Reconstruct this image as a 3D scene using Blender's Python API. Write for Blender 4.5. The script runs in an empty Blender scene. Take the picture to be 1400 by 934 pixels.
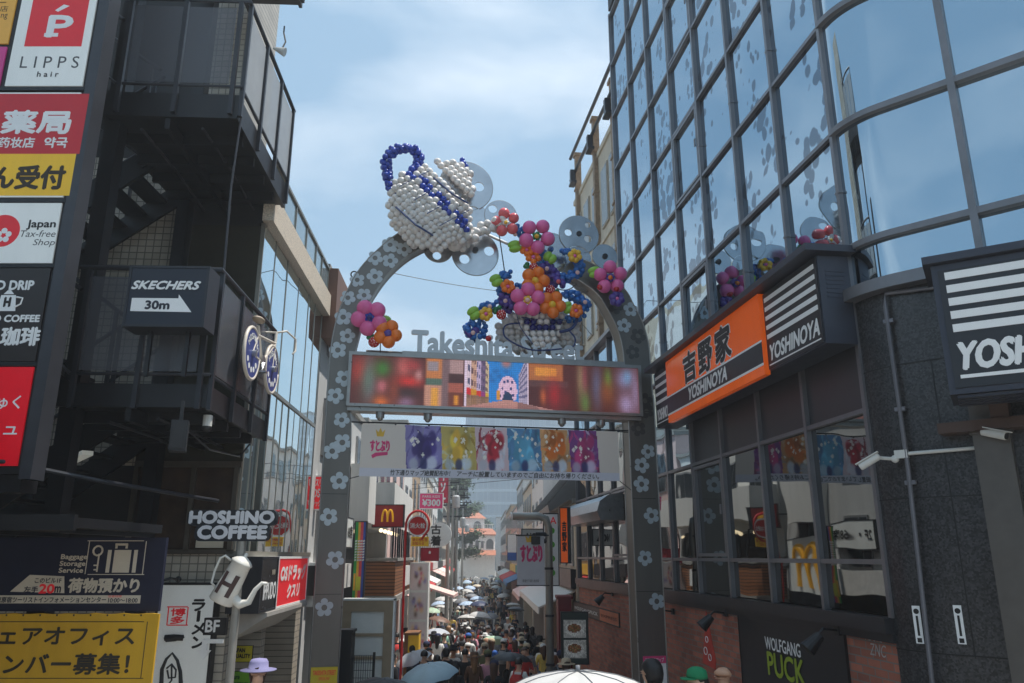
import bpy, bmesh, math, random
from mathutils import Vector, Matrix
import numpy as np
rad = math.radians
RND = random.Random(11)
scene = bpy.context.scene
COL = scene.collection

# ------------------------------------------------------------------ camera, sky, sun, exposure
FPX, CZ = 1052.0, 3.5
PITCH = math.atan(293 / FPX)
cam = bpy.data.cameras.new('camera'); cam.sensor_width = 36; cam.lens = 36 * FPX / 1400
cam.clip_start = .05; cam.clip_end = 2000
camo = bpy.data.objects.new('camera', cam); COL.objects.link(camo)
camo.location = (0, 0, CZ); camo.rotation_euler = (rad(90) + PITCH, 0, 0)
scene.camera = camo

SUN = Vector((.34, .05, .94)).normalized()
world = bpy.data.worlds.new('World'); scene.world = world; world.use_nodes = True
wn = world.node_tree.nodes; wl = world.node_tree.links
bg = wn['Background']; bg.inputs['Strength'].default_value = .15
sky = wn.new('ShaderNodeTexSky'); sky.sky_type = 'NISHITA'; sky.sun_disc = False
sky.sun_elevation = math.asin(SUN.z); sky.sun_rotation = math.atan2(SUN.x, SUN.y)
sky.air_density = 1.15; sky.dust_density = 1.3; sky.ozone_density = 1.3
tc = wn.new('ShaderNodeTexCoord')
mp = wn.new('ShaderNodeMapping'); mp.inputs['Scale'].default_value = (1.0, 1.0, 2.2); mp.inputs['Location'].default_value = (.35, .1, 1.02)
n1 = wn.new('ShaderNodeTexNoise'); n1.inputs['Scale'].default_value = 1.7; n1.inputs['Detail'].default_value = 8; n1.inputs['Roughness'].default_value = .52; n1.inputs['Distortion'].default_value = .35
rp = wn.new('ShaderNodeValToRGB'); rp.color_ramp.elements[0].position = .50; rp.color_ramp.elements[1].position = .84
rp.color_ramp.elements[1].color = (.75, .75, .75, 1)
mx = wn.new('ShaderNodeMix'); mx.data_type = 'RGBA'; mx.inputs['B'].default_value = (8.6, 8.9, 9.2, 1)
wl.new(tc.outputs['Generated'], mp.inputs['Vector']); wl.new(mp.outputs[0], n1.inputs['Vector']); wl.new(n1.outputs['Fac'], rp.inputs['Fac'])
hz = wn.new('ShaderNodeMix'); hz.data_type = 'RGBA'; hz.inputs['Factor'].default_value = .55; hz.inputs['B'].default_value = (2.35, 4.05, 5.35, 1)
wl.new(sky.outputs['Color'], hz.inputs['A'])
wl.new(rp.outputs['Color'], mx.inputs['Factor']); wl.new(hz.outputs['Result'], mx.inputs['A']); wl.new(mx.outputs['Result'], bg.inputs['Color'])

sl = bpy.data.lights.new('sun', 'SUN'); sl.energy = 5.0; sl.angle = rad(.53); sl.color = (1, .95, .88)
so = bpy.data.objects.new('sun', sl); COL.objects.link(so); so.rotation_euler = SUN.to_track_quat('Z', 'Y').to_euler(); so.location = (8, 5, 30)
scene.view_settings.view_transform = 'Standard'; scene.view_settings.look = 'None'; scene.view_settings.gamma = 1
scene.view_settings.use_curve_mapping = False
scene.view_settings.exposure = .12
scene.cycles.max_bounces = 7; scene.cycles.diffuse_bounces = 3; scene.cycles.glossy_bounces = 4
scene.cycles.transparent_max_bounces = 6; scene.cycles.use_denoising = True

# ------------------------------------------------------------------ frames and pixel rays
_c, _s = math.cos(PITCH), math.sin(PITCH)
def ray(px, py):
    u, v = px - 700, 467 - py
    return Vector((u, FPX * _c - v * _s, FPX * _s + v * _c))
class Fr:
    def __init__(s, o, ex, ey=(0, 0, 1)):
        s.o = Vector(o); s.x = Vector(ex).normalized(); s.y = Vector(ey).normalized(); s.z = s.x.cross(s.y).normalized()
    def P(s, a, b, c=0.0): return s.o + s.x * a + s.y * b + s.z * c
    def at(s, px, py, c=0.0):
        d = ray(px, py); o = Vector((0, 0, CZ)); p0 = s.o + s.z * c
        t = (p0 - o).dot(s.z) / d.dot(s.z); q = o + d * t - s.o
        return q.dot(s.x), q.dot(s.y)
    def sub(s, a, b, c=0.0, ang=0.0):
        f = Fr(s.P(a, b, c), s.x, s.y); ca, sa = math.cos(ang), math.sin(ang)
        x, y = f.x.copy(), f.y.copy(); f.x = x * ca + y * sa; f.y = y * ca - x * sa; return f
def FC(Y, X=0, rot=0.0): return Fr((X, Y, 0), (math.cos(rot), math.sin(rot), 0))
def PY(px, py, Y):
    d = ray(px, py); t = Y / d.y; return Vector((d.x * t, Y, CZ + d.z * t))
FR = Fr((3.7, 9, 0), (.1305, -.9914, 0))        # right street front, a runs towards the camera
FL = Fr((-3.6, 10, 0), (-.0504, .9987, 0))      # left street front, a runs away from the camera
_g = Vector((0, 0, 0)); FG = Fr((PY(458, 600, 13.1).x, 13.1, 0), (math.cos(rad(11.3)), math.sin(rad(11.3)), 0))   # the gate
def ground_z(y):
    pts = [(-50, .85), (6, .85), (8, .74), (9, .70), (12.5, .05), (19.5, -.4), (27, -.7), (40, -1.35), (50, -1.5), (75, -1.35), (120, -1.1), (900, -1.1)]
    for (y0, z0), (y1, z1) in zip(pts, pts[1:]):
        if y <= y1: return z0 + (z1 - z0) * max(0, (y - y0)) / (y1 - y0)
    return -.8

# ------------------------------------------------------------------ materials
def S(r, g, b):
    f = lambda c: (c / 255 / 12.92) if c <= 10 else ((c / 255 + .055) / 1.055) ** 2.4
    return (f(r), f(g), f(b), 1)
def nt(name):
    m = bpy.data.materials.new(name); m.use_nodes = True; t = m.node_tree
    return m, t.nodes, t.links, t.nodes['Principled BSDF']
_mc = {}
def M(name, col=None, rough=.55, metal=0, var=.12, scale=6, bump=0, bscale=40, spec=.5, emit=0, streak=False):
    if name in _mc: return _mc[name]
    m, n, l, p = nt(name); p.inputs['Roughness'].default_value = rough; p.inputs['Metallic'].default_value = metal
    p.inputs['Specular IOR Level'].default_value = spec
    col = tuple(col[:3]) + (1,)
    t = n.new('ShaderNodeTexCoord')
    if var > 0:
        k = n.new('ShaderNodeTexNoise'); k.inputs['Scale'].default_value = scale; k.inputs['Detail'].default_value = 6; k.inputs['Roughness'].default_value = .6
        if streak:
            mpp = n.new('ShaderNodeMapping'); mpp.inputs['Scale'].default_value = (1, 1, .12); l.new(t.outputs['Object'], mpp.inputs[0]); l.new(mpp.outputs[0], k.inputs['Vector'])
        else: l.new(t.outputs['Object'], k.inputs['Vector'])
        x = n.new('ShaderNodeMix'); x.data_type = 'RGBA'
        x.inputs['A'].default_value = tuple(c * (1 - var) for c in col[:3]) + (1,); x.inputs['B'].default_value = tuple(min(1, c * (1 + var)) for c in col[:3]) + (1,)
        r = n.new('ShaderNodeMapRange'); r.inputs[1].default_value = .3; r.inputs[2].default_value = .7; l.new(k.outputs['Fac'], r.inputs[0])
        l.new(r.outputs[0], x.inputs['Factor']); l.new(x.outputs['Result'], p.inputs['Base Color']); src = x.outputs['Result']
        r2 = n.new('ShaderNodeMapRange'); r2.inputs[3].default_value = max(.02, rough - .08); r2.inputs[4].default_value = min(1, rough + .08)
        l.new(k.outputs['Fac'], r2.inputs[0]); l.new(r2.outputs[0], p.inputs['Roughness'])
    else:
        p.inputs['Base Color'].default_value = col; src = None
    if emit:
        if src: l.new(src, p.inputs['Emission Color'])
        else: p.inputs['Emission Color'].default_value = col
        p.inputs['Emission Strength'].default_value = emit
    if bump:
        k2 = n.new('ShaderNodeTexNoise'); k2.inputs['Scale'].default_value = bscale; k2.inputs['Detail'].default_value = 5; l.new(t.outputs['Object'], k2.inputs['Vector'])
        b = n.new('ShaderNodeBump'); b.inputs['Strength'].default_value = bump; b.inputs['Distance'].default_value = .02
        l.new(k2.outputs['Fac'], b.inputs['Height']); l.new(b.outputs[0], p.inputs['Normal'])
    _mc[name] = m; return m
def brickmat(name, c1, c2, mortar, ex, bw, bh, ms, rough=.8, offset=.5, bump=.4):
    m, n, l, p = nt(name); p.inputs['Roughness'].default_value = rough
    g = n.new('ShaderNodeNewGeometry'); d = n.new('ShaderNodeVectorMath'); d.operation = 'DOT_PRODUCT'; d.inputs[1].default_value = ex
    s = n.new('ShaderNodeSeparateXYZ'); cb = n.new('ShaderNodeCombineXYZ'); b = n.new('ShaderNodeTexBrick')
    l.new(g.outputs['Position'], d.inputs[0]); l.new(g.outputs['Position'], s.inputs[0]); l.new(d.outputs['Value'], cb.inputs[0]); l.new(s.outputs[2], cb.inputs[1])
    l.new(cb.outputs[0], b.inputs['Vector']); b.offset = offset
    b.inputs['Color1'].default_value = c1; b.inputs['Color2'].default_value = c2; b.inputs['Mortar'].default_value = mortar
    b.inputs['Scale'].default_value = 1; b.inputs['Brick Width'].default_value = bw; b.inputs['Row Height'].default_value = bh; b.inputs['Mortar Size'].default_value = ms
    k = n.new('ShaderNodeTexNoise'); k.inputs['Scale'].default_value = 3; k.inputs['Detail'].default_value = 6; l.new(g.outputs['Position'], k.inputs['Vector'])
    x = n.new('ShaderNodeMix'); x.data_type = 'RGBA'; x.blend_type = 'MULTIPLY'; x.inputs['Factor'].default_value = .5
    l.new(b.outputs['Color'], x.inputs['A']); r = n.new('ShaderNodeMapRange'); r.inputs[3].default_value = .4; r.inputs[4].default_value = 1.5
    l.new(k.outputs['Fac'], r.inputs[0]); l.new(r.outputs[0], x.inputs['B']); l.new(x.outputs['Result'], p.inputs['Base Color'])
    bp = n.new('ShaderNodeBump'); bp.inputs['Strength'].default_value = bump; bp.inputs['Distance'].default_value = .01; bp.invert = True
    l.new(b.outputs['Fac'], bp.inputs['Height']); l.new(bp.outputs[0], p.inputs['Normal'])
    _mc[name] = m; return m
def mirror(name, col, dark, rough=.02, thr=.58, scale=1.4, bend=.02):
    """reflective coated pane; darker where the coating has worn off in blots"""
    m, n, l, p = nt(name); p.inputs['Metallic'].default_value = 1; p.inputs['Roughness'].default_value = rough
    t = n.new('ShaderNodeTexCoord')
    k = n.new('ShaderNodeTexNoise'); k.inputs['Scale'].default_value = scale; k.inputs['Detail'].default_value = 2.5; k.inputs['Roughness'].default_value = .5; k.inputs['Distortion'].default_value = .6
    v = n.new('ShaderNodeTexVoronoi'); v.inputs['Scale'].default_value = 5.5; v.feature = 'F1'
    mp = n.new('ShaderNodeMapping'); mp.inputs['Rotation'].default_value = (0, 0, rad(7.5)); mp.inputs['Scale'].default_value = (1, 1, .8)
    l.new(t.outputs['Object'], mp.inputs[0]); l.new(mp.outputs[0], k.inputs['Vector']); l.new(mp.outputs[0], v.inputs['Vector'])
    a = n.new('ShaderNodeMath'); a.operation = 'MULTIPLY_ADD'; a.inputs[1].default_value = -.33; l.new(v.outputs['Distance'], a.inputs[0]); l.new(k.outputs['Fac'], a.inputs[2])
    r = n.new('ShaderNodeMapRange'); r.inputs[1].default_value = thr - .12; r.inputs[2].default_value = thr - .09; l.new(a.outputs[0], r.inputs[0])
    x = n.new('ShaderNodeMix'); x.data_type = 'RGBA'; x.inputs['A'].default_value = col; x.inputs['B'].default_value = dark
    l.new(r.outputs[0], x.inputs['Factor']); l.new(x.outputs['Result'], p.inputs['Base Color'])
    w = n.new('ShaderNodeTexNoise'); w.inputs['Scale'].default_value = 1.1; w.inputs['Detail'].default_value = 1; l.new(t.outputs['Object'], w.inputs['Vector'])
    b = n.new('ShaderNodeBump'); b.inputs['Strength'].default_value = bend; b.inputs['Distance'].default_value = .3; l.new(w.outputs['Fac'], b.inputs['Height']); l.new(b.outputs[0], p.inputs['Normal'])
    _mc[name] = m; return m
def painted(name, emit=0, rough=.6):
    m, n, l, p = nt(name); a = n.new('ShaderNodeVertexColor'); a.layer_name = 'print'; p.inputs['Roughness'].default_value = rough
    if emit:
        p.inputs['Base Color'].default_value = (.02, .02, .02, 1); l.new(a.outputs['Color'], p.inputs['Emission Color']); p.inputs['Emission Strength'].default_value = emit
    else: l.new(a.outputs['Color'], p.inputs['Base Color'])
    _mc[name] = m; return m

# ------------------------------------------------------------------ mesh building
_ico = {}
def ico(sub):
    if sub not in _ico:
        b = bmesh.new(); bmesh.ops.create_icosphere(b, subdivisions=sub, radius=1); b.verts.ensure_lookup_table()
        _ico[sub] = ([v.co.copy() for v in b.verts], [[v.index for v in f.verts] for f in b.faces]); b.free()
    return _ico[sub]
_txt = {}
def glyphs(s, shear=0, align='LEFT', space=1.0, line=1.0):
    key = (s, shear, align, space, line)
    if key not in _txt:
        c = bpy.data.curves.new('t', 'FONT'); c.body = s; c.size = 1; c.shear = shear; c.resolution_u = 3; c.align_x = align; c.space_character = space; c.space_line = line; c.fill_mode = 'FRONT'
        o = bpy.data.objects.new('t', c); COL.objects.link(o); dg = bpy.context.evaluated_depsgraph_get(); dg.update()
        m = bpy.data.meshes.new_from_object(o.evaluated_get(dg))
        v = [(q.co.x, q.co.y) for q in m.vertices]; f = [list(q.vertices) for q in m.polygons]
        bpy.data.objects.remove(o); bpy.data.curves.remove(c); bpy.data.meshes.remove(m)
        if not v: v = [(0, 0), (1, 0), (0, 1)]; f = []
        _txt[key] = (v, f)
    return _txt[key]
class MB:
    def __init__(s): s.v, s.f, s.m = [], [], []
    def add(s, vs, fs, m=0):
        k = len(s.v); s.v += [Vector(q) for q in vs]
        for q in fs: s.f.append([i + k for i in q]); s.m.append(m)
    def box(s, F, a0, a1, b0, b1, c0, c1, m=0):
        vs = [F.P(a, b, c) for c in (c0, c1) for b in (b0, b1) for a in (a0, a1)]
        s.add(vs, [(0, 2, 3, 1), (4, 5, 7, 6), (0, 1, 5, 4), (2, 6, 7, 3), (0, 4, 6, 2), (1, 3, 7, 5)], m)
    def wbox(s, x0, x1, y0, y1, z0, z1, m=0):
        s.box(Fr((0, 0, 0), (1, 0, 0), (0, 1, 0)), x0, x1, y0, y1, z0, z1, m)
    def bar(s, p, q, w, h, m=0, up=(0, 0, 1)):
        p, q = Vector(p), Vector(q); d = q - p; L = d.length
        u = Vector(up)
        if abs(d.normalized().dot(u)) > .98: u = Vector((0, 1, 0))
        F = Fr(p, d, u); F.z = F.x.cross(u).normalized(); F.y = F.z.cross(F.x)
        s.box(F, 0, L, -h / 2, h / 2, -w / 2, w / 2, m)
    def tube(s, pts, r, n=8, m=0, caps=True):
        pts = [Vector(p) for p in pts]; rs = r if isinstance(r, (list, tuple)) else [r] * len(pts)
        vs = []; N = len(pts); ref = None
        for i, p in enumerate(pts):
            t = (pts[min(i + 1, N - 1)] - pts[max(i - 1, 0)])
            t = t.normalized() if t.length > 1e-9 else Vector((0, 0, 1))
            if ref is None: ref = Vector((0, 0, 1)) if abs(t.z) < .9 else Vector((1, 0, 0))
            x = t.cross(ref); x = x.normalized() if x.length > 1e-6 else Vector((1, 0, 0)); ref = x.cross(t); y = ref
            for k in range(n):
                a = 2 * math.pi * k / n; vs.append(p + x * (math.cos(a) * rs[i]) + y * (math.sin(a) * rs[i]))
        fs = [(i * n + k, i * n + (k + 1) % n, (i + 1) * n + (k + 1) % n, (i + 1) * n + k) for i in range(N - 1) for k in range(n)]
        if caps: fs += [tuple(range(n))[::-1], tuple(range((N - 1) * n, N * n))]
        s.add(vs, fs, m)
    def cyl(s, p, q, r, n=12, m=0, r2=None): s.tube([p, q], [r, r if r2 is None else r2], n, m)
    def ball(s, c, r, sub=2, m=0):
        v, f = ico(sub); c = Vector(c)
        rr = Vector((r, r, r)) if not isinstance(r, (tuple, list, Vector)) else Vector(r)
        s.add([c + Vector((q.x * rr.x, q.y * rr.y, q.z * rr.z)) for q in v], f, m)
    def fball(s, F, a, b, c, ra, rb, rc, sub=2, m=0):
        v, f = ico(sub); s.add([F.P(a + q.x * ra, b + q.y * rb, c + q.z * rc) for q in v], f, m)
    def prism(s, F, poly, c0, c1, m=0):
        n = len(poly); ar = sum(poly[i][0] * poly[(i + 1) % n][1] - poly[(i + 1) % n][0] * poly[i][1] for i in range(n))
        if ar < 0: poly = poly[::-1]
        vs = [F.P(a, b, c0) for a, b in poly] + [F.P(a, b, c1) for a, b in poly]
        s.add(vs, [tuple(range(n))[::-1], tuple(range(n, 2 * n))] + [(i, (i + 1) % n, (i + 1) % n + n, i + n) for i in range(n)], m)
    def strip(s, F, A, B, c0, c1, m=0):
        """solid band between two polylines of equal length"""
        n = len(A); vs = []
        for a, b in zip(A, B): vs += [F.P(*a, c0), F.P(*b, c0), F.P(*a, c1), F.P(*b, c1)]
        fs = []
        for i in range(n - 1):
            k, j = 4 * i, 4 * i + 4
            fs += [(k, j, j + 1, k + 1), (k + 2, k + 3, j + 3, j + 2), (k, k + 2, j + 2, j), (k + 1, j + 1, j + 3, k + 3)]
        fs += [(0, 1, 3, 2), (4 * n - 4, 4 * n - 2, 4 * n - 1, 4 * n - 3)]
        s.add(vs, fs, m)
    def lathe(s, F, prof, n=20, m=0):
        """profile of (radius, height) about F.y through F.o"""
        vs = [F.P(r * math.cos(2 * math.pi * k / n), h, r * math.sin(2 * math.pi * k / n)) for r, h in prof for k in range(n)]
        fs = [(i * n + k, i * n + (k + 1) % n, (i + 1) * n + (k + 1) % n, (i + 1) * n + k) for i in range(len(prof) - 1) for k in range(n)]
        fs += [tuple(range(n))[::-1], tuple(range((len(prof) - 1) * n, len(prof) * n))]; s.add(vs, fs, m)
    def text(s, F, t, x0, y0, x1, y1, c, m=0, bold=0, shear=0, keep=False, align='LEFT', thick=0, line=1.0):
        v, f = glyphs(t, shear, align, 1.0, line); X = [q[0] for q in v]; Y = [q[1] for q in v]
        w, h = max(X) - min(X) or 1, max(Y) - min(Y) or 1; sx, sy = (x1 - x0) / w, (y1 - y0) / h
        ox, oy = x0, y0
        if keep:
            k = min(sx, sy); ox += ((x1 - x0) - w * k) / 2; oy += ((y1 - y0) - h * k) / 2; sx = sy = k
        offs = [(0, 0)]
        if bold:
            B = bold * min(y1 - y0, 9); offs = [(-B, 0), (B, 0), (0, B), (0, -B), (B * .7, B * .7), (-B * .7, -B * .7), (0, 0)]
        for i, (dx, dy) in enumerate(offs):
            s.add([F.P(ox + (a - min(X)) * sx + dx, oy + (b - min(Y)) * sy + dy, c + i * .0005) for a, b in v], f, m)
            if thick:   # side walls of raised letters
                ed = {}
                for q in f:
                    for j in range(len(q)):
                        e = (q[j], q[(j + 1) % len(q)]); ed[e] = 1
                P = [F.P(ox + (a - min(X)) * sx + dx, oy + (b - min(Y)) * sy + dy, c + i * .0005) for a, b in v]
                for (i0, i1) in [e for e in ed if (e[1], e[0]) not in ed]:
                    s.add([P[i0], P[i1], P[i1] - F.z * thick, P[i0] - F.z * thick], [(0, 1, 2, 3)], m)
    def build(s, name, mats, parent=None, smooth=False, origin=None, auto=None):
        if not isinstance(mats, (list, tuple)): mats = [mats]
        o0 = Vector((0, 0, 0))
        if parent is not None: o0 = Vector(WLOC[parent.name])
        elif origin is not None: o0 = Vector(origin)
        me = bpy.data.meshes.new(name); me.from_pydata([tuple(q - o0) for q in s.v], [], s.f)
        for q in mats: me.materials.append(q)
        me.polygons.foreach_set('material_index', s.m)
        if smooth: me.polygons.foreach_set('use_smooth', [True] * len(s.f))
        me.update(); o = bpy.data.objects.new(name, me); COL.objects.link(o)
        if parent is not None: o.parent = parent; WLOC[o.name] = o0
        else: o.location = o0; WLOC[o.name] = o0
        return o
    def solo(s, name, mats, label, cat, group=None, smooth=False, kind=None):
        xs = [q.x for q in s.v]; ys = [q.y for q in s.v]; zs = [q.z for q in s.v]
        o = s.build(name, mats, None, smooth, ((min(xs) + max(xs)) / 2, (min(ys) + max(ys)) / 2, min(zs)))
        tag(o, label, cat, group, kind); return o
WLOC = {}
def tag(o, label=None, cat=None, group=None, kind=None):
    if label: o['label'] = label
    if cat: o['category'] = cat
    if group: o['group'] = group
    if kind: o['kind'] = kind
def thing(name, label, cat, loc=(0, 0, 0), group=None):
    o = bpy.data.objects.new(name, None); o.empty_display_size = .2; COL.objects.link(o); o.location = loc
    WLOC[o.name] = Vector(loc); tag(o, label, cat, group); return o
def plate(F, outer, holes, c0, c1):
    """flat plate with round holes, as (verts, faces): outer = list of (a, b) polygon, holes = (a, b, r)"""
    cu = bpy.data.curves.new('p', 'CURVE'); cu.dimensions = '2D'; cu.fill_mode = 'BOTH'; cu.extrude = (c1 - c0) / 2
    def sp(pts):
        q = cu.splines.new('POLY'); q.points.add(len(pts) - 1)
        for p, (a, b) in zip(q.points, pts): p.co = (a, b, 0, 1)
        q.use_cyclic_u = True
    sp(outer)
    for a, b, r in holes: sp([(a + r * math.cos(t * math.pi / 10), b + r * math.sin(t * math.pi / 10)) for t in range(20)])
    o = bpy.data.objects.new('p', cu); COL.objects.link(o); dg = bpy.context.evaluated_depsgraph_get(); dg.update()
    m = bpy.data.meshes.new_from_object(o.evaluated_get(dg)); mid = (c0 + c1) / 2
    v = [F.P(q.co.x, q.co.y, mid + q.co.z) for q in m.vertices]; f = [list(q.vertices) for q in m.polygons]
    bpy.data.objects.remove(o); bpy.data.curves.remove(cu); bpy.data.meshes.remove(m); return v, f
def circ(a, b, r, n=28): return [(a + r * math.cos(2 * math.pi * t / n), b + r * math.sin(2 * math.pi * t / n)) for t in range(n)]
def catmull(P, k=6):
    out = []
    for i in range(len(P) - 1):
        p0, p1, p2, p3 = P[max(i - 1, 0)], P[i], P[i + 1], P[min(i + 2, len(P) - 1)]
        for j in range(k):
            t = j / k
            out.append(tuple(.5 * (2 * b + (c - a) * t + (2 * a - 5 * b + 4 * c - d) * t * t + (3 * b - a - 3 * c + d) * t ** 3) for a, b, c, d in zip(p0, p1, p2, p3)))
    out.append(tuple(P[-1])); return out
def picture(F, x0, y0, x1, y1, c, img, name, mat, parent):
    """a printed or lit picture: a grid of small faces, each with its own colour (img: rows x cols x 3, sRGB 0-1, top row first)"""
    H, W = img.shape[:2]; mb = MB()
    vs = [F.P(x0 + (x1 - x0) * i / W, y1 + (y0 - y1) * j / H, c) for j in range(H + 1) for i in range(W + 1)]
    fs = [((j + 1) * (W + 1) + i, (j + 1) * (W + 1) + i + 1, j * (W + 1) + i + 1, j * (W + 1) + i) for j in range(H) for i in range(W)]
    mb.add(vs, fs); o = mb.build(name, mat, parent)
    a = o.data.color_attributes.new('print', 'FLOAT_COLOR', 'CORNER'); q = np.clip(img, 0, 1)
    lin = np.where(q <= .04045, q / 12.92, ((q + .055) / 1.055) ** 2.4); lin = np.concatenate([lin, np.ones((H, W, 1))], 2)
    a.data.foreach_set('color', np.repeat(lin.reshape(-1, 4), 4, 0).ravel()); return o
def sign(name, label, cat, F, x0, y0, x1, y1, depth, face, housing, texts=(), group=None, shapes=(), margin=.025, part='sign_face', root=None, band=()):
    """box sign: texts = (string, u0, v0, u1, v1, material, bold, shear) in fractions of the face"""
    r = root or thing(name, label, cat, F.P((x0 + x1) / 2, y0 - margin, -depth / 2), group)
    w, h = x1 - x0, y1 - y0
    b = MB(); b.box(F, x0 - margin, x1 + margin, y0 - margin, y1 + margin, -depth, -.004)
    for q in ((x0 - margin, x0, y0 - margin, y1 + margin), (x1, x1 + margin, y0 - margin, y1 + margin), (x0, x1, y0 - margin, y0), (x0, x1, y1, y1 + margin)): b.box(F, *q, -.004, .012)
    b.build('housing', housing, r)
    f = MB(); f.box(F, x0, x1, y0, y1, -.003, .004); f.build(part, face, r)
    for i, (u0, v0, u1, v1, mt) in enumerate(band):
        q = MB(); q.box(F, x0 + u0 * w, x0 + u1 * w, y0 + v0 * h, y0 + v1 * h, .0041, .0065 + .0012 * i); q.build('colour_field', mt, r)
    by = {}
    for t in texts: by.setdefault(t[5].name, (t[5], []))[1].append(t)
    for nm, (mt, ts) in by.items():
        q = MB()
        for t in ts: q.text(F, t[0], x0 + t[1] * w, y0 + t[2] * h, x0 + t[3] * w, y0 + t[4] * h, .013, 0, t[6], t[7], False, t[8] if len(t) > 8 else 'LEFT')
        q.build('lettering', mt, r)
    for nm, polys, mt in shapes:
        q = MB()
        for k, po in enumerate(polys): q.prism(F, [(x0 + a * w, y0 + b_ * h) for a, b_ in po], .009, .0125 + .0007 * k)
        q.build(nm, mt, r)
    return r

# common materials
BLACK = M('black_steel', S(19, 19, 22), .45, .0, .2, 5); DKGREY = M('dark_grey_metal', S(44, 45, 50), .42, .2, .15)
MULL = M('aluminium_mullion', S(120, 120, 124), .4, .5, .12, 3); STEEL = M('brushed_steel', S(168, 172, 176), .3, .9, .12, 9)
WHITE = M('white_panel', S(236, 236, 232), .45, 0, .05); WHITE_L = M('lit_white_panel', S(228, 230, 226), .35, 0, .08, 2.5, streak=True, emit=.08)
PAPER = M('white_print', S(238, 238, 236), .5, 0, .02); INK = M('black_print', S(22, 22, 24), .5, 0, .05); GREYINK = M('grey_print', S(70, 70, 72), .5, 0, .05)
REDP = M('red_print', S(205, 35, 45), .45, 0, .04, emit=.12); YELP = M('yellow_print', S(230, 182, 40), .5, 0, .12, 2.5, streak=True, emit=.08)
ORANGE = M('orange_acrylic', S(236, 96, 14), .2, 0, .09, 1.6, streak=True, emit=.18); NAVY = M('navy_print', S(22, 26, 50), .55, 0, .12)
CONC = M('grey_concrete', S(150, 148, 142), .8, 0, .15, 4, .3, 60); CREAM = M('cream_render', S(196, 184, 164), .8, 0, .16, 2.5, .2, 50, streak=True)
WALLW = M('white_render', S(222, 220, 214), .75, 0, .1, 3, .15, 50, streak=True); PINKP = M('pink_print', S(232, 74, 132), .5, 0, .05)
WOOD = M('brown_wood', S(132, 88, 54), .6, 0, .25, 7); DARKIN = M('dark_interior', S(20, 19, 19), .6, 0, .2)
TYRE = M('black_rubber', S(25, 25, 27), .7, 0, .1); GREENP = M('green_print', S(90, 170, 50), .5, 0, .06)
# ================================================================== ground
g = MB(); ys = [-60, -5, 6, 8, 9, 10.5, 12.5, 19.5, 27, 33, 40, 50, 75, 120, 220, 330]
for i, y in enumerate(ys):
    for x in (-150, -30, -3, 0, 3, 30, 150): g.v.append(Vector((x, y, ground_z(y))))
for i in range(len(ys) - 1):
    for j in range(6): k = i * 7 + j; g.f.append([k, k + 1, k + 8, k + 7]); g.m.append(0)
PAVE = brickmat('street_paving', S(172, 166, 158), S(150, 146, 140), S(110, 108, 104), (1, 0, 0), .3, .3, .006, .8)
_n = PAVE.node_tree; _sep = [q for q in _n.nodes if q.type == 'SEPXYZ'][0]; _cmb = [q for q in _n.nodes if q.type == 'COMBXYZ'][0]
_n.links.new(_sep.outputs[1], _cmb.inputs[1])
o = g.build('ground', PAVE); o['kind'] = 'structure'

# ================================================================== glass office block on the right
SKYGL = mirror('coated_blue_glass', (.34, .46, .55, 1), (.13, .18, .23, 1), .015, .545)
LOWGL = mirror('dark_shop_glass', (.22, .23, .23, 1), (.19, .2, .205, 1), .02, .75)
CURGL = mirror('curved_blue_glass', (.40, .51, .59, 1), (.36, .47, .55, 1), .015, .8)
m, n, l, p = nt('black_granite'); _mc['black_granite'] = m
t = n.new('ShaderNodeTexCoord'); v = n.new('ShaderNodeTexVoronoi'); v.inputs['Scale'].default_value = 55; k = n.new('ShaderNodeTexNoise'); k.inputs['Scale'].default_value = 1.3; k.inputs['Detail'].default_value = 6
r = n.new('ShaderNodeValToRGB'); r.color_ramp.elements[0].color = (.016, .016, .018, 1); r.color_ramp.elements[1].color = (.085, .085, .09, 1); r.color_ramp.elements[0].position = .2; r.color_ramp.elements[1].position = .9
x = n.new('ShaderNodeMix'); x.data_type = 'RGBA'; x.blend_type = 'MULTIPLY'; x.inputs['Factor'].default_value = .6
l.new(t.outputs['Object'], v.inputs['Vector']); l.new(t.outputs['Object'], k.inputs['Vector']); l.new(v.outputs['Color'], r.inputs['Fac']); l.new(r.outputs[0], x.inputs['A']); l.new(k.outputs['Fac'], x.inputs['B'])
l.new(x.outputs['Result'], p.inputs['Base Color']); p.inputs['Roughness'].default_value = .33; GRANITE = m
BRICK = brickmat('red_brown_brick', S(184, 110, 86), S(144, 88, 72), S(128, 116, 108), (.1305, -.9914, 0), .23, .085, .008)

RB = thing('glass_office_building', 'tall office block clad in blue mirror glass with grey mullions and curved granite corner', 'building', FR.P(-3, 0, -2))
VS = [-.85, .44, 1.75, 3.1, 4.4, 5.7, 7.06, 8.5]; VS2 = VS + [9.85, 11.2, 12.55, 13.9]
ZR = [6.83, 8.33, 9.83, 11.33, 12.83, 14.33, 15.83, 17.33]
b = MB(); b.box(FR, -8.5, .80, 6.4, 17.5, -6, -.10); b.box(FR, -13.95, .80, 2.87, 6.82, -6, -.10); b.box(FR, -13.95, -8.51, 6.83, 8.85, -6, -.10); b.box(FR, -8.5, .0, 17.5, 17.9, -6, .02)
b.build('wall', DARKIN, RB)
b = MB(); b.box(FR, -13.95, .84, -1.2, 2.75, -6, -.02); b.build('brick_wall', BRICK, RB)
b = MB(); b.box(FR, -13.95, .84, 2.75, 2.90, -.5, .09); b.box(FR, -13.95, .85, 2.66, 2.75, -.5, .03); b.build('sill_ledge', DKGREY, RB)
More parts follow.
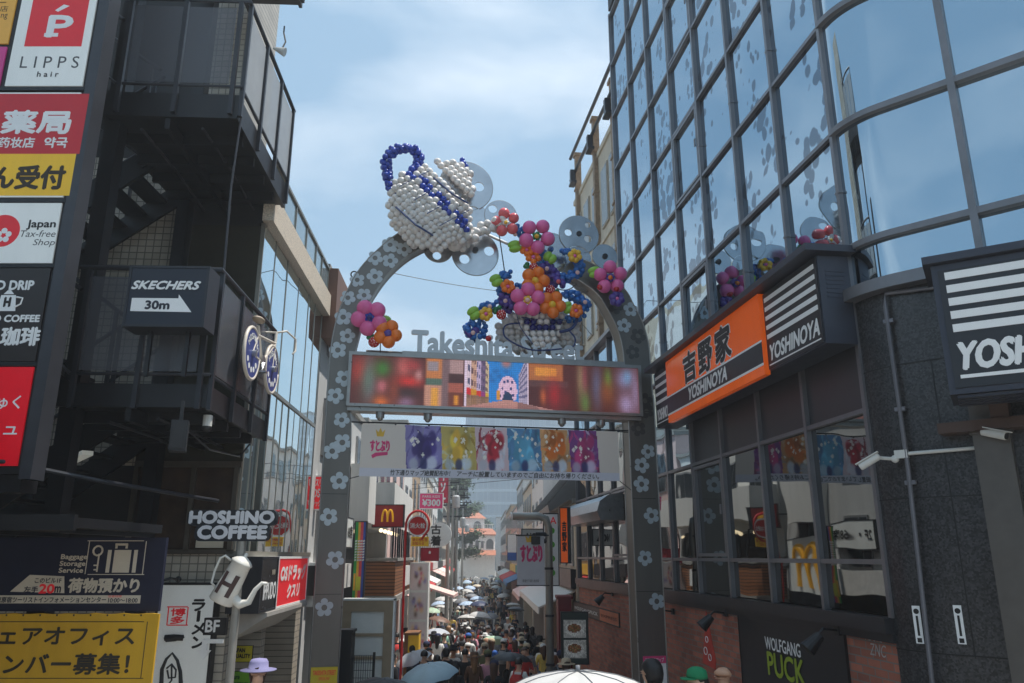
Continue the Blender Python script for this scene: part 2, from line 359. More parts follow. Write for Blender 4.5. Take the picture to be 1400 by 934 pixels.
def pane(F, a0, a1, b0, b1, mt, par, tilt=.006, name='window_pane', inset=.035):
    q = MB(); c = [-inset + RND.uniform(-tilt, tilt) for _ in range(3)]; cc = c + [c[1] + c[2] - c[0]]
    P = [F.P(a0, b0, cc[0]), F.P(a1, b0, cc[1]), F.P(a1, b1, cc[3]), F.P(a0, b1, cc[2])]
    q.add(P + [w - F.z * .02 for w in P], [(0, 1, 2, 3), (7, 6, 5, 4), (0, 4, 5, 1), (1, 5, 6, 2), (2, 6, 7, 3), (3, 7, 4, 0)])
    return q.build(name, mt, par)
for s0, s1 in zip(VS, VS[1:]):
    for z0, z1 in zip(ZR, ZR[1:]): pane(FR, -s1 + .02, -s0 - .02, z0 + .02, z1 - .02, SKYGL, RB)
for i, (s0, s1) in enumerate(zip(VS2, VS2[1:])):
    pane(FR, -s1 + .02, -s0 - .02, 3.46, 4.99, LOWGL, RB); pane(FR, -s1 + .02, -s0 - .02, 2.92, 3.42, LOWGL, RB)
    if i >= 4: pane(FR, -s1 + .02, -s0 - .02, 5.03, 6.81, SKYGL if i < 7 else LOWGL, RB)
    if i >= 7: pane(FR, -s1 + .02, -s0 - .02, 6.85, 8.8, SKYGL, RB)
q = MB()
q.box(FR, -4.4, .82, 5.03, 6.8, -.05, -.03); q.build('spandrel_panel', M('dark_spandrel', S(52, 52, 56), .35, 0, .1), RB)
q = MB()
for i, s in enumerate(VS2):
    zt = 17.4 if s < 8.6 else 8.9
    q.box(FR, -s - .03, -s + .03, 2.9, zt, -.06, .03)
    if s < 8.6:
        q.box(FR, -s - .042, -s + .042, 7.55, 7.58, -.05, .036); q.box(FR, -s - .042, -s + .042, 10.4, 10.43, -.05, .036)
for z in [3.44, 5.01, 6.83]: q.box(FR, -13.9, .85, z - .026, z + .026, -.05, .022)
q.box(FR, -13.95, -8.5, 8.82, 8.92, -.3, .12)
for z in ZR[1:]: q.box(FR, -8.5, .85, z - .026, z + .026, -.05, .022)
def wframe(s0, s1, z0, z1):
    a0, a1 = -s1 + .05, -s0 - .05; z0 += .05; z1 -= .05
    for e in ((a0, a1, z0, z0 + .05), (a0, a1, z1 - .05, z1), (a0, a0 + .05, z0 + .05, z1 - .05), (a1 - .05, a1, z0 + .05, z1 - .05)): q.box(FR, *e, -.03, .028)
    q.box(FR, a1 - .1, a1 - .06, (z0 + z1) / 2 - .1, (z0 + z1) / 2 + .05, .03, .05)
wframe(3.1, 4.4, 9.83, 11.33); wframe(3.1, 4.4, 12.83, 14.33); wframe(3.1, 4.4, 6.83, 8.33); wframe(4.4 - .05, 3.1 + .05, 3.44, 5.01) if 0 else wframe(3.1, 4.4, 3.44, 5.01)
wframe(8.5, 9.85, 3.44, 5.01)
q.build('mullion', MULL, RB)
# the curved corner
A0 = FR.P(.85, 0); rC = .9; cen = A0 - FR.z * rC
arc = []
for i in range(13):
    th = rad(7.5 + (48 - 7.5) * i / 12); arc.append(cen + Vector((-math.cos(th), -math.sin(th), 0)) * rC)
dW = Vector((math.sin(rad(48)), -math.cos(rad(48)), 0)); nW = Vector((-math.cos(rad(48)), -math.sin(rad(48)), 0))
J0 = arc[-1]; FW = Fr(J0, dW); arc2 = arc + [J0 + dW * 3.2]
def curved(z0, z1, o0, o1, mt, name, par, pts, smooth=True):
    q = MB(); vs = []
    for i, pnt in enumerate(pts):
        nn = (pnt - cen).normalized() if i < 13 else nW
        for z in (z0, z1): vs += [Vector((pnt.x, pnt.y, z)) + nn * o0, Vector((pnt.x, pnt.y, z)) + nn * o1]
    fs = []
    for i in range(len(pts) - 1):
        k, j = 4 * i, 4 * i + 4
        fs += [(k + 1, j + 1, j + 3, k + 3), (k, k + 2, j + 2, j), (k + 2, k + 3, j + 3, j + 2), (k, j, j + 1, k + 1)]
    q.add(vs, fs); o = q.build(name, mt, par)
    return o
for z0, z1 in ((6.33, 6.81), (6.86, 8.31), (8.36, 9.81), (9.86, 11.31)):
    PT = arc + [J0 + dW * .36, J0 + dW * .72]; q = MB()
    for pnt in PT:
        i_ = PT.index(pnt); nn = (pnt - cen).normalized() if i_ < 13 else nW
        for z in (z0, z1): q.v.append(Vector((pnt.x, pnt.y, z)) - nn * .02)
    for i_ in range(len(PT) - 1): q.f.append([2 * i_, 2 * i_ + 2, 2 * i_ + 3, 2 * i_ + 1]); q.m.append(0)
    q.build('curved_pane', CURGL, RB, True)
    for t0, t1 in ((.76, 1.95), (1.99, 3.2)): pane(FW, t0, t1, z0, z1, CURGL, RB)
q = MB(); q.v, q.f, q.m = [], [], []
for z in (6.83, 8.33, 9.83, 11.33): curved(z - .035, z + .035, -.05, .05, MULL, 'curved_rail', RB, arc2)
for t0 in (.74, 1.97): q.box(FW, t0 - .035, t0 + .035, 6.3, 11.4, -.05, .06)
q.build('mullion', MULL, RB)
curved(6.2, 6.33, -.1, .16, MULL, 'cornice_ring', RB, arc2)
curved(-1, 6.2, -.5, .0, GRANITE, 'granite_wall', RB, arc2)
q = MB()
for z in (4.25, 5.35, 2.75, 1.6): pass
for z in (5.4, 4.05, 2.62):
    for i in range(len(arc2) - 1): q.bar(arc2[i] + Vector((0, 0, z)) + nW * .002, arc2[i + 1] + Vector((0, 0, z)) + nW * .002, .008, .012)
for t0, z0, z1 in ((.15, 2.6, 5.4), (1.3, 1, 6.2)): q.box(FW, t0 - .006, t0 + .006, z0, z1, -.01, .004)
q.build('stone_joint', INK, RB)

# beige block with rusty posts behind it
BB = thing('beige_building', 'beige rendered block with rusty steel posts rising beside the mirror glass tower', 'building', FR.P(-11.3, 0, -2))
q = MB(); q.box(FR, -14.3, -8.56, 8.92, 14.6, -6, -.25); q.box(FR, -14.35, -8.56, 14.6, 14.75, -6, -.2); q.box(FR, -14.32, -8.56, 11.8, 11.9, -1, -.2); q.build('wall', CREAM, BB)
for a in (-13.7, -12.6, -11.5, -10.4, -9.5):
    for z in (9.6, 12.2):
        f = MB(); f.box(FR, a - .35, a + .35, z, z + 1.75, -.26, -.2); w = f.build('window', M('beige_frame', S(170, 160, 145), .6), BB)
        f = MB(); f.box(FR, a - .3, a + .3, z + .05, z + 1.7, -.21, -.19); f.build('pane', M('dull_glass', S(120, 125, 125), .25, .2), w)
RUST = M('rusty_steel', S(146, 124, 102), .7, .1, .35, 9, .2)
for a, zt in ((-13.6, 16.0), (-11.2, 15.85), (-9.15, 15.75)):
    q = MB(); q.box(FR, a - .09, a + .09, 9.0, zt, -.3, -.12)
    q.box(FR, a - .13, a + .13, zt, zt + .1, -.34, -.08)
    for z in (9.6, 10.9, 12.2, 13.5, 14.8): q.box(FR, a - .12, a + .12, z, z + .06, -.25, -.09)
    q.build('steel_post', RUST, BB)
    q = MB(); q.box(FR, a - .2, a + .2, zt - 1.0, zt - .93, -.12, .06); q.box(FR, a - .08, a + .08, zt - .93, zt - .5, -.1, .05); q.build('bracket', DKGREY, BB)
q = MB()
for dz in (.3, -.5): q.tube([FR.P(-14.2, 15.95 + dz, -.1), FR.P(-8.6, 15.85 + dz, -.1)], .055, 8)
q.build('pipe_rail', DKGREY, BB)

# shop sign boxes
def logo_stripes(F, x0, y0, x1, y1, c, mb, n=5, t=.055):
    for i in range(n):
        y = y0 + (y1 - y0) * (i + .5) / n; mb.box(F, x0, x1, y - t / 2, y + t / 2, c - .003, c + .006)
SB = thing('beef_bowl_shop_sign', 'long orange and black sign box with 吉野家 lettering on the glass facade', 'shop sign', FR.P(-2, 5.7, .2))
SHB = M('sign_black', S(30, 32, 38), .35, 0, .1); SHB2 = M('sign_housing', S(52, 56, 68), .4, .2, .1)
q = MB(); q.box(FR, -4.95, .92, 5.72, 6.74, .05, .42); q.box(FR, -5.05, 1.02, 6.76, 6.84, .0, .6)
for i in range(7): q.box(FR, .921, .926, 6.25 + i * .05, 6.27 + i * .05, .12, .34)
q.build('housing', SHB2, SB)
for x0, x1, n_ in ((-4.93, -4.1, 4), (-.42, .9, 5)):
    f = MB(); f.box(FR, x0, x1, 5.74, 6.72, .42, .435); sp_ = f.build('striped_panel', SHB, SB)
    f = MB(); logo_stripes(FR, x0 + .04, 6.09, x1 - .04, 6.69, .436, f, n_); f.box(FR, x0 + .04, x1 - .04, 5.78, 5.795, .434, .442); f.build('white_stripe', PAPER, sp_)
    f = MB(); f.text(FR, 'YOSHINOYA', x0 + .08, 5.84, x1 - .06, 6.03, .437, 0, .05, .25); f.build('lettering', PAPER, sp_)
f = MB(); f.box(FR, -4.1, -.42, 5.68, 6.74, .42, .50); f.build('orange_panel', ORANGE, SB)
f = MB(); f.box(FR, -4.1, -.42, 5.83, 6.1, .50, .5035); f.build('black_band', SHB, SB)
f = MB(); f.box(FR, -4.1, -.42, 5.80, 5.83, .50, .505); f.box(FR, -4.1, -.42, 6.1, 6.125, .50, .505); f.text(FR, 'YOSHINOYA', -3.05, 5.87, -1.55, 6.06, .507, 0, .06, .25)
f.text(FR, '吉', -3.22, 6.16, -2.68, 6.62, .5035, 0, .09); f.text(FR, '野', -2.55, 6.16, -2.02, 6.62, .5035, 0, .09); f.text(FR, '家', -1.88, 6.16, -1.34, 6.64, .5035, 0, .09)
f.build('white_lettering', PAPER, SB)
f = MB(); f.text(FR, '吉', -3.22, 6.16, -2.68, 6.62, .508, 0, .045); f.text(FR, '野', -2.55, 6.16, -2.02, 6.62, .508, 0, .045); f.text(FR, '家', -1.88, 6.16, -1.34, 6.64, .508, 0, .045); f.build('lettering', INK, SB)
# second box on the curved corner
F2 = Fr(PY(1276, 540, 6.62).to_2d().to_3d(), (.852, -.523, 0))
ax0, zb = F2.at(1298, 540, 0); _, zt = F2.at(1272, 356, 0)
ax0 = F2.at(1285, 450, 0)[0]
S2 = thing('corner_shop_sign', 'black and white striped sign box on the granite corner', 'shop sign', F2.P(1, zb, -.3))
q = MB(); q.box(F2, ax0, ax0 + 2, zb, zt - .06, -.6, 0); q.box(F2, ax0 - .06, ax0 + 2.06, zt - .05, zt + .02, -.66, .06)
for i in range(5): q.box(F2, ax0 + .05, ax0 + 2, zb - .03, zb - .004, -.5 + i * .1, -.44 + i * .1)
q.build('housing', SHB2, S2)
f = MB(); f.box(F2, ax0 + .05, ax0 + 1.95, zb + .05, zt - .12, .001, .015); f.build('striped_panel', SHB, S2)
f = MB(); logo_stripes(F2, ax0 + .1, zb + .52, ax0 + 1.9, zt - .12, .016, f, 5, .07); f.box(F2, ax0 + .1, ax0 + 1.9, zb + .13, zb + .16, .014, .022); f.build('white_stripe', PAPER, S2)
f = MB(); f.text(F2, 'YOSHINOYA', ax0 + .12, zb + .21, ax0 + 1.36, zb + .44, .017, 0, .06, .25); f.build('lettering', PAPER, S2)

# brick storey furniture
def spot(name, label, F, a, bz, par_group):
    r = thing(name, label, 'spotlight', F.P(a, bz, 0), par_group)
    q = MB(); q.box(F, a - .05, a + .05, bz - .05, bz + .05, 0, .04); q.tube([F.P(a, bz, .04), F.P(a, bz + .02, .2), F.P(a, bz - .05, .28)], .015); q.build('bracket', BLACK, r)
    q = MB(); d0, d1 = F.P(a, bz - .05, .24), F.P(a - .02, bz - .2, .4); q.tube([d0, d0 + (d1 - d0) * .5, d1], [.055, .075, .095], 14); q.build('lamp_head', BLACK, r)
    return r
a, z = FR.at(993, 838); spot('wall_spotlight', 'black spotlight on the brick wall between pizza drawing and black board', FR, a, z, 'spotlights on the brick wall')
a, z = FR.at(1148, 862); spot('wall_spotlight', 'black spotlight at the top corner of the black board nearest the granite', FR, a, z, 'spotlights on the brick wall')
a, z = FR.at(921, 836); spot('wall_spotlight', 'black spotlight on brick just right of the gate leg', FR, a, z, 'spotlights on the brick wall')
a, z = FR.at(838, 812); spot('wall_spotlight', 'small black spotlight above the brown cafe sign', FR, a, z, 'spotlights on the brick wall')
a0, z1 = FR.at(1004, 829, .05); a1, _ = FR.at(1146, 848, .05)
sign('black_sign_board', 'large black board with white and green lettering on the brick wall', 'sign board', FR, a0, 1.2, a1, z1 - .02, .06, SHB, BLACK,
     [('WOLFGANG', .30, .70, .64, .80, PAPER, .02, 0), ('PUCK', .31, .50, .66, .68, M('lime_print', S(150, 170, 40), .5), .035, 0)], margin=.01)
q = MB(); a, z = FR.at(966, 880, .01); q.prism(FR, [(a - .27, z - .32), (a + .25, z - .36), (a + .29, z - .22), (a, z + .5)], -.018, -.008)
q.solo('pizza_slice_sign', M('faded_red', S(190, 62, 48), .6, 0, .2), 'flat red pizza slice emblem on the brick wall', 'wall emblem')
o_ = bpy.data.objects['pizza_slice_sign']
q = MB()
for dx, dz, r in ((-.1, -.12, .07), (.07, -.2, .06), (-.02, .06, .055)):
    for i in range(18):
        t0, t1 = i * math.pi / 9, (i + 1) * math.pi / 9
        q.bar(FR.P(a + dx + r * math.cos(t0), z + dz + r * .8 * math.sin(t0), -.005), FR.P(a + dx + r * math.cos(t1), z + dz + r * .8 * math.sin(t1), -.005), .01, .012)
q.build('topping_ring', PAPER, o_)
a, z = FR.at(1192, 880, .01); q = MB(); q.text(FR, 'ADORE', a - .16, z + .02, a + .16, z + .15, -.016, 0, 0, .3); q.text(FR, 'ZNC', a - .1, z - .12, a + .2, z + .0, -.016, 0, 0, .3); q.solo('chalk_graffiti', M('chalk', S(170, 165, 160), .8), 'thin white scrawl on brick beside the granite', 'graffiti')

# granite corner furniture
def onW(px, py): return FW.at(px, py, 0)
CAMW = M('camera_white', S(205, 205, 200), .4, 0, .05)
def cctv(label, p, d, arm):
    r = thing('security_camera', label, 'security camera', p, 'security cameras on the granite corner'); d = Vector(d).normalized(); p = Vector(p)
    q = MB(); q.tube([arm, (Vector(arm) + p) / 2 + Vector((0, 0, .02)), p - d * .08], .018); q.ball(arm, .04); q.build('bracket', CAMW, r)
    q = MB(); q.tube([p - d * .11, p - d * .10, p + d * .10, p + d * .11], [.025, .038, .04, .036], 14); q.bar(p - d * .1 + Vector((0, 0, .043)), p + d * .15 + Vector((0, 0, .043)), .085, .01); q.build('camera_body', CAMW, r)
    q = MB(); q.cyl(p + d * .108, p + d * .118, .03, 12); q.build('lens', INK, r)
a, z = onW(1225, 628); pa = FW.P(a, z, .0); cctv('white security camera pointing along the shop windows', pa + nW * .18 - dW * .2 + Vector((0, 0, -.02)), (-.55, .35, -.35), pa + nW * .03)
a, z = onW(1345, 598); pa = FW.P(a, z, .05); cctv('white security camera under the striped corner sign', pa + nW * .15 + dW * .12, (.45, -.75, -.3), pa)
q = MB(); pts = [onW(1300, 392), onW(1212, 403), onW(1212, 420), onW(1243, 640), onW(1276, 932)]
q.tube([FW.P(a, z, .04) for a, z in pts] + [FW.P(pts[-1][0] + .02, .3, .04)], .022)
for px, py in ((1216, 440), (1232, 560), (1246, 660)):
    a, z = onW(px, py); q.box(FW, a - .05, a + .05, z - .02, z + .02, 0, .05)
q.solo('conduit_pipe', M('grey_pipe', S(110, 110, 116), .45, .3), 'grey conduit running down the dark granite corner', 'pipe')
q = MB(); q.tube([FW.P(*onW(1238, 621), .03), FW.P(*onW(1352, 612), .05)], .018); a, z = onW(1228, 622); q.box(FW, a - .02, a + .1, z - .04, z + .04, 0, .06); q.solo('camera_conduit', CAMW, 'pale cable tube between the two security cameras', 'pipe')
for i, (px, lab) in enumerate(((1255, 'narrow white sticker on granite beside the conduit pipe'), (1312, 'narrow white sticker on granite nearer the steel post'))):
    a, z = onW(px, 854); r = thing('wall_sticker', lab, 'sticker', FW.P(a, z - .16, 0), 'stickers on the granite')
    q = MB(); q.box(FW, a - .035, a + .035, z - .17, z + .17, 0, .004); q.build('paper', PAPER, r)
    q = MB(); q.prism(FW, circ(a, z + .12, .025, 14), .004, .006); q.box(FW, a - .01, a + .01, z - .1, z + .08, .004, .006); q.box(FW, a - .02, a + .02, z - .16, z - .12, .004, .006); q.build('printing', INK, r)
q = MB(); a0, _ = onW(1350, 700); q.box(FW, a0, a0 + .3, 0, 5.0, .0, .12); q.box(FW, a0 - .02, a0 + .32, 4.6, 4.66, 0, .14); q.solo('steel_wall_post', M('stainless_dull', S(92, 88, 84), .4, .3, .1), 'tall dull steel post standing against the granite', 'post')
q = MB(); a0, z = onW(1290, 590); q.box(FW, a0, a0 + 2, z - .05, z + .05, .0, .22); q.box(FW, a0 + .45, a0 + .6, z, z + .3, .05, .2); q.solo('brown_beam', M('brown_steel', S(74, 56, 48), .6, .1), 'brown steel beam below the striped corner sign', 'beam')

# along the brick wall past the gate
a0, z1 = FR.at(780, 820, .08); a1, z0 = FR.at(842, 860, .08)
sign('cafe_sign', 'brown and orange cafe sign on brick beyond the gate leg', 'shop sign', FR, a0, z0 + .05, a1, z1 - .05, .1, M('brown_sign', S(92, 72, 66), .5), BLACK,
     [('WOLFGANGPUCK', .04, .32, .60, .62, PAPER, .03, 0), ('EXPRESS', .68, .36, .97, .6, M('brown_print', S(120, 60, 40)), .02, 0)], band=((.64, 0, 1, 1, M('terracotta_sign', S(196, 104, 66), .5)),))
q = MB(); F = FR; a0, z0 = FR.at(784, 720, .3); a1, z1 = FR.at(842, 686, .3)
pr = [(0, z0), (.55, z0), (.62, z0 + .2), (.55, z0 + .42), (.35, z0 + .56), (.12, z0 + .6), (0, z0 + .6)]
FD = Fr(FR.P(a0, 0, 0), FR.z); q.prism(FD, [(c, z) for c, z in pr], -(a1 - a0) * .9, 0); q.solo('duct_hood', STEEL, 'rounded silver duct hood projecting from the dark windows', 'duct', smooth=False)
FX = FC(19.2); 
x0, z1 = FX.at(766, 695); x1, z0 = FX.at(780, 769)
sign('vertical_orange_sign', 'tall narrow orange and black sign hanging beyond the gate', 'shop sign', FX, x0, z0, x1, z1, .25, ORANGE, SHB, [('吉\n野\n家', .15, .2, .62, .75, INK, .012, 0)], band=((.72, 0, 1, 1, SHB),))
FX = FC(17.6); x0, z1 = FX.at(768, 838); x1, z0 = FX.at(804, 900)
mr = sign('menu_board', 'dark menu board with four dish pictures by the brick wall', 'menu board', FX, x0, z0 - .1, x1, z1, .08, M('menu_green', S(40, 52, 48)), BLACK, [])
for i in range(1):
    for j in range(2):
        u0, v0 = x0 + .06 * (x1 - x0), (z0 - .1) + (.10 + .40 * j) * (z1 - z0 + .1); w, h = .88 * (x1 - x0), .36 * (z1 - z0 + .1)
        yy, xx = np.mgrid[0:14, 0:22]; rr = ((xx - 10.5) / 9.5) ** 2 + ((yy - 7) / 5.5) ** 2; r3 = ((xx - 10) / 7) ** 2 + ((yy - 6) / 3.2) ** 2
        im = np.ones((14, 22, 3)) * (.8, .78, .74); im[rr < 1] = (.92, .9, .86); im[r3 < 1] = (.55, .34, .2); im[(r3 < .6) & ((xx + yy * 2) % 5 < 2)] = (.72, .5, .26); im[(r3 < .5) & ((xx * 3 + yy) % 7 < 1)] = (.35, .45, .2); im += np.random.RandomState(i * 2 + j).uniform(-.1, .1, (14, 22, 1))
        picture(FX, u0, v0, u0 + w, v0 + h, .009, im, 'dish_picture', _mc.get('printed_cloth') or painted('printed_cloth'), mr)
q = MB(); x0, z1 = FX.at(766, 822); q.wbox(x0, x0 + .3, 18.4, 19.2, -.6, z1); q.wbox(x0 - .03, x0 + .33, 18.37, 19.22, z1, z1 + .06); q.solo('dark_red_kiosk', M('dark_red', S(120, 26, 34), .5), 'dark red kiosk block behind the menu board', 'kiosk')
# ================================================================== left side
def tx(mb, F, s, px0, py0, px1, py1, c, bold=0, shear=0, align='LEFT', m=0, line=1.0):
    x0, y0, x1, y1 = rect(F, px0, py0, px1, py1, c)
    mb.text(F, s, x0, y0, x1, y1, c, m, bold, shear, False, align, 0, line)
def rect(F, px0, py0, px1, py1, c=0):
    py0, py1 = min(py0, py1), max(py0, py1); mx_, my_ = (px0 + px1) / 2, (py0 + py1) / 2; return F.at(px0, my_, c)[0], F.at(mx_, py1, c)[1], F.at(px1, my_, c)[0], F.at(mx_, py0, c)[1]
# --- tower of shop signs
FT = FC(7.0); zz = lambda py: FT.at(118, py)[1]
TW = thing('sign_tower', 'black pillar stacked with lit shop signs reading hair, pharmacy and coffee', 'sign tower', (-4.8, 7.15, .6))
XL, XR, XP = -6.4, -4.44, -4.33
q = MB(); q.box(FT, XR + .001, XP, zz(655), 11, -.2, .008); q.build('pillar', M('pillar_grey', S(58, 59, 64), .4, .2), TW)
q = MB(); q.box(FT, XL, XR, zz(648), 11, -.3, -.012); q.box(FT, XL, XR, zz(672), zz(648), -.3, -.05)
for py in (122, 274.5, 363.5, 498): q.box(FT, XL, XR, zz(py) - .02, zz(py) + .02, -.02, .012)
q.build('housing', BLACK, TW)
LIT = WHITE_L
def tpanel(name, x0, x1, z0, z1, mt, c=0):
    q = MB(); q.box(FT, x0, x1, z0, z1, -.011, c + .006); return q.build(name, mt, TW)
xl = FT.at(8, 112)[0]
p1 = tpanel('sign_panel', xl, XR - .03, zz(118), 9.75, LIT)
p2 = tpanel('sign_panel', XL, XR - .03, zz(270), zz(127), LIT)
p3 = tpanel('sign_panel', XL, XR - .03, zz(360), zz(278), LIT)
p4 = tpanel('sign_panel', XL, XR - .03, zz(494), zz(367), M('coffee_black', S(40, 33, 30), .4, 0, .08))
p5 = tpanel('sign_panel', XL, XR - .03, zz(637), zz(502), M('vivid_red', S(216, 0, 28), .4, 0, .04, emit=.18))
p6 = tpanel('sign_panel', -6.4, xl - .06, 8.72, 9.75, M('orange_yellow', S(214, 160, 66), .5, 0, .05, emit=.12))
p7 = tpanel('sign_panel', -6.4, xl - .06, zz(118), 8.68, M('magenta_print', S(190, 60, 130), .5, 0, .1, emit=.1))
CRIM = M('crimson_print', S(206, 34, 44), .45, 0, .04, emit=.15)
q = MB(); x0, y0, x1, y1 = rect(FT, 34, 63, 121, -12, .007); x0 = FT.at(34, 62)[0]; q.box(FT, x0, FT.at(112, 62)[0], FT.at(100, 64)[1], 9.7, .006, .009); q.build('red_square', CRIM, p1)
q = MB(); tx(q, FT, 'P', 66, 22, 98, 50, .0095, .05); q.prism(FT, [FT.at(76, 15), FT.at(88, 7), FT.at(96, 9), FT.at(80, 17)], .009, .0095); q.box(FT, *(lambda r: (r[0], r[2], r[1], r[3]))(rect(FT, 61, 46, 80, 51)), .009, .0096); q.build('lettering', PAPER, p1)
q = MB(); tx(q, FT, 'L I P P S', 28, 77, 108, 93, .007, .0); tx(q, FT, 'h a i r', 51, 98, 80, 105, .007, .03); q.build('lettering', GREYINK, p1)
q = MB(); q.box(FT, XL, FT.at(111, 200)[0], zz(211), zz(129), .006, .009); q.build('red_field', M('pharmacy_red', S(176, 30, 40), .45, 0, .04, emit=.12), p2)
q = MB(); q.box(FT, XL, FT.at(100, 240)[0], zz(268), zz(211), .006, .0085); q.build('yellow_field', YELP, p2)
q = MB(); tx(q, FT, '薬局', 4, 152, 96, 182, .0095, .05); tx(q, FT, '药妆店', -2, 188, 47, 202, .0095, .03); tx(q, FT, '약국', 61, 188, 92, 202, .0095, .04); q.build('lettering', PAPER, p2)
q = MB(); tx(q, FT, '処方せん受付', -116, 227, 88, 258, .0095, .045); q.build('lettering', M('brown_ink', S(50, 36, 14), .5), p2)
q = MB(); tx(q, FT, 'Japan', 37, 301, 76, 314, .007, .03); q.build('lettering', INK, p3)
q = MB(); tx(q, FT, 'Tax-free', 28, 315, 76, 324, .007, .0, .2); tx(q, FT, 'Shop', 45, 327, 75, 338, .007, .0, .2); q.build('lettering', GREYINK, p3)
q = MB(); cx_, cy_ = FT.at(4, 316); q.prism(FT, circ(cx_, cy_, .17), .006, .0085); q.build('red_emblem', CRIM, p3)
q = MB()
for i in range(5): q.prism(FT, circ(cx_ + .02 + .05 * math.cos(i * 1.257 + .3), cy_ - .05 + .05 * math.sin(i * 1.257 + .3), .03, 12), .0085, .0095 + i * .0004)
q.build('petal_mark', PAPER, p3)
q = MB(); tx(q, FT, 'HAND DRIP', -38, 384, 46, 396, .007, .06); tx(q, FT, 'HOSHINO COFFEE', -62, 431, 54, 440, .007, .07); tx(q, FT, '星乃珈琲', -52, 448, 54, 472, .007, .045)
x_, y_ = FT.at(11, 412); q.prism(FT, [(x_ - .09, y_ - .1), (x_ + .09, y_ - .1), (x_ + .07, y_ + .06), (x_ - .07, y_ + .06)], .006, .008)
q.prism(FT, [(x_ - .05, y_ + .07), (x_ + .05, y_ + .07), (x_ + .015, y_ + .11), (x_ - .015, y_ + .11)], .006, .008)
q.tube([FT.P(x_ + .08, y_ + .04, .007), FT.P(x_ + .14, y_ + .03, .007), FT.P(x_ + .13, y_ - .03, .007), FT.P(x_ + .08, y_ - .06, .007)], .009, 5)
q.build('lettering', PAPER, p4)
q = MB(); tx(q, FT, 'H', 6, 407, 14, 419, .0085, .08); q.build('pot_letter', M('coffee_ink', S(40, 33, 30), .5), p4)
q = MB(); tx(q, FT, 'しんじゅく', -62, 541, 28, 559, .007, .02); tx(q, FT, 'ニュ', -22, 580, 24, 594, .007, .02); q.build('lettering', PAPER, p5)
q = MB(); tx(q, FT, '店', 0, 8, 11, 16, .007); q.tube([FT.P(*FT.at(-12, 4), .007), FT.P(*FT.at(9, 4), .007)], .004, 5); tx(q, FT, 'ng', 1, 19, 10, 27, .007); q.build('lettering', M('brown_ink', S(50, 36, 14)), p6)
q = MB(); q.tube([(-5.6, 6.97, 4.35), (-4.6, 7.0, 4.32), (-4.0, 7.6, 4.2), (-3.45, 9.2, 4.12)], .022, 8); q.solo('drain_pipe', DKGREY, 'thin grey pipe running below the red sign toward the stairs', 'pipe')

# --- black steel stair
FE = Fr((-3.25, 8, 0), (-.0504, .9987, 0))
ST = thing('fire_escape', 'black steel outside staircase with glazed railings on stacked landings', 'fire escape', (-4.0, 9, .5))
MESHP = M('tinted_panel', S(96, 98, 104), .3, 0, .1); MESHP.node_tree.nodes['Principled BSDF'].inputs['Alpha'].default_value = .5
FROST = M('frosted_panel', S(165, 168, 170), .4, 0, .1); FROST.node_tree.nodes['Principled BSDF'].inputs['Alpha'].default_value = .72
for zb, zt, fr in ((5.0, 5.23, MESHP), (8.43, 8.72, FROST), (11.9, 12.2, FROST)):
    q = MB(); q.box(FE, 0, 2.35, zb + .03, zt, -1.5, -.02); q.box(FE, -.03, 2.38, zb, zt + .02, -.02, .03); q.box(FE, -.03, 0, zb, zt + .02, -1.5, -.02)
    for a in (.45, .95, 1.45, 1.95): q.box(FE, a - .03, a + .03, zb - .1, zb + .03, -1.5, -.03)
    q.box(FE, .0, 2.35, zb - .14, zb, -.8, -.74); q.build('landing', BLACK, ST)
    q = MB()
    for a in (0.0, .78, 1.56, 2.3): q.box(FE, a - .025, a + .025, zt - .25, zt + 1.28, .031, .075)
    for c in (-.05, -.7, -1.35): q.box(FE, -.08, -.032, zt - .25, zt + 1.28, c - .025, c + .025)
    q.tube([FE.P(2.35, zt + 1.3, .05), FE.P(-.06, zt + 1.3, .05), FE.P(-.06, zt + 1.3, -1.45)], .03, 8)
    q.tube([FE.P(2.35, zt + .12, .04), FE.P(-.05, zt + .12, .04), FE.P(-.05, zt + .12, -1.4), FE.P(-.05, zt + .4, -1.75)], .02, 8)
    for a in (0.0, .78, 1.56):
        for z in (.25, .65, 1.1):
            q.box(FE, a + .03, a + .08, zt + z - .015, zt + z + .015, .04, .06)
    q.build('railing', DKGREY, ST)
    for a0, a1 in ((.06, .72), (.84, 1.5), (1.62, 2.25)):
        q = MB(); q.box(FE, a0, a1, zt + .15, zt + 1.2, .04, .052); q.build('railing_panel', fr, ST)
    for c0, c1 in ((-.66, -.1), (-1.31, -.74)):
        q = MB(); q.box(FE, -.062, -.05, zt + .15, zt + 1.2, c0, c1); q.build('railing_panel', MESHP, ST)
def flight(p0, p1, y0, y1, n):
    """steps from the foot p0=(x, z) up to p1, between depths y0 and y1"""
    q = MB(); (x0, z0), (x1, z1) = p0, p1
    for y in (y0, y1): q.bar((x0, y, z0 - .1), (x1, y, z1 - .1), .05, .3)
    for i in range(n):
        t = (i + .5) / n; x = x0 + (x1 - x0) * t; z = z0 + (z1 - z0) * t; q.wbox(x - .15, x + .15, y0, y1, z - .02, z + .02)
    q.build('stair_flight', BLACK, ST); q = MB()
    for y in (y0 - .03, y1 + .03):
        q.tube([(x0, y, z0 + 1.1), (x1, y, z1 + 1.1)], .025, 8)
        for t in (.05, .35, .65, .95):
            x = x0 + (x1 - x0) * t; z = z0 + (z1 - z0) * t; q.wbox(x - .02, x + .02, y - .02, y + .02, z - .2, z + 1.1)
    q.build('stair_railing', DKGREY, ST)
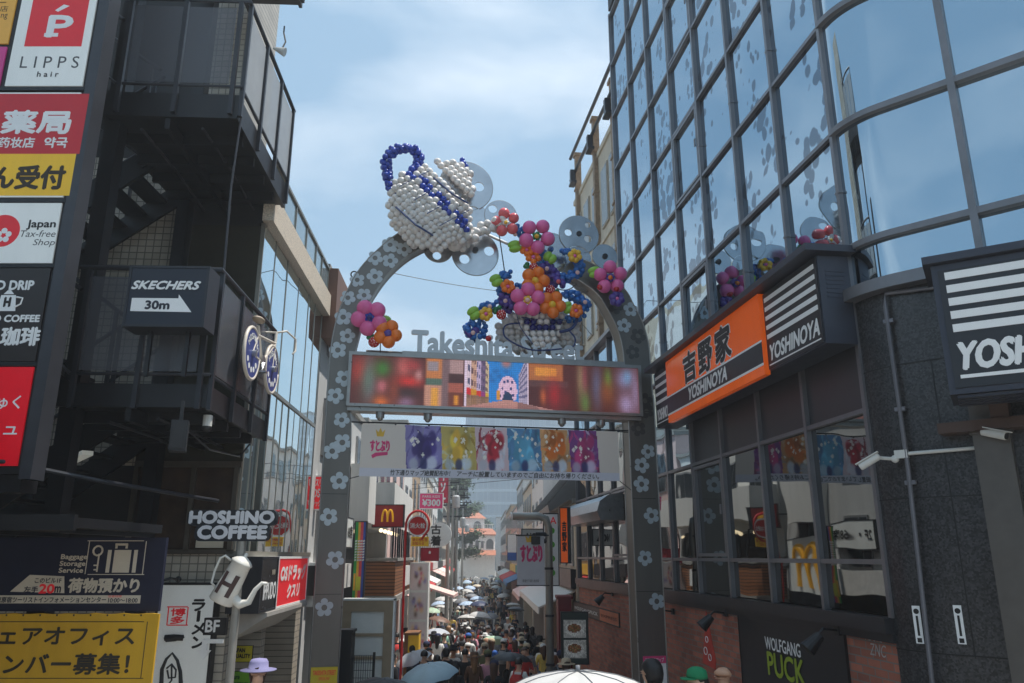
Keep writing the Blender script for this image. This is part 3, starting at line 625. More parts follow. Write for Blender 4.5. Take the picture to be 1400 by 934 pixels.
for zb in (5.23, 8.72):
    flight((-4.75, zb), (-7.1, zb + 1.7), 8.05, 9.0, 9); flight((-7.1, zb - 1.75), (-4.75, zb), 9.2, 10.2, 9)
    q = MB(); q.wbox(-8.2, -7.1, 8, 10.3, zb + 1.5, zb + 1.7); q.build('landing', BLACK, ST)
q = MB()
for x, y in ((-4.72, 8.15), (-4.72, 10.2), (-7.1, 8.1), (-7.1, 10.2)): q.wbox(x - .09, x + .09, y - .09, y + .09, .2, 13)
q.wbox(-8.2, -7.1, 8, 10.3, 3.28, 3.48); q.build('column', BLACK, ST)
x_, y_, _z = PY(112, 634, 9.0); q = MB(); q.bar((x_ - .18, 9.1, _z + .05), (x_ + .16, 8.8, _z + .1), .12, .05); q.build('strip_lamp', M('lamp_white', S(225, 225, 215), .4, 0, 0, emit=.15), ST)
# speaker and dome camera hung under the lower landing, lamp under the upper one
r = thing('loudspeaker', 'black box speaker hanging under the lower stair landing', 'loudspeaker', PY(245, 618, 8.35)); FS = FC(8.35, 0, .35); x0, z0, x1, z1 = rect(FS, 232, 574, 256, 616)
q = MB(); q.box(FS, x0, x1, z0, z1, -.2, 0); q.box(FS, x0 + .06, x1 - .06, z1, z1 + .2, -.14, -.08); q.build('cabinet', BLACK, r)
q = MB(); q.box(FS, x0 + .02, x1 - .02, z0 + .02, z1 - .02, 0, .012); q.build('grille', INK, r)
r = thing('dome_camera', 'small dome camera under the lower landing edge', 'security camera', PY(283, 590, 8.3)); c_ = PY(283, 583, 8.3)
q = MB(); q.cyl(c_, c_ + Vector((0, 0, .12)), .05, 12); q.build('mount', CAMW, r); q = MB(); q.ball(c_ - Vector((0, 0, .015)), .05, 3); q.build('dome', INK, r, True)
r = thing('hanging_floodlight', 'small floodlight hanging from the topmost stair landing', 'floodlight', PY(386, 78, 10.2)); c_ = PY(388, 45, 10.2); d_ = PY(384, 70, 10.0)
q = MB(); q.tube([c_ + Vector((0, 0, .12)), c_, (c_ + d_) / 2 + Vector((.05, 0, 0)), d_], .012); q.build('arm', DKGREY, r); q = MB(); q.tube([d_ + Vector((-.11, 0, .05)), d_ + Vector((-.05, -.01, .02)), d_ + Vector((.06, 0, -.02))], [.02, .035, .07], 12); q.build('lamp_head', CAMW, r)

q = MB()
for a0, z, c in ((.1, 8.36, -.4), (.1, 8.33, -1.1), (.1, 4.9, -.5), (.1, 4.86, -1.0)):
    q.tube([FE.P(a0, z, c), FE.P(1.2, z + .01, c + .02), FE.P(2.3, z - .01, c)], .018, 6)
q.tube([FE.P(.05, 8.5, .05), FE.P(.05, 7.6, .02), FE.P(.08, 6.6, .03), FE.P(.05, 5.2, .05)], .014, 6); q.tube([FE.P(2.2, 4.95, -.1), FE.P(2.1, 4.75, -.2), FE.P(1.2, 4.72, -.3), FE.P(.3, 4.9, -.35)], .012, 6)
q.build('stair_conduit', DKGREY, ST)
# --- SKECHERS arrow sign
F = FC(7.6, 0, .03); x0, z0, x1, z1 = rect(F, 176, 444, 280, 367)
SK = sign('arrow_sign', 'navy box sign with white arrow and 30m on the black stairs', 'direction sign', F, x0, z0, x1, z1, .3, M('sign_navy', S(22, 26, 40), .35, 0, .05), DKGREY, [('SKECHERS', .03, .62, .93, .76, PAPER, .07, .3)])
q = MB(); w, h = x1 - x0, z1 - z0; q.prism(F, [(x0 + a * w, z0 + b * h) for a, b in ((.05, .23), (.05, .46), (.66, .46), (.66, .53), (.85, .22))], .004, .009); q.build('arrow', PAPER, SK)
q = MB(); q.text(F, '30m', x0 + .24 * w, z0 + .27 * h, x0 + .55 * w, z0 + .41 * h, .0095, 0, .07); q.build('lettering', M('sign_navy', S(22, 26, 40)), SK)
q = MB()
for a in (.25, .75): q.box(F, x0 + a * w - .02, x0 + a * w + .02, z0 - .5, z0 - .02, -.2, -.16)
q.build('bracket', BLACK, SK)

# --- bicycle hung on the railing
FBk = Fr(FE.P(0, 0, .2), FE.x); CRM = M('cream_paint', S(214, 204, 190), .35, 0, .06); BLUEW = M('blue_wheel', S(52, 66, 130), .5, 0, .1)
w1 = FBk.at(344, 483); w2 = FBk.at(371, 505); BK = thing('bicycle', 'cream display bicycle with blue disc wheels hung on the stair railing', 'bicycle', FBk.P(*w1))
WR = .31
for cx_, cz_ in (w1, w2):
    q = MB(); n_ = 32; pts = [FBk.P(cx_ + WR * math.cos(i * 2 * math.pi / n_), cz_ + WR * math.sin(i * 2 * math.pi / n_), 0) for i in range(n_ + 1)]
    q.tube(pts, .022, 8); wh = q.build('wheel', CRM, BK, True)
    q = MB(); q.prism(FBk, circ(cx_, cz_, WR - .02, 32), -.01, .012); q.build('wheel_disc', BLUEW, wh)
    q = MB()
    for i, ch in enumerate('HOSHINO'):
        an = 2.6 - i * .36; f = FBk.sub(cx_ + .2 * math.cos(an), cz_ + .2 * math.sin(an), .0125, an - math.pi / 2); q.text(f, ch, -.03, -.03, .03, .04, 0, 0, .06)
    for i in range(5):
        an = -.6 - i * .5; f = FBk.sub(cx_ + .2 * math.cos(an), cz_ + .2 * math.sin(an), .0125, an); q.prism(f, circ(0, 0, .035, 10), 0, .002)
    q.build('lettering', PAPER, wh); q = MB(); q.cyl(FBk.P(cx_, cz_, -.05), FBk.P(cx_, cz_, .06), .04, 12); q.build('hub', STEEL, wh)
q = MB(); V = lambda a, b: FBk.P(a, b, .0); A, Bq = w1, w2; mid = ((A[0] + Bq[0]) / 2 - .02, (A[1] + Bq[1]) / 2 - .02)
sad = FBk.at(353, 445); hd = FBk.at(376, 470); hd0 = FBk.at(378, 455)
for u, v_ in ((mid, sad), (A, mid), (A, (sad[0] + .02, sad[1] - .12)), ((sad[0] + .02, sad[1] - .12), hd), (mid, hd), (hd0, hd), (hd, Bq)): q.tube([V(*u), V(*v_)], .02, 8)
q.build('frame', CRM, BK); q = MB()
q.tube([FBk.P(hd0[0], hd0[1], -.2), FBk.P(hd0[0] + .08, hd0[1] + .03, -.2), FBk.P(hd0[0], hd0[1], 0), FBk.P(hd0[0] + .06, hd0[1] + .04, .12), FBk.P(hd0[0] + .25, hd0[1] - .02, .2), FBk.P(hd0[0] + .28, hd0[1] - .18, .2), FBk.P(hd0[0] + .15, hd0[1] - .25, .2)], .014, 8); q.build('handlebar', CRM, BK, True)
q = MB(); q.fball(FBk, sad[0], sad[1] + .07, 0, .14, .035, .07, 3); q.build('saddle', M('tan_leather', S(176, 160, 140), .5), BK, True)
q = MB(); q.prism(FBk, circ(mid[0], mid[1], .09, 18), .02, .03); q.bar(FBk.P(mid[0], mid[1], .04), FBk.P(mid[0] - .1, mid[1] - .14, .04), .02, .02); q.bar(FBk.P(mid[0] - .1, mid[1] - .14, .1), FBk.P(mid[0] - .1, mid[1] - .14, .02), .08, .02); q.build('crank', STEEL, BK)

# --- banners
F = FC(7.85); x0, z0, x1, z1 = rect(F, -30, 836, 222, 735)
BN = thing('baggage_banner', 'dark navy banner with suitcase and key symbols and 荷物預かり', 'banner', F.P((x0 + x1) / 2, z0, 0))
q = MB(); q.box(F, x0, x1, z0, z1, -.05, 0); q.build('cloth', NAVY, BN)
IVORY = M('ivory_print', S(206, 196, 178), .5, 0, .05)
q = MB(); tx(q, F, 'Baggage\nStorage\nService', 82, 758, 118, 783, .003, .012); tx(q, F, '荷物預かり', 94, 791, 190, 810, .003, .05)
def rpx(q, F, a, b, c_, d, c0=.0, c1=.003): x0, z0, x1, z1 = rect(F, a, b, c_, d); q.box(F, x0, x1, z0, z1, c0, c1)
for e in ((155, 752, 178, 783), (146, 752, 151, 783), (182, 752, 187, 783), (158, 744, 161, 750), (172, 744, 175, 750), (158, 743, 175, 746), (133, 757, 135, 782), (128, 772, 133, 774), (128, 778, 133, 780)): rpx(q, F, *e)
x_, z_ = F.at(134, 753); pts = [F.P(x_ + .045 * math.cos(t * .5), z_ + .045 * math.sin(t * .5), .002) for t in range(14)]; q.tube(pts, .01, 5)
for e in ((120, 739, 197, 740), (120, 785, 197, 786), (119, 740, 120, 785), (197, 740, 198, 785)): rpx(q, F, *e)
pl, pr_ = F.at(14, 809), F.at(88, 788); q.prism(F, [pl, F.at(88, 811), pr_, F.at(41, 786)], 0, .003); rpx(q, F, -20, 814, 192, 825); q.build('print', IVORY, BN)
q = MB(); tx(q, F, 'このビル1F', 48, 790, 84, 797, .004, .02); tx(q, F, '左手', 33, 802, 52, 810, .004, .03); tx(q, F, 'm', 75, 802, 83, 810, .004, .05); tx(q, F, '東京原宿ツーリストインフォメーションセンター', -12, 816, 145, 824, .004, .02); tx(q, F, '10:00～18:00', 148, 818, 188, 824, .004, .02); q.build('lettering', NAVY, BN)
q = MB(); tx(q, F, '20', 54, 799, 74, 811, .004, .06); tx(q, F, '営業時間', 148, 814, 166, 817, .004, .0); q.build('lettering', CRIM, BN)
q = MB(); q.wbox(-7.5, -3.46, 6.25, 7.83, z1 + .04, z1 + .12); q.wbox(-7.5, -3.44, 6.2, 6.25, z1 + .02, z1 + .14)  # eave added to keep sky light off the two banners
for x in (-5.4, -4.4, -3.6): q.wbox(x, x + .05, 6.3, 7.8, z1 + .0, z1 + .038)
q.solo('black_eave', BLACK, 'black eave added just above the navy baggage banner to shade it', 'eave')
F = FC(7.8); x0, z0, x1, z1 = rect(F, -30, 955, 211, 838)
YN = thing('office_banner', 'yellow banner with black lettering メンバー募集 below the navy banner', 'banner', F.P((x0 + x1) / 2, z0, 0))
nx = 24; q = MB(); A = []; B_ = []
for i in range(nx + 1):
    t = i / nx; A.append((x0 + (x1 - x0) * t, z0)); B_.append((x0 + (x1 - x0) * t, z1 - .012 * abs(math.sin(t * 20))))
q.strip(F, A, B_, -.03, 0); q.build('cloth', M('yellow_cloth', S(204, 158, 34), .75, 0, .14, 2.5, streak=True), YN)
q = MB(); tx(q, F, 'シェアオフィス', -34, 858, 184, 882, .003, .03); tx(q, F, 'メンバー募集！', -28, 894, 176, 922, .003, .03)
for e in ((-20, 849.6, 197, 850.6), (196.5, 850, 197.5, 928), (-20, 927, 196, 928)): rpx(q, F, *e, .0, .002)
for i in range(9): rpx(q, F, 8 + i * 23, 840, 10 + i * 23, 842.5, 0, .003)
q.build('lettering', M('banner_ink', S(52, 46, 34), .6), YN)

# --- glass fronted building on the left
TILE = brickmat('cream_tile', S(196, 186, 170), S(176, 166, 150), S(120, 114, 104), (1, 0, 0), .11, .1, .008, .35, 0, .25)
TILE2 = brickmat('cream_tile_side', S(196, 186, 170), S(176, 166, 150), S(120, 114, 104), (-.0504, .9987, 0), .11, .1, .008, .35, 0, .25)
STONE = M('pebbled_stone', S(214, 202, 184), .8, 0, .35, 45, .5, 70); PALEGL = mirror('pale_green_glass', (.70, .80, .82, 1), (.62, .73, .76, 1), .02, .8)
OLIVE = M('olive_glass', S(66, 64, 54), .12, .25, .1)
LB = thing('glass_shop_building', 'low glass fronted building with pebbled stone band behind the black stairs', 'building', FL.P(2.5, 0, -2))
q = MB(); q.box(FL, .42, 4.9, 2.75, 8.2, -5, -.08); q.box(FL, .42, 4.9, 8.2, 8.64, -5, -.02); q.build('wall', DARKIN, LB)
q = MB(); q.box(FL, .3, 4.95, 8.2, 8.64, -.015, .14); q.build('stone_band', STONE, LB)
for px in (0,): pass
q = MB(); q.box(FL, .40, .418, 4.66, 9.2, -5, -1.15); q.box(FL, .40, .418, 2.0, 3.55, -5, -.0); q.build('tile_wall', TILE, LB)
q = MB(); q.box(FL, .40, .418, 5.05, 8.15, -1.13, -.05); q.build('olive_window', OLIVE, LB)
q = MB(); q.box(FL, .405, .418, 3.58, 4.64, -1.35, -.1); wd = q.build('window', M('warm_interior', S(64, 50, 40), .2, 0, .5, 3), LB)
q = MB()
for c in (-1.37, -.62, -.06): q.box(FL, .36, .404, 3.55, 4.66, c - .03, c + .03)
q.box(FL, .36, .404, 3.52, 3.58, -1.4, 0); q.box(FL, .36, .404, 4.64, 4.72, -1.4, 0); q.build('window_frame', M('bronze_frame', S(96, 88, 78), .4, .5), wd); q = MB(); q.box(FL, .37, .404, 4.72, 5.04, -1.4, 0); q.build('spandrel_panel', OLIVE, LB)
q = MB(); q.box(FL, .385, .404, 3.6, 3.9, -.5, -.15); q.build('display_card', CREAM, wd)
SM = [.42, 1.1, 1.9, 2.75, 3.6, 4.2, 4.88]
for s0, s1 in zip(SM, SM[1:]):
    for z0, z1 in ((3.56, 5.9), (5.96, 8.18)): pane(FL, s0 + .012, s1 - .012, z0, z1, PALEGL, LB, .003, inset=.004)
    q = MB(); q.box(FL, s0 + .03, s1 - .03, 8.66, 9.18, .05, .06); q.build('balustrade_pane', M('clear_balustrade', S(150, 170, 178), .08, .4, .05), LB)
q = MB()
for s in SM: q.box(FL, s - .018, s + .018, 3.5, 8.2, -.05, .004); q.box(FL, s - .02, s + .02, 8.64, 9.2, .03, .08)
for s in (.75, 1.5, 2.3, 3.15, 3.9, 4.5): q.box(FL, s - .01, s + .01, 3.5, 5.93, -.03, .004)
q.box(FL, .40, 4.9, 5.9, 5.96, -.05, .02); q.box(FL, .40, 4.9, 9.18, 9.23, .02, .09); q.box(FL, .36, 4.95, 3.48, 3.56, -.1, .08); q.build('mullion', M('champagne_frame', S(140, 136, 126), .4, .5, .1), LB)
q = MB(); q.box(FL, 3.62, 4.18, 6.3, 7.1, -.02, -.005); q.box(FL, 3.62, 4.18, 7.2, 7.9, -.02, -.005); q.build('window_sash', MULL, LB)
# ground floor: tiled piers, shop inside
for s0, s1, c_ in ((.36, .8, 0), (2.2, 2.45, -.02), (4.5, 4.9, -.02)): q = MB(); q.box(FL, s0, s1, -.2, 2.75, -.6, c_); q.build('tile_pier', TILE2, LB)
q = MB(); q.wbox(-5.0, -4.28, 10.62, 12, 8.7, 15.5); q.build('tile_wall', TILE, LB)
q = MB(); q.wbox(-10, -5.0, 10.64, 12, 0, 15.5); q.build('dark_wall', DARKIN, LB)
q = MB(); q.box(FL, .45, 4.9, -.2, 2.74, -5, -1.2); q.build('shop_recess', M('shop_recess', S(52, 48, 44), .6, 0, .4, 2), LB)
F = FL; zc0, zc1 = 2.83, 3.46
aI0 = .2; aI1 = FL.at(376, 800, .4)[0]; aO1 = FL.at(417, 790, .4)[0]
sign('black_shop_sign', 'black lit box sign with white letters behind the coffee pot', 'shop sign', FL, aI0, zc0, aI1 - .04, zc1, .4, M('gloss_black', S(34, 32, 32), .25), DKGREY, [('IPPUDO', .16, .2, .95, .52, PAPER, .05, 0), ('RAMEN', .62, .68, .82, .78, IVORY, .02, 0)], margin=.03).location
sign('drugstore_sign', 'red lit box sign with white katakana above the shop door', 'shop sign', FL, aI1 + .04, zc0, aO1, zc1, .4, M('lit_red', S(214, 36, 44), .35, 0, .04, emit=.3), WHITE, [('OSドラッグ', .06, .52, .93, .86, PAPER, .08, .15), ('クスリ', .3, .14, .72, .42, PAPER, .08, .15)], margin=.03)
for nm in ('black_shop_sign', 'drugstore_sign'):
    for o in [bpy.data.objects[nm]] + list(bpy.data.objects[nm].children): o.location += (FL.z * .42) if o.parent is None else Vector((0, 0, 0))
q = MB(); q.box(FL, .5, aO1 + .05, zc0 - .06, zc0 - .035, .0, .44); q.prism(Fr(FL.P(.5, 0, 0), FL.z), [(0, 2.45), (.46, 2.74), (.46, 2.79), (0, 2.76)], -(aO1 - .5), 0)
q.solo('entrance_canopy', M('canopy_grey', S(170, 166, 160), .6), 'pale sloping canopy underside below the lit box signs', 'canopy')
# posters inside the entrance
F = Fr(FL.P(0, 0, -.9), (.96, .28, 0)); 
for px0, py0, px1, py1, mt, tcol, t1, lab in ((316, 883, 345, 905, M('poster_yellow', S(214, 196, 40), .5, 0, .05), INK, 'JAPAN\nQUALITY', 'yellow poster inside the shop entrance under the canopy'), (313, 918, 342, 945, M('poster_green', S(120, 180, 40), .5, 0, .05), M('green_ink', S(30, 90, 30)), 'Care\nPharmacy', 'lime green poster low inside the shop entrance')):
    x0, z0, x1, z1 = rect(FC(11.6), px0, py0, px1, py1); sign('shop_poster', lab, 'poster', FC(11.6), x0, z0, x1, z1, .02, mt, BLACK, [(t1, .08, .2, .92, .85, tcol, .02, 0)], margin=.005)

# --- ramen sign, BF sign, coffee sign with pot
F = FC(10.2); x0, z0, x1, z1 = rect(F, 216, 945, 288, 800); x0 = F.at(212, 870)[0]
RS = sign('ramen_sign', 'tall white ramen sign with black brush strokes and red seal', 'shop sign', F, x0, z0 - .3, x1, z1, .12, WHITE_L, BLACK, [], margin=.03)
q = MB()
BR = lambda pts, wds: [q.tube([F.P(*F.at(px, py), .006) for px, py in pts], [w / 108 for w in wds], 6)]
BR([(226, 872), (238, 871.5), (251, 872)], [4.2, 4.6, 4.2]); BR([(227, 876), (240, 874.5), (252, 870)], [2, 2.5, 2.5])
BR([(221, 938), (222, 915), (228, 901), (236, 893), (243, 903), (247, 918), (248, 940)], [3, 2.6, 2, 1.5, 2, 2.5, 3]); BR([(228, 914), (235, 908), (241, 916), (240, 926), (231, 927), (229, 916)], [1.3] * 6); BR([(235, 908), (235, 930), (229, 938)], [1.2] * 3)
for ch, py in (('ラ', 828), ('ー', 843), ('メ', 860), ('ン', 879)):
    tx(q, F, ch, 263 if ch != 'ー' else 270, py - 8, 280 if ch != 'ー' else 273, py + 7, .006, .06)
q.build('brush_lettering', INK, RS)
q = MB()
for e in ((229, 829, 257, 830.5), (229, 854, 257, 855.5), (229, 830, 230.5, 855), (255.5, 830, 257, 855)): rpx(q, F, *e, .004, .008)
tx(q, F, '博\n多', 233, 832, 253, 853, .007, .02); q.build('red_seal', CRIM, RS)
r = thing('sign_lamp', 'black goose neck lamp above the white ramen sign', 'lamp', F.P(*F.at(238, 800), .1)); q = MB(); c_ = F.P(*F.at(246, 792), .05); q.tube([c_, c_ + Vector((0, -.25, .02)), F.P(*F.at(232, 796), .4)], .015); q.ball(c_, .04); q.build('arm', BLACK, r)
q = MB(); e_ = F.P(*F.at(232, 796), .4); q.tube([e_ + Vector((0, 0, .04)), e_ - Vector((0, 0, .12))], .065, 12); q.build('lamp_head', BLACK, r)
F = FC(9.4); x0, z0, x1, z1 = rect(F, 280, 869, 308, 846)
r = sign('basement_sign', 'small BF sign with bent arrow beside the pot sign pole', 'direction sign', F, x0, z0 + .015, x1, z1, .06, M('black_sheet', S(40, 40, 42), .5), BLACK, [('BF', .06, .15, .72, .9, PAPER, .04, 0)], margin=.01)
q = MB(); x_, z_ = F.at(279, 874); q.box(F, x_ - .02, x_ + .22, z_ - .045, z_, -.02, .0); q.box(F, x_ - .02, x_ + .04, z_ - .12, z_ - .045, -.02, .0); q.prism(F, [(x_ - .07, z_ - .12), (x_ + .09, z_ - .12), (x_ + .01, z_ - .22)], -.02, .0); q.build('arrow', PAPER, r)
F = FC(8.6); HS = thing('coffee_pot_sign', 'white coffee pot marked H under a HOSHINO COFFEE lettering board on a pole', 'shop sign', (PY(312, 930, 8.6).x, 8.62, .5))
q = MB(); px_ = F.at(312, 930)[0]; q.cyl((px_, 8.64, .4), (px_, 8.64, F.at(318, 738)[1]), .042, 14); q.build('pole', M('grey_pole', S(150, 146, 138), .45, .2), HS)
x0, z0, x1, z1 = rect(F, 256, 719, 378, 697); xb0, zb0, xb1, zb1 = rect(F, 266, 740, 368, 717)
q = MB()
def stadium(x0, z0, x1, z1, rad_=.35):
    h = (z1 - z0) * rad_; P = []
    for cx, cz, a0 in ((x1 - h, z1 - h, 0), (x0 + h, z1 - h, 1.571), (x0 + h, z0 + h, 3.142), (x1 - h, z0 + h, 4.712)):
        P += [(cx + h * math.cos(a0 + i * .262), cz + h * math.sin(a0 + i * .262)) for i in range(7)]
    return P
q.prism(F, stadium(x0, z0, x1, z1), -.08, 0); q.prism(F, stadium(xb0, zb0, xb1, zb1), -.078, .002); q.build('letter_board', SHB, HS)
q = MB(); q.text(F, 'HOSHINO', x0 + .03, z0 + .03, x1 - .03, z1 - .02, .006, 0, .09, 0, thick=.003); q.text(F, 'COFFEE', xb0 + .04, zb0 + .03, xb1 - .03, zb1 - .02, .006, 0, .09, 0, thick=.003); q.build('lettering', M('letter_grey_white', S(205, 205, 208), .4), HS)
ENAM = M('white_enamel', S(226, 222, 212), .25, 0, .06)
bc = F.at(301.5, 823.5); tcn = F.at(330, 771); ax = Vector((tcn[0] - bc[0], tcn[1] - bc[1])); hgt = ax.length; tilt = -math.atan2(ax.x, ax.y)
FK = F.sub(bc[0], bc[1], 0, tilt); r0, r1 = .135, .105
q = MB(); q.lathe(FK, [(r0 * .9, 0), (r0, .015), (r1 + (r0 - r1) * .5, hgt * .5), (r1, hgt), (r1 + .012, hgt + .005), (r1 + .012, hgt + .02), (r1 * .8, hgt + .05), (r1 * .35, hgt + .075), (.018, hgt + .085), (.022, hgt + .11), (.008, hgt + .12)], 28); q.build('pot_body', ENAM, HS, True)
q = MB(); q.tube([FK.P(-.115, hgt * .96), FK.P(-.2, hgt * 1.0), FK.P(-.235, hgt * .9), FK.P(-.225, hgt * .6), FK.P(-.19, hgt * .3), FK.P(-.125, hgt * .25)], .013, 8); q.build('handle', ENAM, HS, True)
q = MB(); q.tube([FK.P(.1, hgt * .22), FK.P(.2, hgt * .16), FK.P(.27, hgt * .3), FK.P(.27, hgt * .62), FK.P(.3, hgt * .82), FK.P(.35, hgt * .86)], [.055, .05, .036, .026, .02, .018], 12); q.build('spout', ENAM, HS, True)
vv, ff = glyphs('H'); q = MB(); X = [a for a, _ in vv]; Y = [b for _, b in vv]
cells = 8
for (u0, u1, v0, v1) in ((0, .26, 0, 1), (.74, 1, 0, 1), (.26, .74, .42, .6)):
    for i in range(cells):
        ua, ub = u0 + (u1 - u0) * i / cells, u0 + (u1 - u0) * (i + 1) / cells; P = []
        for u, v in ((ua, v0), (ub, v0), (ub, v1), (ua, v1)):
            xx, yy = (u - .5) * .17, hgt * (.2 + .55 * v); rr = r0 + (r1 - r0) * yy / hgt + .004; P.append(FK.P(xx, yy, math.sqrt(rr * rr - xx * xx)))
        q.add(P, [(0, 1, 2, 3)])
q.build('letter', M('pot_brown', S(74, 52, 48), .5), HS)
# ================================================================== the gate
GT = thing('street_gate', 'grey steel entrance arch with flower decals spanning the street and carrying a screen', 'gate arch', FG.P(2.5, ground_z(13), 0))
Z6 = lambda x, y: (440 + x / 3.112, 180 + y / 3.112)
Z7 = lambda x, y: (640 + x / 3.892, 260 + y / 3.892)
GM = M('gate_steel', S(112, 108, 103), .36, .5, .14, 2.2, streak=True); GE = M('gate_edge', S(150, 148, 145), .3, .6, .1)
LO = [(441, 640), (446, 560), (450, 500)] + [Z6(*q) for q in ((50, 850), (90, 720), (150, 600), (230, 510), (330, 430))] + [(583, 302), (612, 296)]
LI = [(478, 640), (479, 560), (482, 500)] + [Z6(*q) for q in ((165, 840), (200, 730), (270, 620), (350, 540), (430, 490))] + [(600, 330), (622, 326)]
RO = [(785, 352), (812, 362)] + [Z7(*q) for q in ((825, 520), (880, 610), (930, 710), (960, 820), (970, 934))] + [(892, 540), (896, 590)]
RI = [(768, 372), (783, 378)] + [Z7(*q) for q in ((680, 545), (745, 640), (795, 740), (820, 830), (832, 934))] + [(856, 545), (860, 590)]
def band(OUT, INN, foot_first):
    A = [FG.at(*q) for q in OUT]; B = [FG.at(*q) for q in INN]
    if foot_first: A = [(A[0][0], -.4)] + A; B = [(B[0][0], -.4)] + B
    else: A = A + [(A[-1][0], -.4)]; B = B + [(B[-1][0], -.4)]
    return catmull(A, 5), catmull(B, 5)
lo_, li_ = band(LO, LI, True); ro_, ri_ = band(RO, RI, False)
for A, B in ((lo_, li_), (ro_, ri_)):
    q = MB(); q.strip(FG, A, B, -.34, 0); q.build('arch_leg', GM, GT)
    q = MB()
    for E_ in (A, B):
        q.tube([FG.P(a, b, .006) for a, b in E_], .012, 6); q.tube([FG.P(a, b, -.345) for a, b in E_], .012, 6)
    q.build('edge_trim', GE, GT)
q = MB()
for cx_, zs in ((FG.at(457, 640)[0], (1.3, 2.9, 4.5, 6.1)), (FG.at(878, 640)[0], (1.3, 2.9, 4.5, 6.1))):
    for z in zs: q.box(FG, cx_ - .235, cx_ + .235, z - .004, z + .004, -.01, .003)
q.build('panel_seam', INK, GT)
q = MB(); a, b = FG.at(*Z6(138, 600)); q.tube([FG.P(a + .06 * math.cos(t * .45), b + .06 * math.sin(t * .45), -.1) for t in range(15)], .014, 6); q.build('lifting_ring', BLACK, GT)
# flower decals
def decal_shape(r):
    P = []
    for i in range(60):
        t = i * 2 * math.pi / 60; k = .58 + .42 * abs(math.cos(2.5 * t)) ** .55; P.append((r * k * math.cos(t), r * k * math.sin(t)))
    return P
DW = M('decal_white', S(180, 190, 196), .42, .2, .08); DG = M('decal_grey', S(84, 82, 80), .35, .4, .1)
dv, df = plate(Fr((0, 0, 0), (1, 0, 0), (0, 1, 0)), decal_shape(.152), [(0, 0, .048)], .0, .006)
DM = {}
for k_, mt in (('w', DW), ('g', DG)):
    me = bpy.data.meshes.new('flower_decal'); me.from_pydata([tuple(v) for v in dv], [], df); me.materials.append(mt); DM[k_] = me
fm = Matrix((FG.x, FG.y, FG.z)).transposed().to_3x3()
Z5 = lambda x, y: (300 + x / 2.335, 240 + y / 2.335); Z4 = lambda x, y: (220 + x / 2.973, 620 + y / 2.973); Z3 = lambda x, y: (740 + x / 2.497, 560 + y / 2.497)
dec = [Z5(*q) + ('w',) for q in ((545, 222), (497, 263), (545, 272), (497, 322), (440, 333), (462, 382), (410, 390), (395, 452), (408, 512), (378, 557), (398, 647), (370, 703), (390, 780), (360, 880))]
dec += [Z4(*q) + ('w',) for q in ((725, 112), (683, 257), (708, 432), (664, 627))] + [(468, 605, 'w')]
dec += [Z6(*q) + ('w',) for q in ((290, 480), (350, 500))]
dec += [Z3(*q) + (c,) for q, c in (((360, 5), 'g'), ((332, 65), 'g'), ((365, 143), 'w'), ((343, 190), 'w'), ((343, 255), 'w'), ((377, 362), 'w'), ((355, 507), 'w'), ((395, 655), 'w'))]
dec += [Z7(*q) + (c,) for q, c in (((785, 620), 'g'), ((865, 635), 'w'), ((830, 720), 'w'), ((905, 775), 'g'), ((877, 862), 'g'))]
dec += [(882, 548, 'g')]
for px, py, c in dec:
    o = bpy.data.objects.new('flower_decal', DM[c]); COL.objects.link(o); o.parent = GT; a, b = FG.at(px, py, .012)
    rot = Matrix.Rotation(RND.uniform(0, 1.2), 3, 'Z'); o.matrix_local = Matrix.LocRotScale(FG.P(a, b, .0035) - WLOC['street_gate'], (fm @ rot).to_quaternion(), Vector((1, 1, 1)) * RND.uniform(.9, 1.05))
    WLOC[o.name] = WLOC['street_gate']
# pierced discs
DISC = M('pierced_steel', S(188, 192, 196), .22, .9, .12, 3)
def rosette(items, name, hw=0):
    for i, (px, py, r, holes, big) in enumerate(items):
        a, b = FG.at(px, py); k = abs(FG.at(px + 1, py)[0] - a); c0 = -.2 - .012 * i
        hs = []
        for hx, hy, hr in holes: ha, hb = FG.at(hx, hy); hs.append((ha, hb, hr * k))
        v, f = plate(FG, circ(a, b, r * k, 40), hs, c0, c0 + .03); q = MB(); q.add(v, f); p_ = q.build(name, DISC, GT)
        q = MB(); n_ = 40; q.tube([FG.P(a + r * k * math.cos(t * 2 * math.pi / n_), b + r * k * math.sin(t * 2 * math.pi / n_), c0 + .015) for t in range(n_ + 1)], .012, 6)
        q.build('disc_rim', GE, p_)
rosette([(639, 249, 37, [(657, 250, 7), (646, 292, 17)], 0), (687, 289, 22, [(676, 280, 6)], 0), (652, 341, 32, [(637, 349, 7), (671, 338, 7), (650, 290, 20)], 0), (601, 334, 20, [(599, 344, 6)], 0)], 'pierced_disc')
rosette([(795, 316, 27, [(780, 313, 5), (807, 322, 5), (807, 303, 4), (793, 350, 19)], 0), (831, 346, 17, [], 0), (758, 337, 25, [(793, 350, 19)], 0), (774, 372, 20, [(793, 350, 19)], 0), (803, 377, 18, [(793, 350, 19)], 0)], 'pierced_disc')
q = MB()
for px, py in ((652, 337), (795, 315), (831, 346), (756, 336)): a, b = FG.at(px, py); q.cyl(FG.P(a, b, -.23), FG.P(a, b, -.15), .055, 12)
q.build('disc_bolt', DKGREY, GT)
q = MB(); a, b = FG.at(610, 300); a2, b2 = FG.at(790, 365)
q.tube([FG.P(a, b, -.25), FG.P(a + .4, b + .05, -.27), FG.P(a2 - .5, b2 + .15, -.27), FG.P(a2, b2, -.25)], .03); q.build('tie_rod', STEEL, GT)

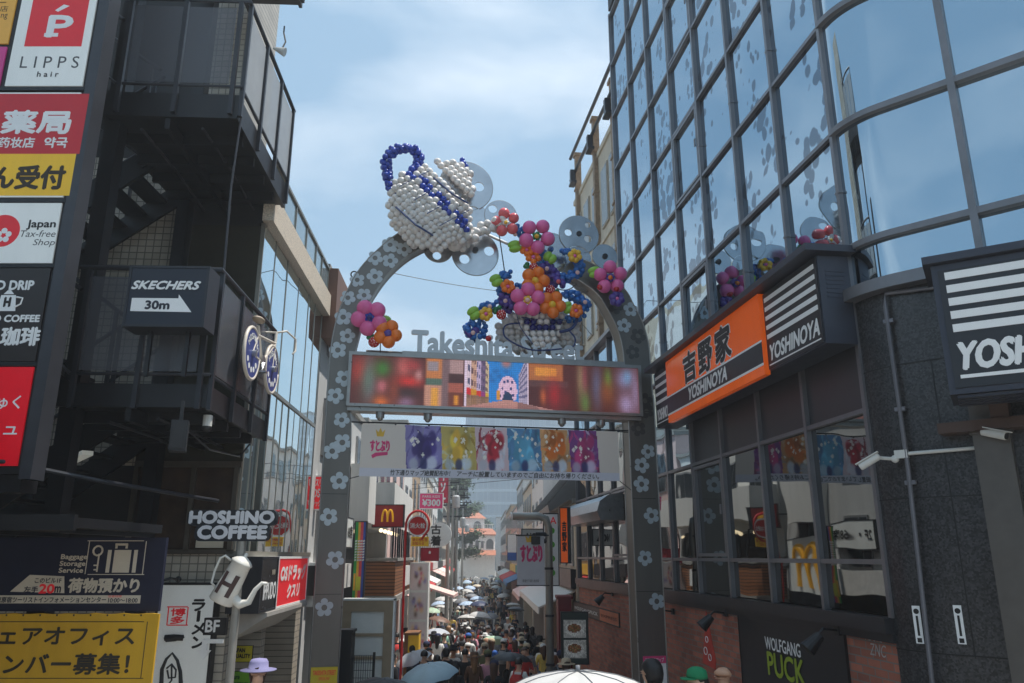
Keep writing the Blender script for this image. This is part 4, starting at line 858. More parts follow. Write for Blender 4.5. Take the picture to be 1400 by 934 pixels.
# screen
SC = .14
sa0, sa1 = FG.at(477, 515, SC)[0], FG.at(876, 535, SC)[0]; sz1 = (FG.at(478, 480, SC)[1] + FG.at(874, 500, SC)[1]) / 2; sz0 = (FG.at(475, 555, SC)[1] + FG.at(875, 569, SC)[1]) / 2
SCR = thing('led_screen', 'wide glowing screen on the arch showing a colourful shopping street', 'screen', FG.P((sa0 + sa1) / 2, sz0, 0))
q = MB(); q.box(FG, sa0, sa1, sz0, sz1, -.2, SC - .012); q.build('housing', GM, SCR)
q = MB()
for e in ((sa0 - .02, sa0 + .035, sz0, sz1), (sa1 - .035, sa1 + .02, sz0, sz1), (sa0 + .035, sa1 - .035, sz1 - .06, sz1), (sa0 + .035, sa1 - .035, sz0, sz0 + .05)): q.box(FG, *e, SC - .03, SC + .02)
q.box(FG, sa0 + .9, sa1 - .3, sz1, sz1 + .05, -.1, .16); q.box(FG, sa0, sa1, sz0 - .07, sz0 - .001, -.2, .1); q.build('frame', GE, SCR)
H, W = 50, 260; yy, xx = np.mgrid[0:H, 0:W].astype(float); u = xx / W; v = yy / H; im = np.zeros((H, W, 3)); im[:] = (.30, .10, .08)
rs = np.random.RandomState(4)
def put(mask, col, k=1.0): m = mask[..., None] * k; im[:] = im * (1 - m) + np.array(col) * m
def blob(cu, cv, ru, rv, col, k=.9, p=2.0): put(np.exp(-(((u - cu) / ru) ** 2 + ((v - cv) / rv) ** 2) ** (p / 2) * 1.2), col, k)
for cu, cv, ru, rv, col in ((.03, .3, .04, .3, (.75, .15, .1)), (.06, .55, .018, .45, (.45, .25, .42)), (.055, .5, .03, .5, (.35, .45, .38)), (.10, .25, .03, .2, (.2, .5, .12)), (.10, .62, .02, .16, (.85, .45, .5)), (.10, .95, .03, .15, (.95, .45, .15)), (.17, .2, .03, .25, (.85, .4, .38)), (.19, .5, .05, .13, (.9, .12, .08)), (.18, .75, .04, .13, (.16, .08, .08)), (.18, .95, .035, .15, (.6, .45, .6)), (.22, .35, .015, .15, (.85, .6, .6)), (.14, .7, .02, .3, (.55, .2, .1)), (.2, .15, .03, .12, (.7, .2, .2))): blob(cu, cv, ru, rv, col)
def rc(u0, u1, v0, v1, col, k=.95): put(((u >= u0) & (u < u1) & (v >= v0) & (v < v1)).astype(float), col, k)
for r in ((.245, .30, 0, .42, (.85, .5, .25)), (.25, .285, .05, .25, (.6, .55, .6)), (.245, .3, .42, .55, (.3, .42, .36)), (.24, .30, .55, 1, (.85, .6, .5)), (.265, .285, .62, 1, (.95, .65, .2)), (.30, .325, .0, 1, (.5, .38, .4)), (.325, .372, 0, .4, (.75, .6, .6)), (.32, .372, .3, .5, (.25, .12, .12)), (.32, .372, .5, .7, (.7, .35, .28)), (.32, .372, .7, 1, (.45, .2, .14)), (.34, .355, .75, .95, (.95, .6, .15))): rc(*r)
bl = im.copy()
for _ in range(1):
    bl = (bl + np.roll(bl, 1, 1) + np.roll(bl, -1, 1) + np.roll(bl, 1, 0) * .5 + np.roll(bl, -1, 0) * .5) / 4
im[:, :96] = bl[:, :96]
# right third
for r in ((.60, .72, 0, .35, (.75, .42, .2)), (.62, .70, .08, .25, (.95, .6, .2)), (.60, .74, .35, .5, (.35, .2, .2)), (.6, .74, .5, 1, (.28, .1, .1))): rc(*r)
for cu, cv, ru, rv, col in ((.65, .7, .012, .2, (.85, .4, .15)), (.69, .65, .03, .35, (.7, .1, .12)), (.73, .75, .02, .2, (.45, .1, .1)), (.785, .3, .015, .5, (.6, .5, .35)), (.80, .4, .01, .5, (.6, .25, .3)), (.80, .8, .02, .3, (.35, .5, .2)), (.845, .45, .022, .5, (.35, .38, .55)), (.885, .3, .016, .3, (.35, .6, .15)), (.88, .55, .03, .3, (.55, .25, .1)), (.94, .25, .03, .25, (.55, .52, .7)), (.96, .2, .02, .2, (.45, .65, .85)), (.95, .8, .035, .3, (.7, .62, .82)), (.985, .5, .02, .6, (.6, .5, .65))): blob(cu, cv, ru, rv, col)
b2 = im.copy()
for _ in range(1): b2 = (b2 + np.roll(b2, 1, 1) + np.roll(b2, -1, 1) + np.roll(b2, 1, 0) * .5 + np.roll(b2, -1, 0) * .5) / 4
im[:, 156:] = b2[:, 156:]
# the sharp middle: a street in one point perspective
cu, cv = .525, .80
s_ = (u > .375) & (u < .60); put(s_.astype(float), (.12, .52, .88), 1)
for i in range(8): blob(.46 + i * .012, .3 + .12 * math.sin(i * 2.1), .012, .05, (.1, .35, .65), .7)
left = s_ & (u < .46) & ((v - cv) / (u - cu - 1e-6) < 11.5 * 1) & (v < cv + (cu - u) * 1.7) & (v > cv - (cu - u) * 11)
put(left.astype(float), (.86, .72, .74), 1)
cols_ = [(.92, .82, .88), (.86, .66, .56), (.8, .7, .85), (.45, .35, .5), (.85, .75, .6)]
for i, (a0, a1) in enumerate(((.375, .40), (.40, .418), (.418, .433), (.433, .447), (.447, .46))):
    m = left & (u >= a0) & (u < a1); put(m.astype(float), cols_[i], 1)
    for j in range(5):
        t = (v - cv) / (cu - u + 1e-6); lo = -9.5 + j * 2.1
        put((m & (t > lo) & (t < lo + 1.0) & (((u - a0) / (a1 - a0)) % .5 < .3)).astype(float), [(.25, .25, .4), (.35, .22, .25), (.3, .3, .5), (.2, .18, .3), (.4, .3, .3)][i], .9)
    t = (v - cv) / (cu - u + 1e-6); put((m & (t > -1.7) & (t < -.6)).astype(float), [(.9, .1, .15), (.9, .6, .1), (.9, .15, .12), (.6, .2, .5), (.9, .7, .2)][i], .95); put((m & (t > -.6) & (t < 1.4)).astype(float), (.55, .38, .25), .8)
right = s_ & (u > .562) & (v < cv + (u - cu) * 1.7) & (v > cv - (u - cu) * 14); put(right.astype(float), (.72, .66, .78), 1)
t = (v - cv) / (u - cu + 1e-6)
for j in range(6): put((right & (t > -13 + j * 2.2) & (t < -12 + j * 2.2) & ((u * 130) % 1 < .55)).astype(float), (.35, .33, .5), .8)
put((s_ & (np.abs(u - .377) < .004)).astype(float), (.95, .85, .95), 1); put((s_ & (np.abs(u - .597) < .003)).astype(float), (.95, .85, .95), 1)
road = (u > .26) & (u < .74) & (v > cv + np.abs(u - cu) * 1.15) & (v > cv); put(road.astype(float), (.80, .56, .52), 1); put((road & (v > .93)).astype(float), (.72, .48, .46), .6)
put((road & (u > .56) & (u < .6 + (v - .8) * .2)).astype(float), (.45, .3, .3), .6)
put(((((u - .525) / .033) ** 2 + ((v - .62) / .33) ** 2 < 1) & (v < .82)).astype(float), (.95, .78, .90), 1)
for du, dv_ in ((-.018, -.06), (0, -.22), (.012, -.06), (.02, .08), (-.026, .1), (.016, -.2), (-.008, .02), (-.012, -.2)): put((((u - .525 - du) / .0045) ** 2 + ((v - .62 - dv_) / .026) ** 2 < 1).astype(float), (.22, .25, .5), 1)
put(((((u - .525) / .018) ** 2 + ((v - .83) / .2) ** 2 < 1) & (v < .82)).astype(float), (.12, .2, .35), 1)
blob(.52, .0, .02, .13, (.75, .45, .42), .9, 3); rc(.487, .50, .62, .82, (.95, .6, .15))
im *= (1 - .10 * ((yy % 2) == 0) - .06 * ((xx % 2) == 0))[..., None]; im = im * .92 + .06
im = np.clip(im * rs.uniform(.93, 1.05, (H, W, 1)), 0, 1)
picture(FG, sa0 + .036, sz0 + .051, sa1 - .036, sz1 - .061, SC - .008, im, 'display', painted('led_display', emit=.78, rough=.4), SCR)
for px, py in ((520, 563), (585, 568), (768, 572), (822, 580)):
    q = MB(); a, b = FG.at(px, py, .0); q.cyl(FG.P(a, sz0 - .07, 0), FG.P(a, sz0 - .17, 0), .075, 14); q.ball(FG.P(a, sz0 - .17, 0), .055, 2); q.build('camera_pod', GE, SCR)
# raised letters
la0, la1 = FG.at(563, 480, .1)[0], FG.at(797, 495, .1)[0]; lt = FG.at(566, 452, .1)[1]
r = thing('arch_lettering', 'raised steel letters Takeshita Street standing along the top of the screen', 'lettering', FG.P((la0 + la1) / 2, sz1 + .05, .08))
q = MB(); q.text(FG, 'Takeshita Street', la0, sz1 + .045, la1, lt, .12, 0, .045, thick=.05); q.build('letters', M('letter_steel', S(176, 178, 180), .35, .6, .1), r)
q = MB(); q.tube([FG.P(la0 - .8, sz1 + .03, .1), FG.P(la1 + .6, sz1 + .03, .1)], .02, 6); q.box(FG, la0, la1, sz1 + .03, sz1 + .05, .02, .12); q.build('rail', GE, r)

# cloth banner
BC = .02
ba0, ba1 = FG.at(493, 610, BC)[0], FG.at(846, 620, BC)[0]; bz1 = FG.at(493, 579, BC)[1]; bz0 = FG.at(488, 651, BC)[1]
BNR = thing('gate_banner', 'printed cloth banner of six coloured panels hanging under the screen', 'banner', FG.P((ba0 + ba1) / 2, bz0, 0))
H, W = 69, 345; yy, xx = np.mgrid[0:H, 0:W].astype(float); u = xx / W; v = yy / H; im = np.ones((H, W, 3)) * np.array((.86, .82, .78))
put((v > .84).astype(float), (.82, .82, .86), 1)
pan = [(.165, .30, (.55, .52, .74), (.28, .22, .5), (.86, .88, .95)), (.30, .43, (.80, .72, .42), (.92, .74, .28), (.85, .9, .95)), (.43, .555, (.88, .78, .80), (.70, .16, .22), (.9, .9, .95)), (.555, .685, (.35, .55, .72), (.42, .74, .88), (.75, .85, .92)), (.685, .80, (.82, .62, .42), (.88, .46, .16), (.82, .86, .92)), (.80, .915, (.50, .26, .54), (.78, .26, .50), (.86, .82, .92))]
rs = np.random.RandomState(8)
for i, (u0, u1, bgc, hc, wc) in enumerate(pan):
    sk = .012 * (v - .5); m_ = ((u - sk >= u0) & (u - sk < u1) & (v < .84)); put(m_.astype(float), bgc, 1); keep = im.copy(); w = u1 - u0; c = (u0 + u1) / 2
    for _ in range(26):
        cu_, cv_, an, L_ = rs.uniform(u0, u1), rs.uniform(0, .84), rs.uniform(0, 3.14), rs.uniform(.1, .3); du = (u - cu_) * 7.2; dv_ = v - cv_
        s1 = du * math.cos(an) + dv_ * math.sin(an); s2 = -du * math.sin(an) + dv_ * math.cos(an) + s1 * s1 * rs.uniform(-2, 2)
        put(((np.abs(s1) < L_) & (np.abs(s2) < .035 * (1 - np.abs(s1) / L_))).astype(float), np.clip(np.array(hc if rs.rand() < .5 else wc) * rs.uniform(.6, 1.15), 0, 1), .85)
    for _ in range(14): blob(rs.uniform(u0, u1), rs.uniform(0, .8), rs.uniform(.006, .02), rs.uniform(.05, .2), np.clip(np.array(bgc) * rs.uniform(.6, 1.3), 0, 1), .6)
    for k in range(9): blob(c + rs.uniform(-.25, .25) * w, .38 + rs.uniform(-.22, .2), .016, .15, np.clip(np.array(hc) * rs.uniform(.75, 1.2), 0, 1), .9, 7)
    for k in range(12): cu_, cv_ = c + rs.uniform(-.4, .4) * w, rs.uniform(.08, .6); put(((np.abs((u - cu_) * 7.2) + np.abs(v - cv_) < rs.uniform(.02, .06))).astype(float), (.97, .95, .9), .9)
    blob(c + w * .22, .72, .022, .14, wc, .9, 7); blob(c - w * .28, .74, .018, .12, np.array(wc) * .85, .85, 7); blob(c, .74, .014, .13, (.2, .22, .42), .8, 7)
    im = np.where(m_[..., None], im, keep)
printed = _mc.get('printed_cloth') or painted('printed_cloth')
q = MB(); q.box(FG, ba0, ba1, bz0, bz1, BC - .012, BC - .004); q.build('cloth', M('banner_back', S(190, 188, 186), .8), BNR)
picture(FG, ba0, bz0, ba1, bz1, BC, im, 'print', printed, BNR)
w_, h_ = ba1 - ba0, bz1 - bz0; q = MB()
q.text(FG, '竹下通りマップ絶賛配布中！', ba0 + .112 * w_, bz0 + .03 * h_, ba0 + .335 * w_, bz0 + .135 * h_, BC + .002, 0, .02, .15)
q.text(FG, 'アーチに設置していますのでご自由にお持ち帰りください。', ba0 + .36 * w_, bz0 + .03 * h_, ba0 + .915 * w_, bz0 + .135 * h_, BC + .002, 0, .02, .15); q.build('lettering', GREYINK, BNR)
LP = M('logo_pink', S(214, 60, 120), .6); q = MB(); q.text(FG, 'すとぷり', ba0 + .035 * w_, bz0 + .48 * h_, ba0 + .105 * w_, bz0 + .68 * h_, BC + .003, 0, .05, -.1)
q.prism(FG, [(ba0 + a * w_, bz0 + b * h_) for a, b in ((.04, .40), (.055, .45), (.10, .47), (.10, .41), (.06, .38), (.045, .34))], BC + .001, BC + .002); q.build('logo', LP, BNR)
q = MB(); q.prism(FG, [(ba0 + a * w_, bz0 + b * h_) for a, b in ((.058, .76), (.052, .9), (.063, .84), (.07, .93), (.077, .84), (.088, .9), (.082, .76))], BC + .001, BC + .002); q.build('crown_mark', M('gold_print', S(222, 178, 60), .6), BNR)
q = MB()
for a, b, t in ((ba0, bz1, (-.25, .06)), (ba1, bz1, (.25, .0)), (ba0, bz0, (-.2, -.05)), (ba1, bz0, (.3, -.2))): q.tube([FG.P(a, b, BC), FG.P(a + t[0], b + t[1], -.05)], .008, 5)
q.tube([FG.P(ba0 - .2, bz1 + .03, -.03), FG.P(ba1 + .3, bz1 + .03, -.03)], .015, 6)
for i in range(9): q.ball(FG.P(ba0 + w_ * i / 8, bz1 + .005, BC), .02, 1)
q.build('tie_cord', DKGREY, BNR)
for nm, px, py, lab in (('map_poster', 444, 912, 'small yellow map poster at the foot of the gate leg near the coffee sign'), ('map_poster', 895, 897, 'pink and white map poster at the foot of the gate leg beside the brick wall')):
    a, b = FG.at(px, py, .02); y_ = px < 600
    pr = sign(nm, lab, 'poster', FG, a - .21, b - .75, a + .21, b, .03, M('poster_yellow', S(222, 196, 90)) if y_ else PAPER, GM, [('TAKESHITA STREET', .08, .84, .92, .93, CRIM, .01, 0), ('OFFICIAL MAP', .3, .74, .7, .8, CRIM, .005, 0)] if y_ else [('竹下通りマップ', .1, .87, .9, .96, PAPER, .01, 0)], margin=.005, band=() if y_ else ((0, .84, 1, 1, PINKP),), group='map posters on the gate legs')
    q = MB()
    for i in range(14): x0 = a - .19 + RND.random() * .3; z0 = b - .7 + RND.random() * .45; q.box(FG, x0, x0 + .02 + RND.random() * .06, z0, z0 + .01 + RND.random() * .05, .004, .0085 + i * .0002)
    q.build('map_print', M('map_orange', S(214, 120, 70)), pr)

# ================================================================== balloons
BALW = M('pearl_balloon', S(222, 218, 214), .38, 0, .12, 7); BALB = M('blue_balloon', S(34, 66, 170), .2, 0, .1); BALS = M('sky_blue_balloon', S(40, 112, 190), .2, 0, .12)
BALV = M('violet_balloon', S(84, 62, 150), .22, 0, .1); BALP = M('pink_balloon', S(232, 106, 166), .2, 0, .06); BALC = M('coral_balloon', S(232, 104, 110), .2, 0, .06)
BALO = M('orange_balloon', S(240, 124, 26), .2, 0, .06); BALY = M('yellow_balloon', S(240, 190, 50), .2, 0, .06); BALR = M('red_balloon', S(190, 28, 34), .2, 0, .08)
BALG = M('leaf_balloon', S(146, 196, 66), .2, 0, .08); BALT = M('green_balloon', S(30, 122, 66), .22, 0, .1); BALN = M('navy_balloon', S(28, 30, 110), .2, 0, .1)
BALK = M('blush_balloon', S(236, 196, 190), .22, 0, .04); CORD = M('blue_cord', S(30, 56, 110), .4)
for m_ in (BALW, BALB, BALS, BALV, BALP, BALC, BALO, BALY, BALR, BALG, BALT, BALN, BALK): m_.node_tree.nodes['Principled BSDF'].inputs['Subsurface Weight'].default_value = .3; m_.node_tree.nodes['Principled BSDF'].inputs['Subsurface Radius'].default_value = (.06, .05, .05)
PXM = abs(FG.at(661, 300)[0] - FG.at(660, 300)[0])
def gp(px, py, c): a, b = FG.at(px, py, c); return FG.P(a, b, c)
# teapot
TP = thing('balloon_teapot', 'big tilted teapot made of white balloons with blue handle above the arch', 'balloon sculpture', gp(585, 338, .15))
tv, uv_ = Vector((.71, .70)), Vector((.70, -.71)); C0 = (588, 285)
def tp(t, u): return C0[0] + t * tv.x + u * uv_.x, C0[1] + t * tv.y + u * uv_.y
body, stripe, lid = MB(), MB(), MB(); row = 0
u_ = -51.0
while u_ < 41:
    hw = 59 * math.sqrt(max(0, 1 - ((u_ - 2) / 57) ** 2)) if u_ < 20 else 56 * (1 - (u_ - 20) / 27 * .38)
    t_ = -hw + (row % 2) * 4.2
    while t_ <= hw + .1:
        dep = .42 * math.sqrt(max(0, 1 - (t_ / (hw + 6)) ** 2)) * (hw / 63) + .02
        k = int((t_ + 80) / 8.5) % 4; isb = 8 < u_ < 27 and not (k == 1 and 13 < u_ < 21) and not (k == 3 and u_ > 20) and not (k == 3 and u_ < 12)
        for sg in (1, -1):
            p_ = gp(*tp(t_ + RND.uniform(-1, 1), u_ + RND.uniform(-1, 1)), .18 + sg * dep)
            (stripe if isb else body).ball(p_, (.070 if not isb else .064) * RND.uniform(.9, 1.1), 2)
        t_ += 8.5
    u_ += 7.2; row += 1
for t_ in range(-35, 36, 8):
    for j, u0 in enumerate((53, 59.5, 66, 72)):
        if abs(t_ + 3) < 35 - j * 7:
            for sg in (1, -1): lid.ball(gp(*tp(t_ - 3 + RND.uniform(-1, 1) + (j % 2) * 4, u0 + RND.uniform(-1, 1)), .18 + sg * .26 * math.sqrt(max(0, 1 - (t_ / 36) ** 2)) * (1 - j * .25)), .070 * RND.uniform(.92, 1.08), 2)
body.build('pot_body', BALW, TP, True); stripe.build('blue_stripe', BALB, TP, True); ld = lid.build('lid', BALW, TP, True)
def cluster(path, br, tr, step, mb, c=0.1, n=4, jit=.25):
    P = catmull(path, 8); d = 0; last = P[0]; k = 0
    for q in P[1:]:
        L = math.hypot(q[0] - last[0], q[1] - last[1]); d += L; last = q
        if d >= step:
            d = 0; k += 1; cc = gp(q[0], q[1], c)
            for j in range(n):
                an = j * 2 * math.pi / n + k * .8; rr = tr * PXM
                mb.ball(cc + (FG.x * math.cos(an) + FG.z * math.sin(an)) * rr * .8 + FG.y * math.sin(an * 1.7 + k) * rr * .55 + Vector((RND.uniform(-1, 1), RND.uniform(-1, 1), RND.uniform(-1, 1))) * br * PXM * jit, br * PXM * RND.uniform(.85, 1.12), 2)
q = MB(); q.ball(gp(630, 229, .18), .075, 2); q.ball(gp(633, 224, .2), .07, 2); q.ball(gp(636, 228, .12), .07, 2); q.ball(gp(632, 219, .16), .055, 2); q.build('knob', BALB, ld, True)
q = MB(); cluster([(538, 266), (530, 242), (528, 222), (536, 207), (551, 202), (566, 205), (573, 216), (570, 231), (562, 247)], 3.9, 5.2, 5.2, q, .2, 5); q.build('handle', BALB, TP, True)
q = MB(); cluster([(622, 330), (638, 324), (655, 317), (672, 310), (690, 303)], 5.0, 7.0, 7, q, .18, 5); q.ball(gp(622, 332, .18), .17, 2); cluster([(612, 332), (632, 326), (648, 320)], 5.5, 14, 7, q, .18, 6); q.build('spout', BALW, TP, True)
q = MB()
for a, b, cc in (((541, 283), (592, 322), .55), ((593, 243), (640, 278), .5)): q.tube([gp(*a, cc), gp((a[0] + b[0]) / 2 + 2, (a[1] + b[1]) / 2 + 5, cc + .15), gp(*b, cc)], .018, 6)
for t0 in (-45, -18, 8, 32): q.tube([gp(*tp(t0 + 8, 36), .5), gp(*tp(t0, 12), .66), gp(*tp(t0 - 6, -8), .66)], .008, 5)
q.build('tie_cord', CORD, TP)
# cup and saucer
CP = thing('balloon_teacup', 'white balloon teacup on a saucer with navy pattern on top of the gate', 'balloon sculpture', gp(740, 478, -.15))
q = MB()
for j, y in enumerate(range(430, 482, 8)):
    hw = 57 * math.sqrt(max(0, 1 - ((y - 453) / 30) ** 2)); x = 736 - hw + (j % 2) * 4
    while x <= 736 + hw: q.ball(gp(x + RND.uniform(-1, 1), y + RND.uniform(-1, 1), -.22), .074 * RND.uniform(.92, 1.08), 2); q.ball(gp(x + 4, y + 3, -.32), .074, 2); x += 8.6
q.build('saucer', BALW, CP, True)
q, q2 = MB(), MB()
for j, y in enumerate((432, 440, 448, 456, 464, 471)):
    hw = (34, 32, 29, 24, 18, 11)[j]; x = 740 - hw + (j % 2) * 4
    while x <= 740 + hw:
        nav = (j == 1 and (718 < x < 730 or 755 < x < 767)) or (j == 2 and (726 < x < 738 or 746 < x < 758)); dep = .24 * math.sqrt(max(0, 1 - ((x - 740) / (hw + 4)) ** 2))
        for sg in (1, -1): (q2 if nav else q).ball(gp(x, y, -.12 + sg * dep), .064 * RND.uniform(.93, 1.07), 2)
        x += 8.8
q.build('cup_bowl', BALW, CP, True); q2.build('navy_pattern', BALN, CP, True)
q = MB(); q.tube([gp(x, y, .12) for x, y in catmull([(711, 442), (697, 443), (689, 448), (690, 460), (704, 470), (724, 478), (745, 479), (768, 477)], 5)], .016, 6)
q.tube([gp(x, y, .12) for x, y in catmull([(713, 434), (740, 438), (770, 438)], 5)], .016, 6); q.tube([gp(x, y, .1) for x, y in catmull([(765, 454), (780, 450), (788, 440), (787, 430)], 5)], .03, 8)
q.tube([gp(x, y, .1) for x, y in catmull([(778, 452), (786, 462), (785, 472), (778, 477)], 5)], .016, 6); q.tube([gp(x, y, .14) for x, y in catmull([(706, 428), (711, 446), (722, 462), (728, 470)], 5)], .008, 6)
q.build('outline_cord', CORD, CP)
# flowers
def fl(px, py, ring, br, mats, root, c=.15, n=5, cen=None, rot=.3, cr=None, name='balloon_flower'):
    q = MB(); ms = [mats[0]] + list(mats[1:])
    for i in range(n):
        an = rot + i * 2 * math.pi / n; q.ball(gp(px + ring * math.cos(an), py + ring * math.sin(an), c + RND.uniform(-.02, .02)), br * 1.13 * PXM * RND.uniform(.95, 1.05), 3 if br > 6 else 2, 0)
    if len(ms) > 2:
        for i in range(5): an = i * 1.257; q.ball(gp(px + br * .42 * math.cos(an), py + br * .42 * math.sin(an), c + .05), br * .36 * PXM, 2, 1)
        q.ball(gp(px, py, c + .1), br * .38 * PXM, 2, 2)
    else: q.ball(gp(px, py, c + .05), (cr or br * .62) * PXM, 3 if br > 6 else 2, 1)
    return q.build(name, ms, root, True)
def leaf(px, py, rx, ry, root, rot=0, c=.16):
    q = MB(); a, b = FG.at(px, py, c); F = FG.sub(a, b, c, rot); 
    for s_ in (-1, 1): q.fball(F, 0, s_ * ry * .38 * PXM, 0, rx * PXM, ry * .66 * PXM, ry * .7 * PXM, 3)
    return q.build('balloon_leaf', BALG, root, True)
def berry(px, py, r, root, c=.2):
    q = MB(); ctr = gp(px, py, c); q.ball(ctr, r * PXM, 3, 0)
    for i in range(16):
        an = i * 2.4; rr = math.sqrt(i / 16) * .95; d = FG.x * math.cos(an) * rr + FG.y * math.sin(an) * rr + FG.z * math.sqrt(max(0, 1 - rr * rr)); q.ball(ctr + d * r * PXM * .96, r * .11 * PXM, 1, 1)
    return q.build('dotted_balloon', [BALR, PAPER], root, True)
GA = thing('balloon_garland', 'tumbling garland of balloon flowers pouring from the teapot spout into the cup', 'balloon sculpture', gp(735, 430, .05))
Z8 = lambda x, y: (620 + x / 7, 360 + y / 7)
vine, vio, grn = MB(), MB(), MB()
for path, br, tr in (([Z7(225, 200), Z7(260, 215), Z7(300, 245)], 3.6, 7), ([Z8(545, 85), Z8(480, 130), Z8(455, 240), Z8(520, 300), Z8(600, 260), Z8(680, 200)], 3.6, 6), ([Z8(400, 380), Z8(330, 420), Z8(270, 460), Z8(200, 560), Z8(150, 640), Z8(200, 700), Z8(270, 690)], 3.6, 8), ([Z8(240, 560), Z8(270, 640), Z8(250, 720)], 3.4, 7),
    ([Z8(960, 130), Z8(1040, 140), Z8(1120, 130), Z8(1190, 90), Z8(1205, 20), Z7(575, 370)], 3.8, 5.5), ([Z7(545, 335), Z7(520, 328), Z7(500, 325)], 3.4, 4), ([Z8(1050, 315), Z8(1130, 300), Z8(1200, 340), Z8(1260, 380), Z8(1240, 430), Z8(1180, 500), Z8(1100, 530)], 3.7, 7.5), ([Z8(980, 280), Z8(960, 330), Z8(860, 300)], 3.5, 7), ([Z7(430, 320), Z7(400, 350), Z7(380, 400)], 3.6, 9)): cluster(path, br, tr, 4.6, vine, .02, 5)
for path, br, tr in (([Z8(600, 330), Z8(540, 370), Z8(480, 350), Z8(550, 420), Z8(610, 430)], 4.6, 8), ([Z8(830, 0), Z8(900, 60), Z8(960, 130), Z8(1010, 190)], 4.8, 8), ([Z8(160, 620), Z8(180, 690)], 4.6, 7), ([Z8(850, 260), Z8(830, 440)], 4.4, 7)): cluster(path, br, tr, 5.5, vio, .05, 5)
for x, y in (Z8(400, 440), Z8(440, 425), Z8(400, 465), Z8(690, 30), Z8(720, 60), Z8(990, 270), Z8(705, 10), Z7(312, 405), Z7(330, 415)): grn.ball(gp(x, y, .12), .05, 2)
vine.build('blue_vine', BALS, GA, True); vio.build('violet_vine', BALV, GA, True); grn.build('green_balloons', BALT, GA, True)
fl(*Z7(200, 172), 12.5, 6.6, (BALC, PAPER, BALY), GA, .25, rot=-.5); fl(*Z7(365, 245), 15.5, 8.6, (BALP, BALT, BALY), GA, .25, rot=1.5)
fl(*Z7(312, 318), 5.6, 3.6, (BALO, BALP), GA, .2); fl(*Z7(347, 355), 6.6, 4.0, (BALO, BALP), GA, .22)
fl(*Z8(782, 165), 11.5, 7.6, (BALO, BALY), GA, .25, cr=4.8, rot=-1.2); fl(*Z8(708, 352), 14.5, 8.2, (BALP, BALY, BALK), GA, .3, rot=-1.5); fl(*Z8(945, 395), 11.0, 7.2, (BALO, BALY), GA, .26, cr=5, rot=.2)
for x, y, mm in ((520, 222, (BALO, BALP)), (310, 485, (BALY, BALP)), (1172, 455, (BALO, BALP))): fl(*Z8(x, y), 5.8, 4.0, mm, GA, .2, n=6)
fl(*Z7(568, 350), 5.8, 4.0, (BALY, BALP), GA, .2, n=6)
for x, y, rx, ry, ro in ((408, 165, 8.2, 8.2, .5), (198, 478, 8.4, 8.6, .6), (1092, 425, 8.2, 7.8, .6)): leaf(*Z8(x, y), rx, ry, GA, ro)
leaf(*Z7(248, 300), 9.0, 8.2, GA, .3); leaf(*Z7(435, 360), 7.6, 9, GA, 1.0)
for x, y, r in ((768, 40, 6.2), (926, 255, 6.8), (458, 492, 6.6)): berry(*Z8(x, y), r, GA)
q = MB()
for x, y in ((900, 185), (335, 720)): q.ball(gp(*Z8(x, y), .2), .055, 3)
q.build('red_balloons', BALR, GA, True); q = MB()
for x, y in ((608, 248), (497, 360), (348, 412), (187, 665), (895, 50), (1187, 88), (1260, 372), (345, 705)): q.ball(gp(*Z8(x, y), .2), .042, 2)
x, y = Z7(250, 236); q.ball(gp(x, y, .2), .04, 2); q.build('pale_balloons', BALK, GA, True); q = MB(); x, y = Z8(1005, 175); q.ball(gp(x, y, .22), .045, 2); q.build('pink_balloons', BALC, GA, True)
q = MB(); q.tube([gp(*Z7(165, 235), .0), gp(*Z7(195, 440), .0)], .012, 6); q.build('support_wire', BLACK, GA)
G1 = thing('balloon_bouquet', 'pink and orange balloon flowers at the screen end nearest the coffee sign', 'balloon bouquet', gp(510, 470, .2), 'balloon bouquets on the arch legs')
fl(*Z6(203, 792), 14.5, 9.2, (BALP, BALB, BALN), G1, .3, rot=.5); fl(*Z6(280, 860), 11, 7.4, (BALO, BALV), G1, .3, rot=.2, cr=5.5); leaf(*Z6(272, 803), 6.5, 6, G1, -.3); berry(*Z6(222, 895), 7, G1, .25)
q = MB()
for x, y in ((228, 768), (242, 760), (240, 778), (252, 772)): q.ball(gp(*Z6(x, y), .22), .055, 2)
q.build('yellow_balloons', BALY, G1, True); q = MB()
for x, y in ((200, 876), (218, 872), (208, 880)): q.ball(gp(*Z6(x, y), .25), .045, 2)
q.build('green_balloons', BALT, G1, True); q = MB(); q.tube([gp(520, 470, .15), gp(520, 482, .12)], .01, 5); q.build('support_wire', BLACK, G1)
G2 = thing('balloon_bouquet', 'pink balloon flower with leaf and violet flower on the arch leg near the glass tower', 'balloon bouquet', gp(832, 410, .2), 'balloon bouquets on the arch legs')
fl(*Z7(757, 465), 14.5, 8.4, (BALP, BALV, BALO), G2, .3, rot=.9); leaf(*Z7(673, 437), 9, 7.6, G2, .3, .25); fl(*Z7(792, 578), 6, 4.6, (BALV, BALP), G2, .28, n=6); q = MB()
for x, y in ((700, 517), (790, 525)): q.ball(gp(*Z7(x, y), .35), .055, 3)
q.build('red_balloons', BALR, G2, True)
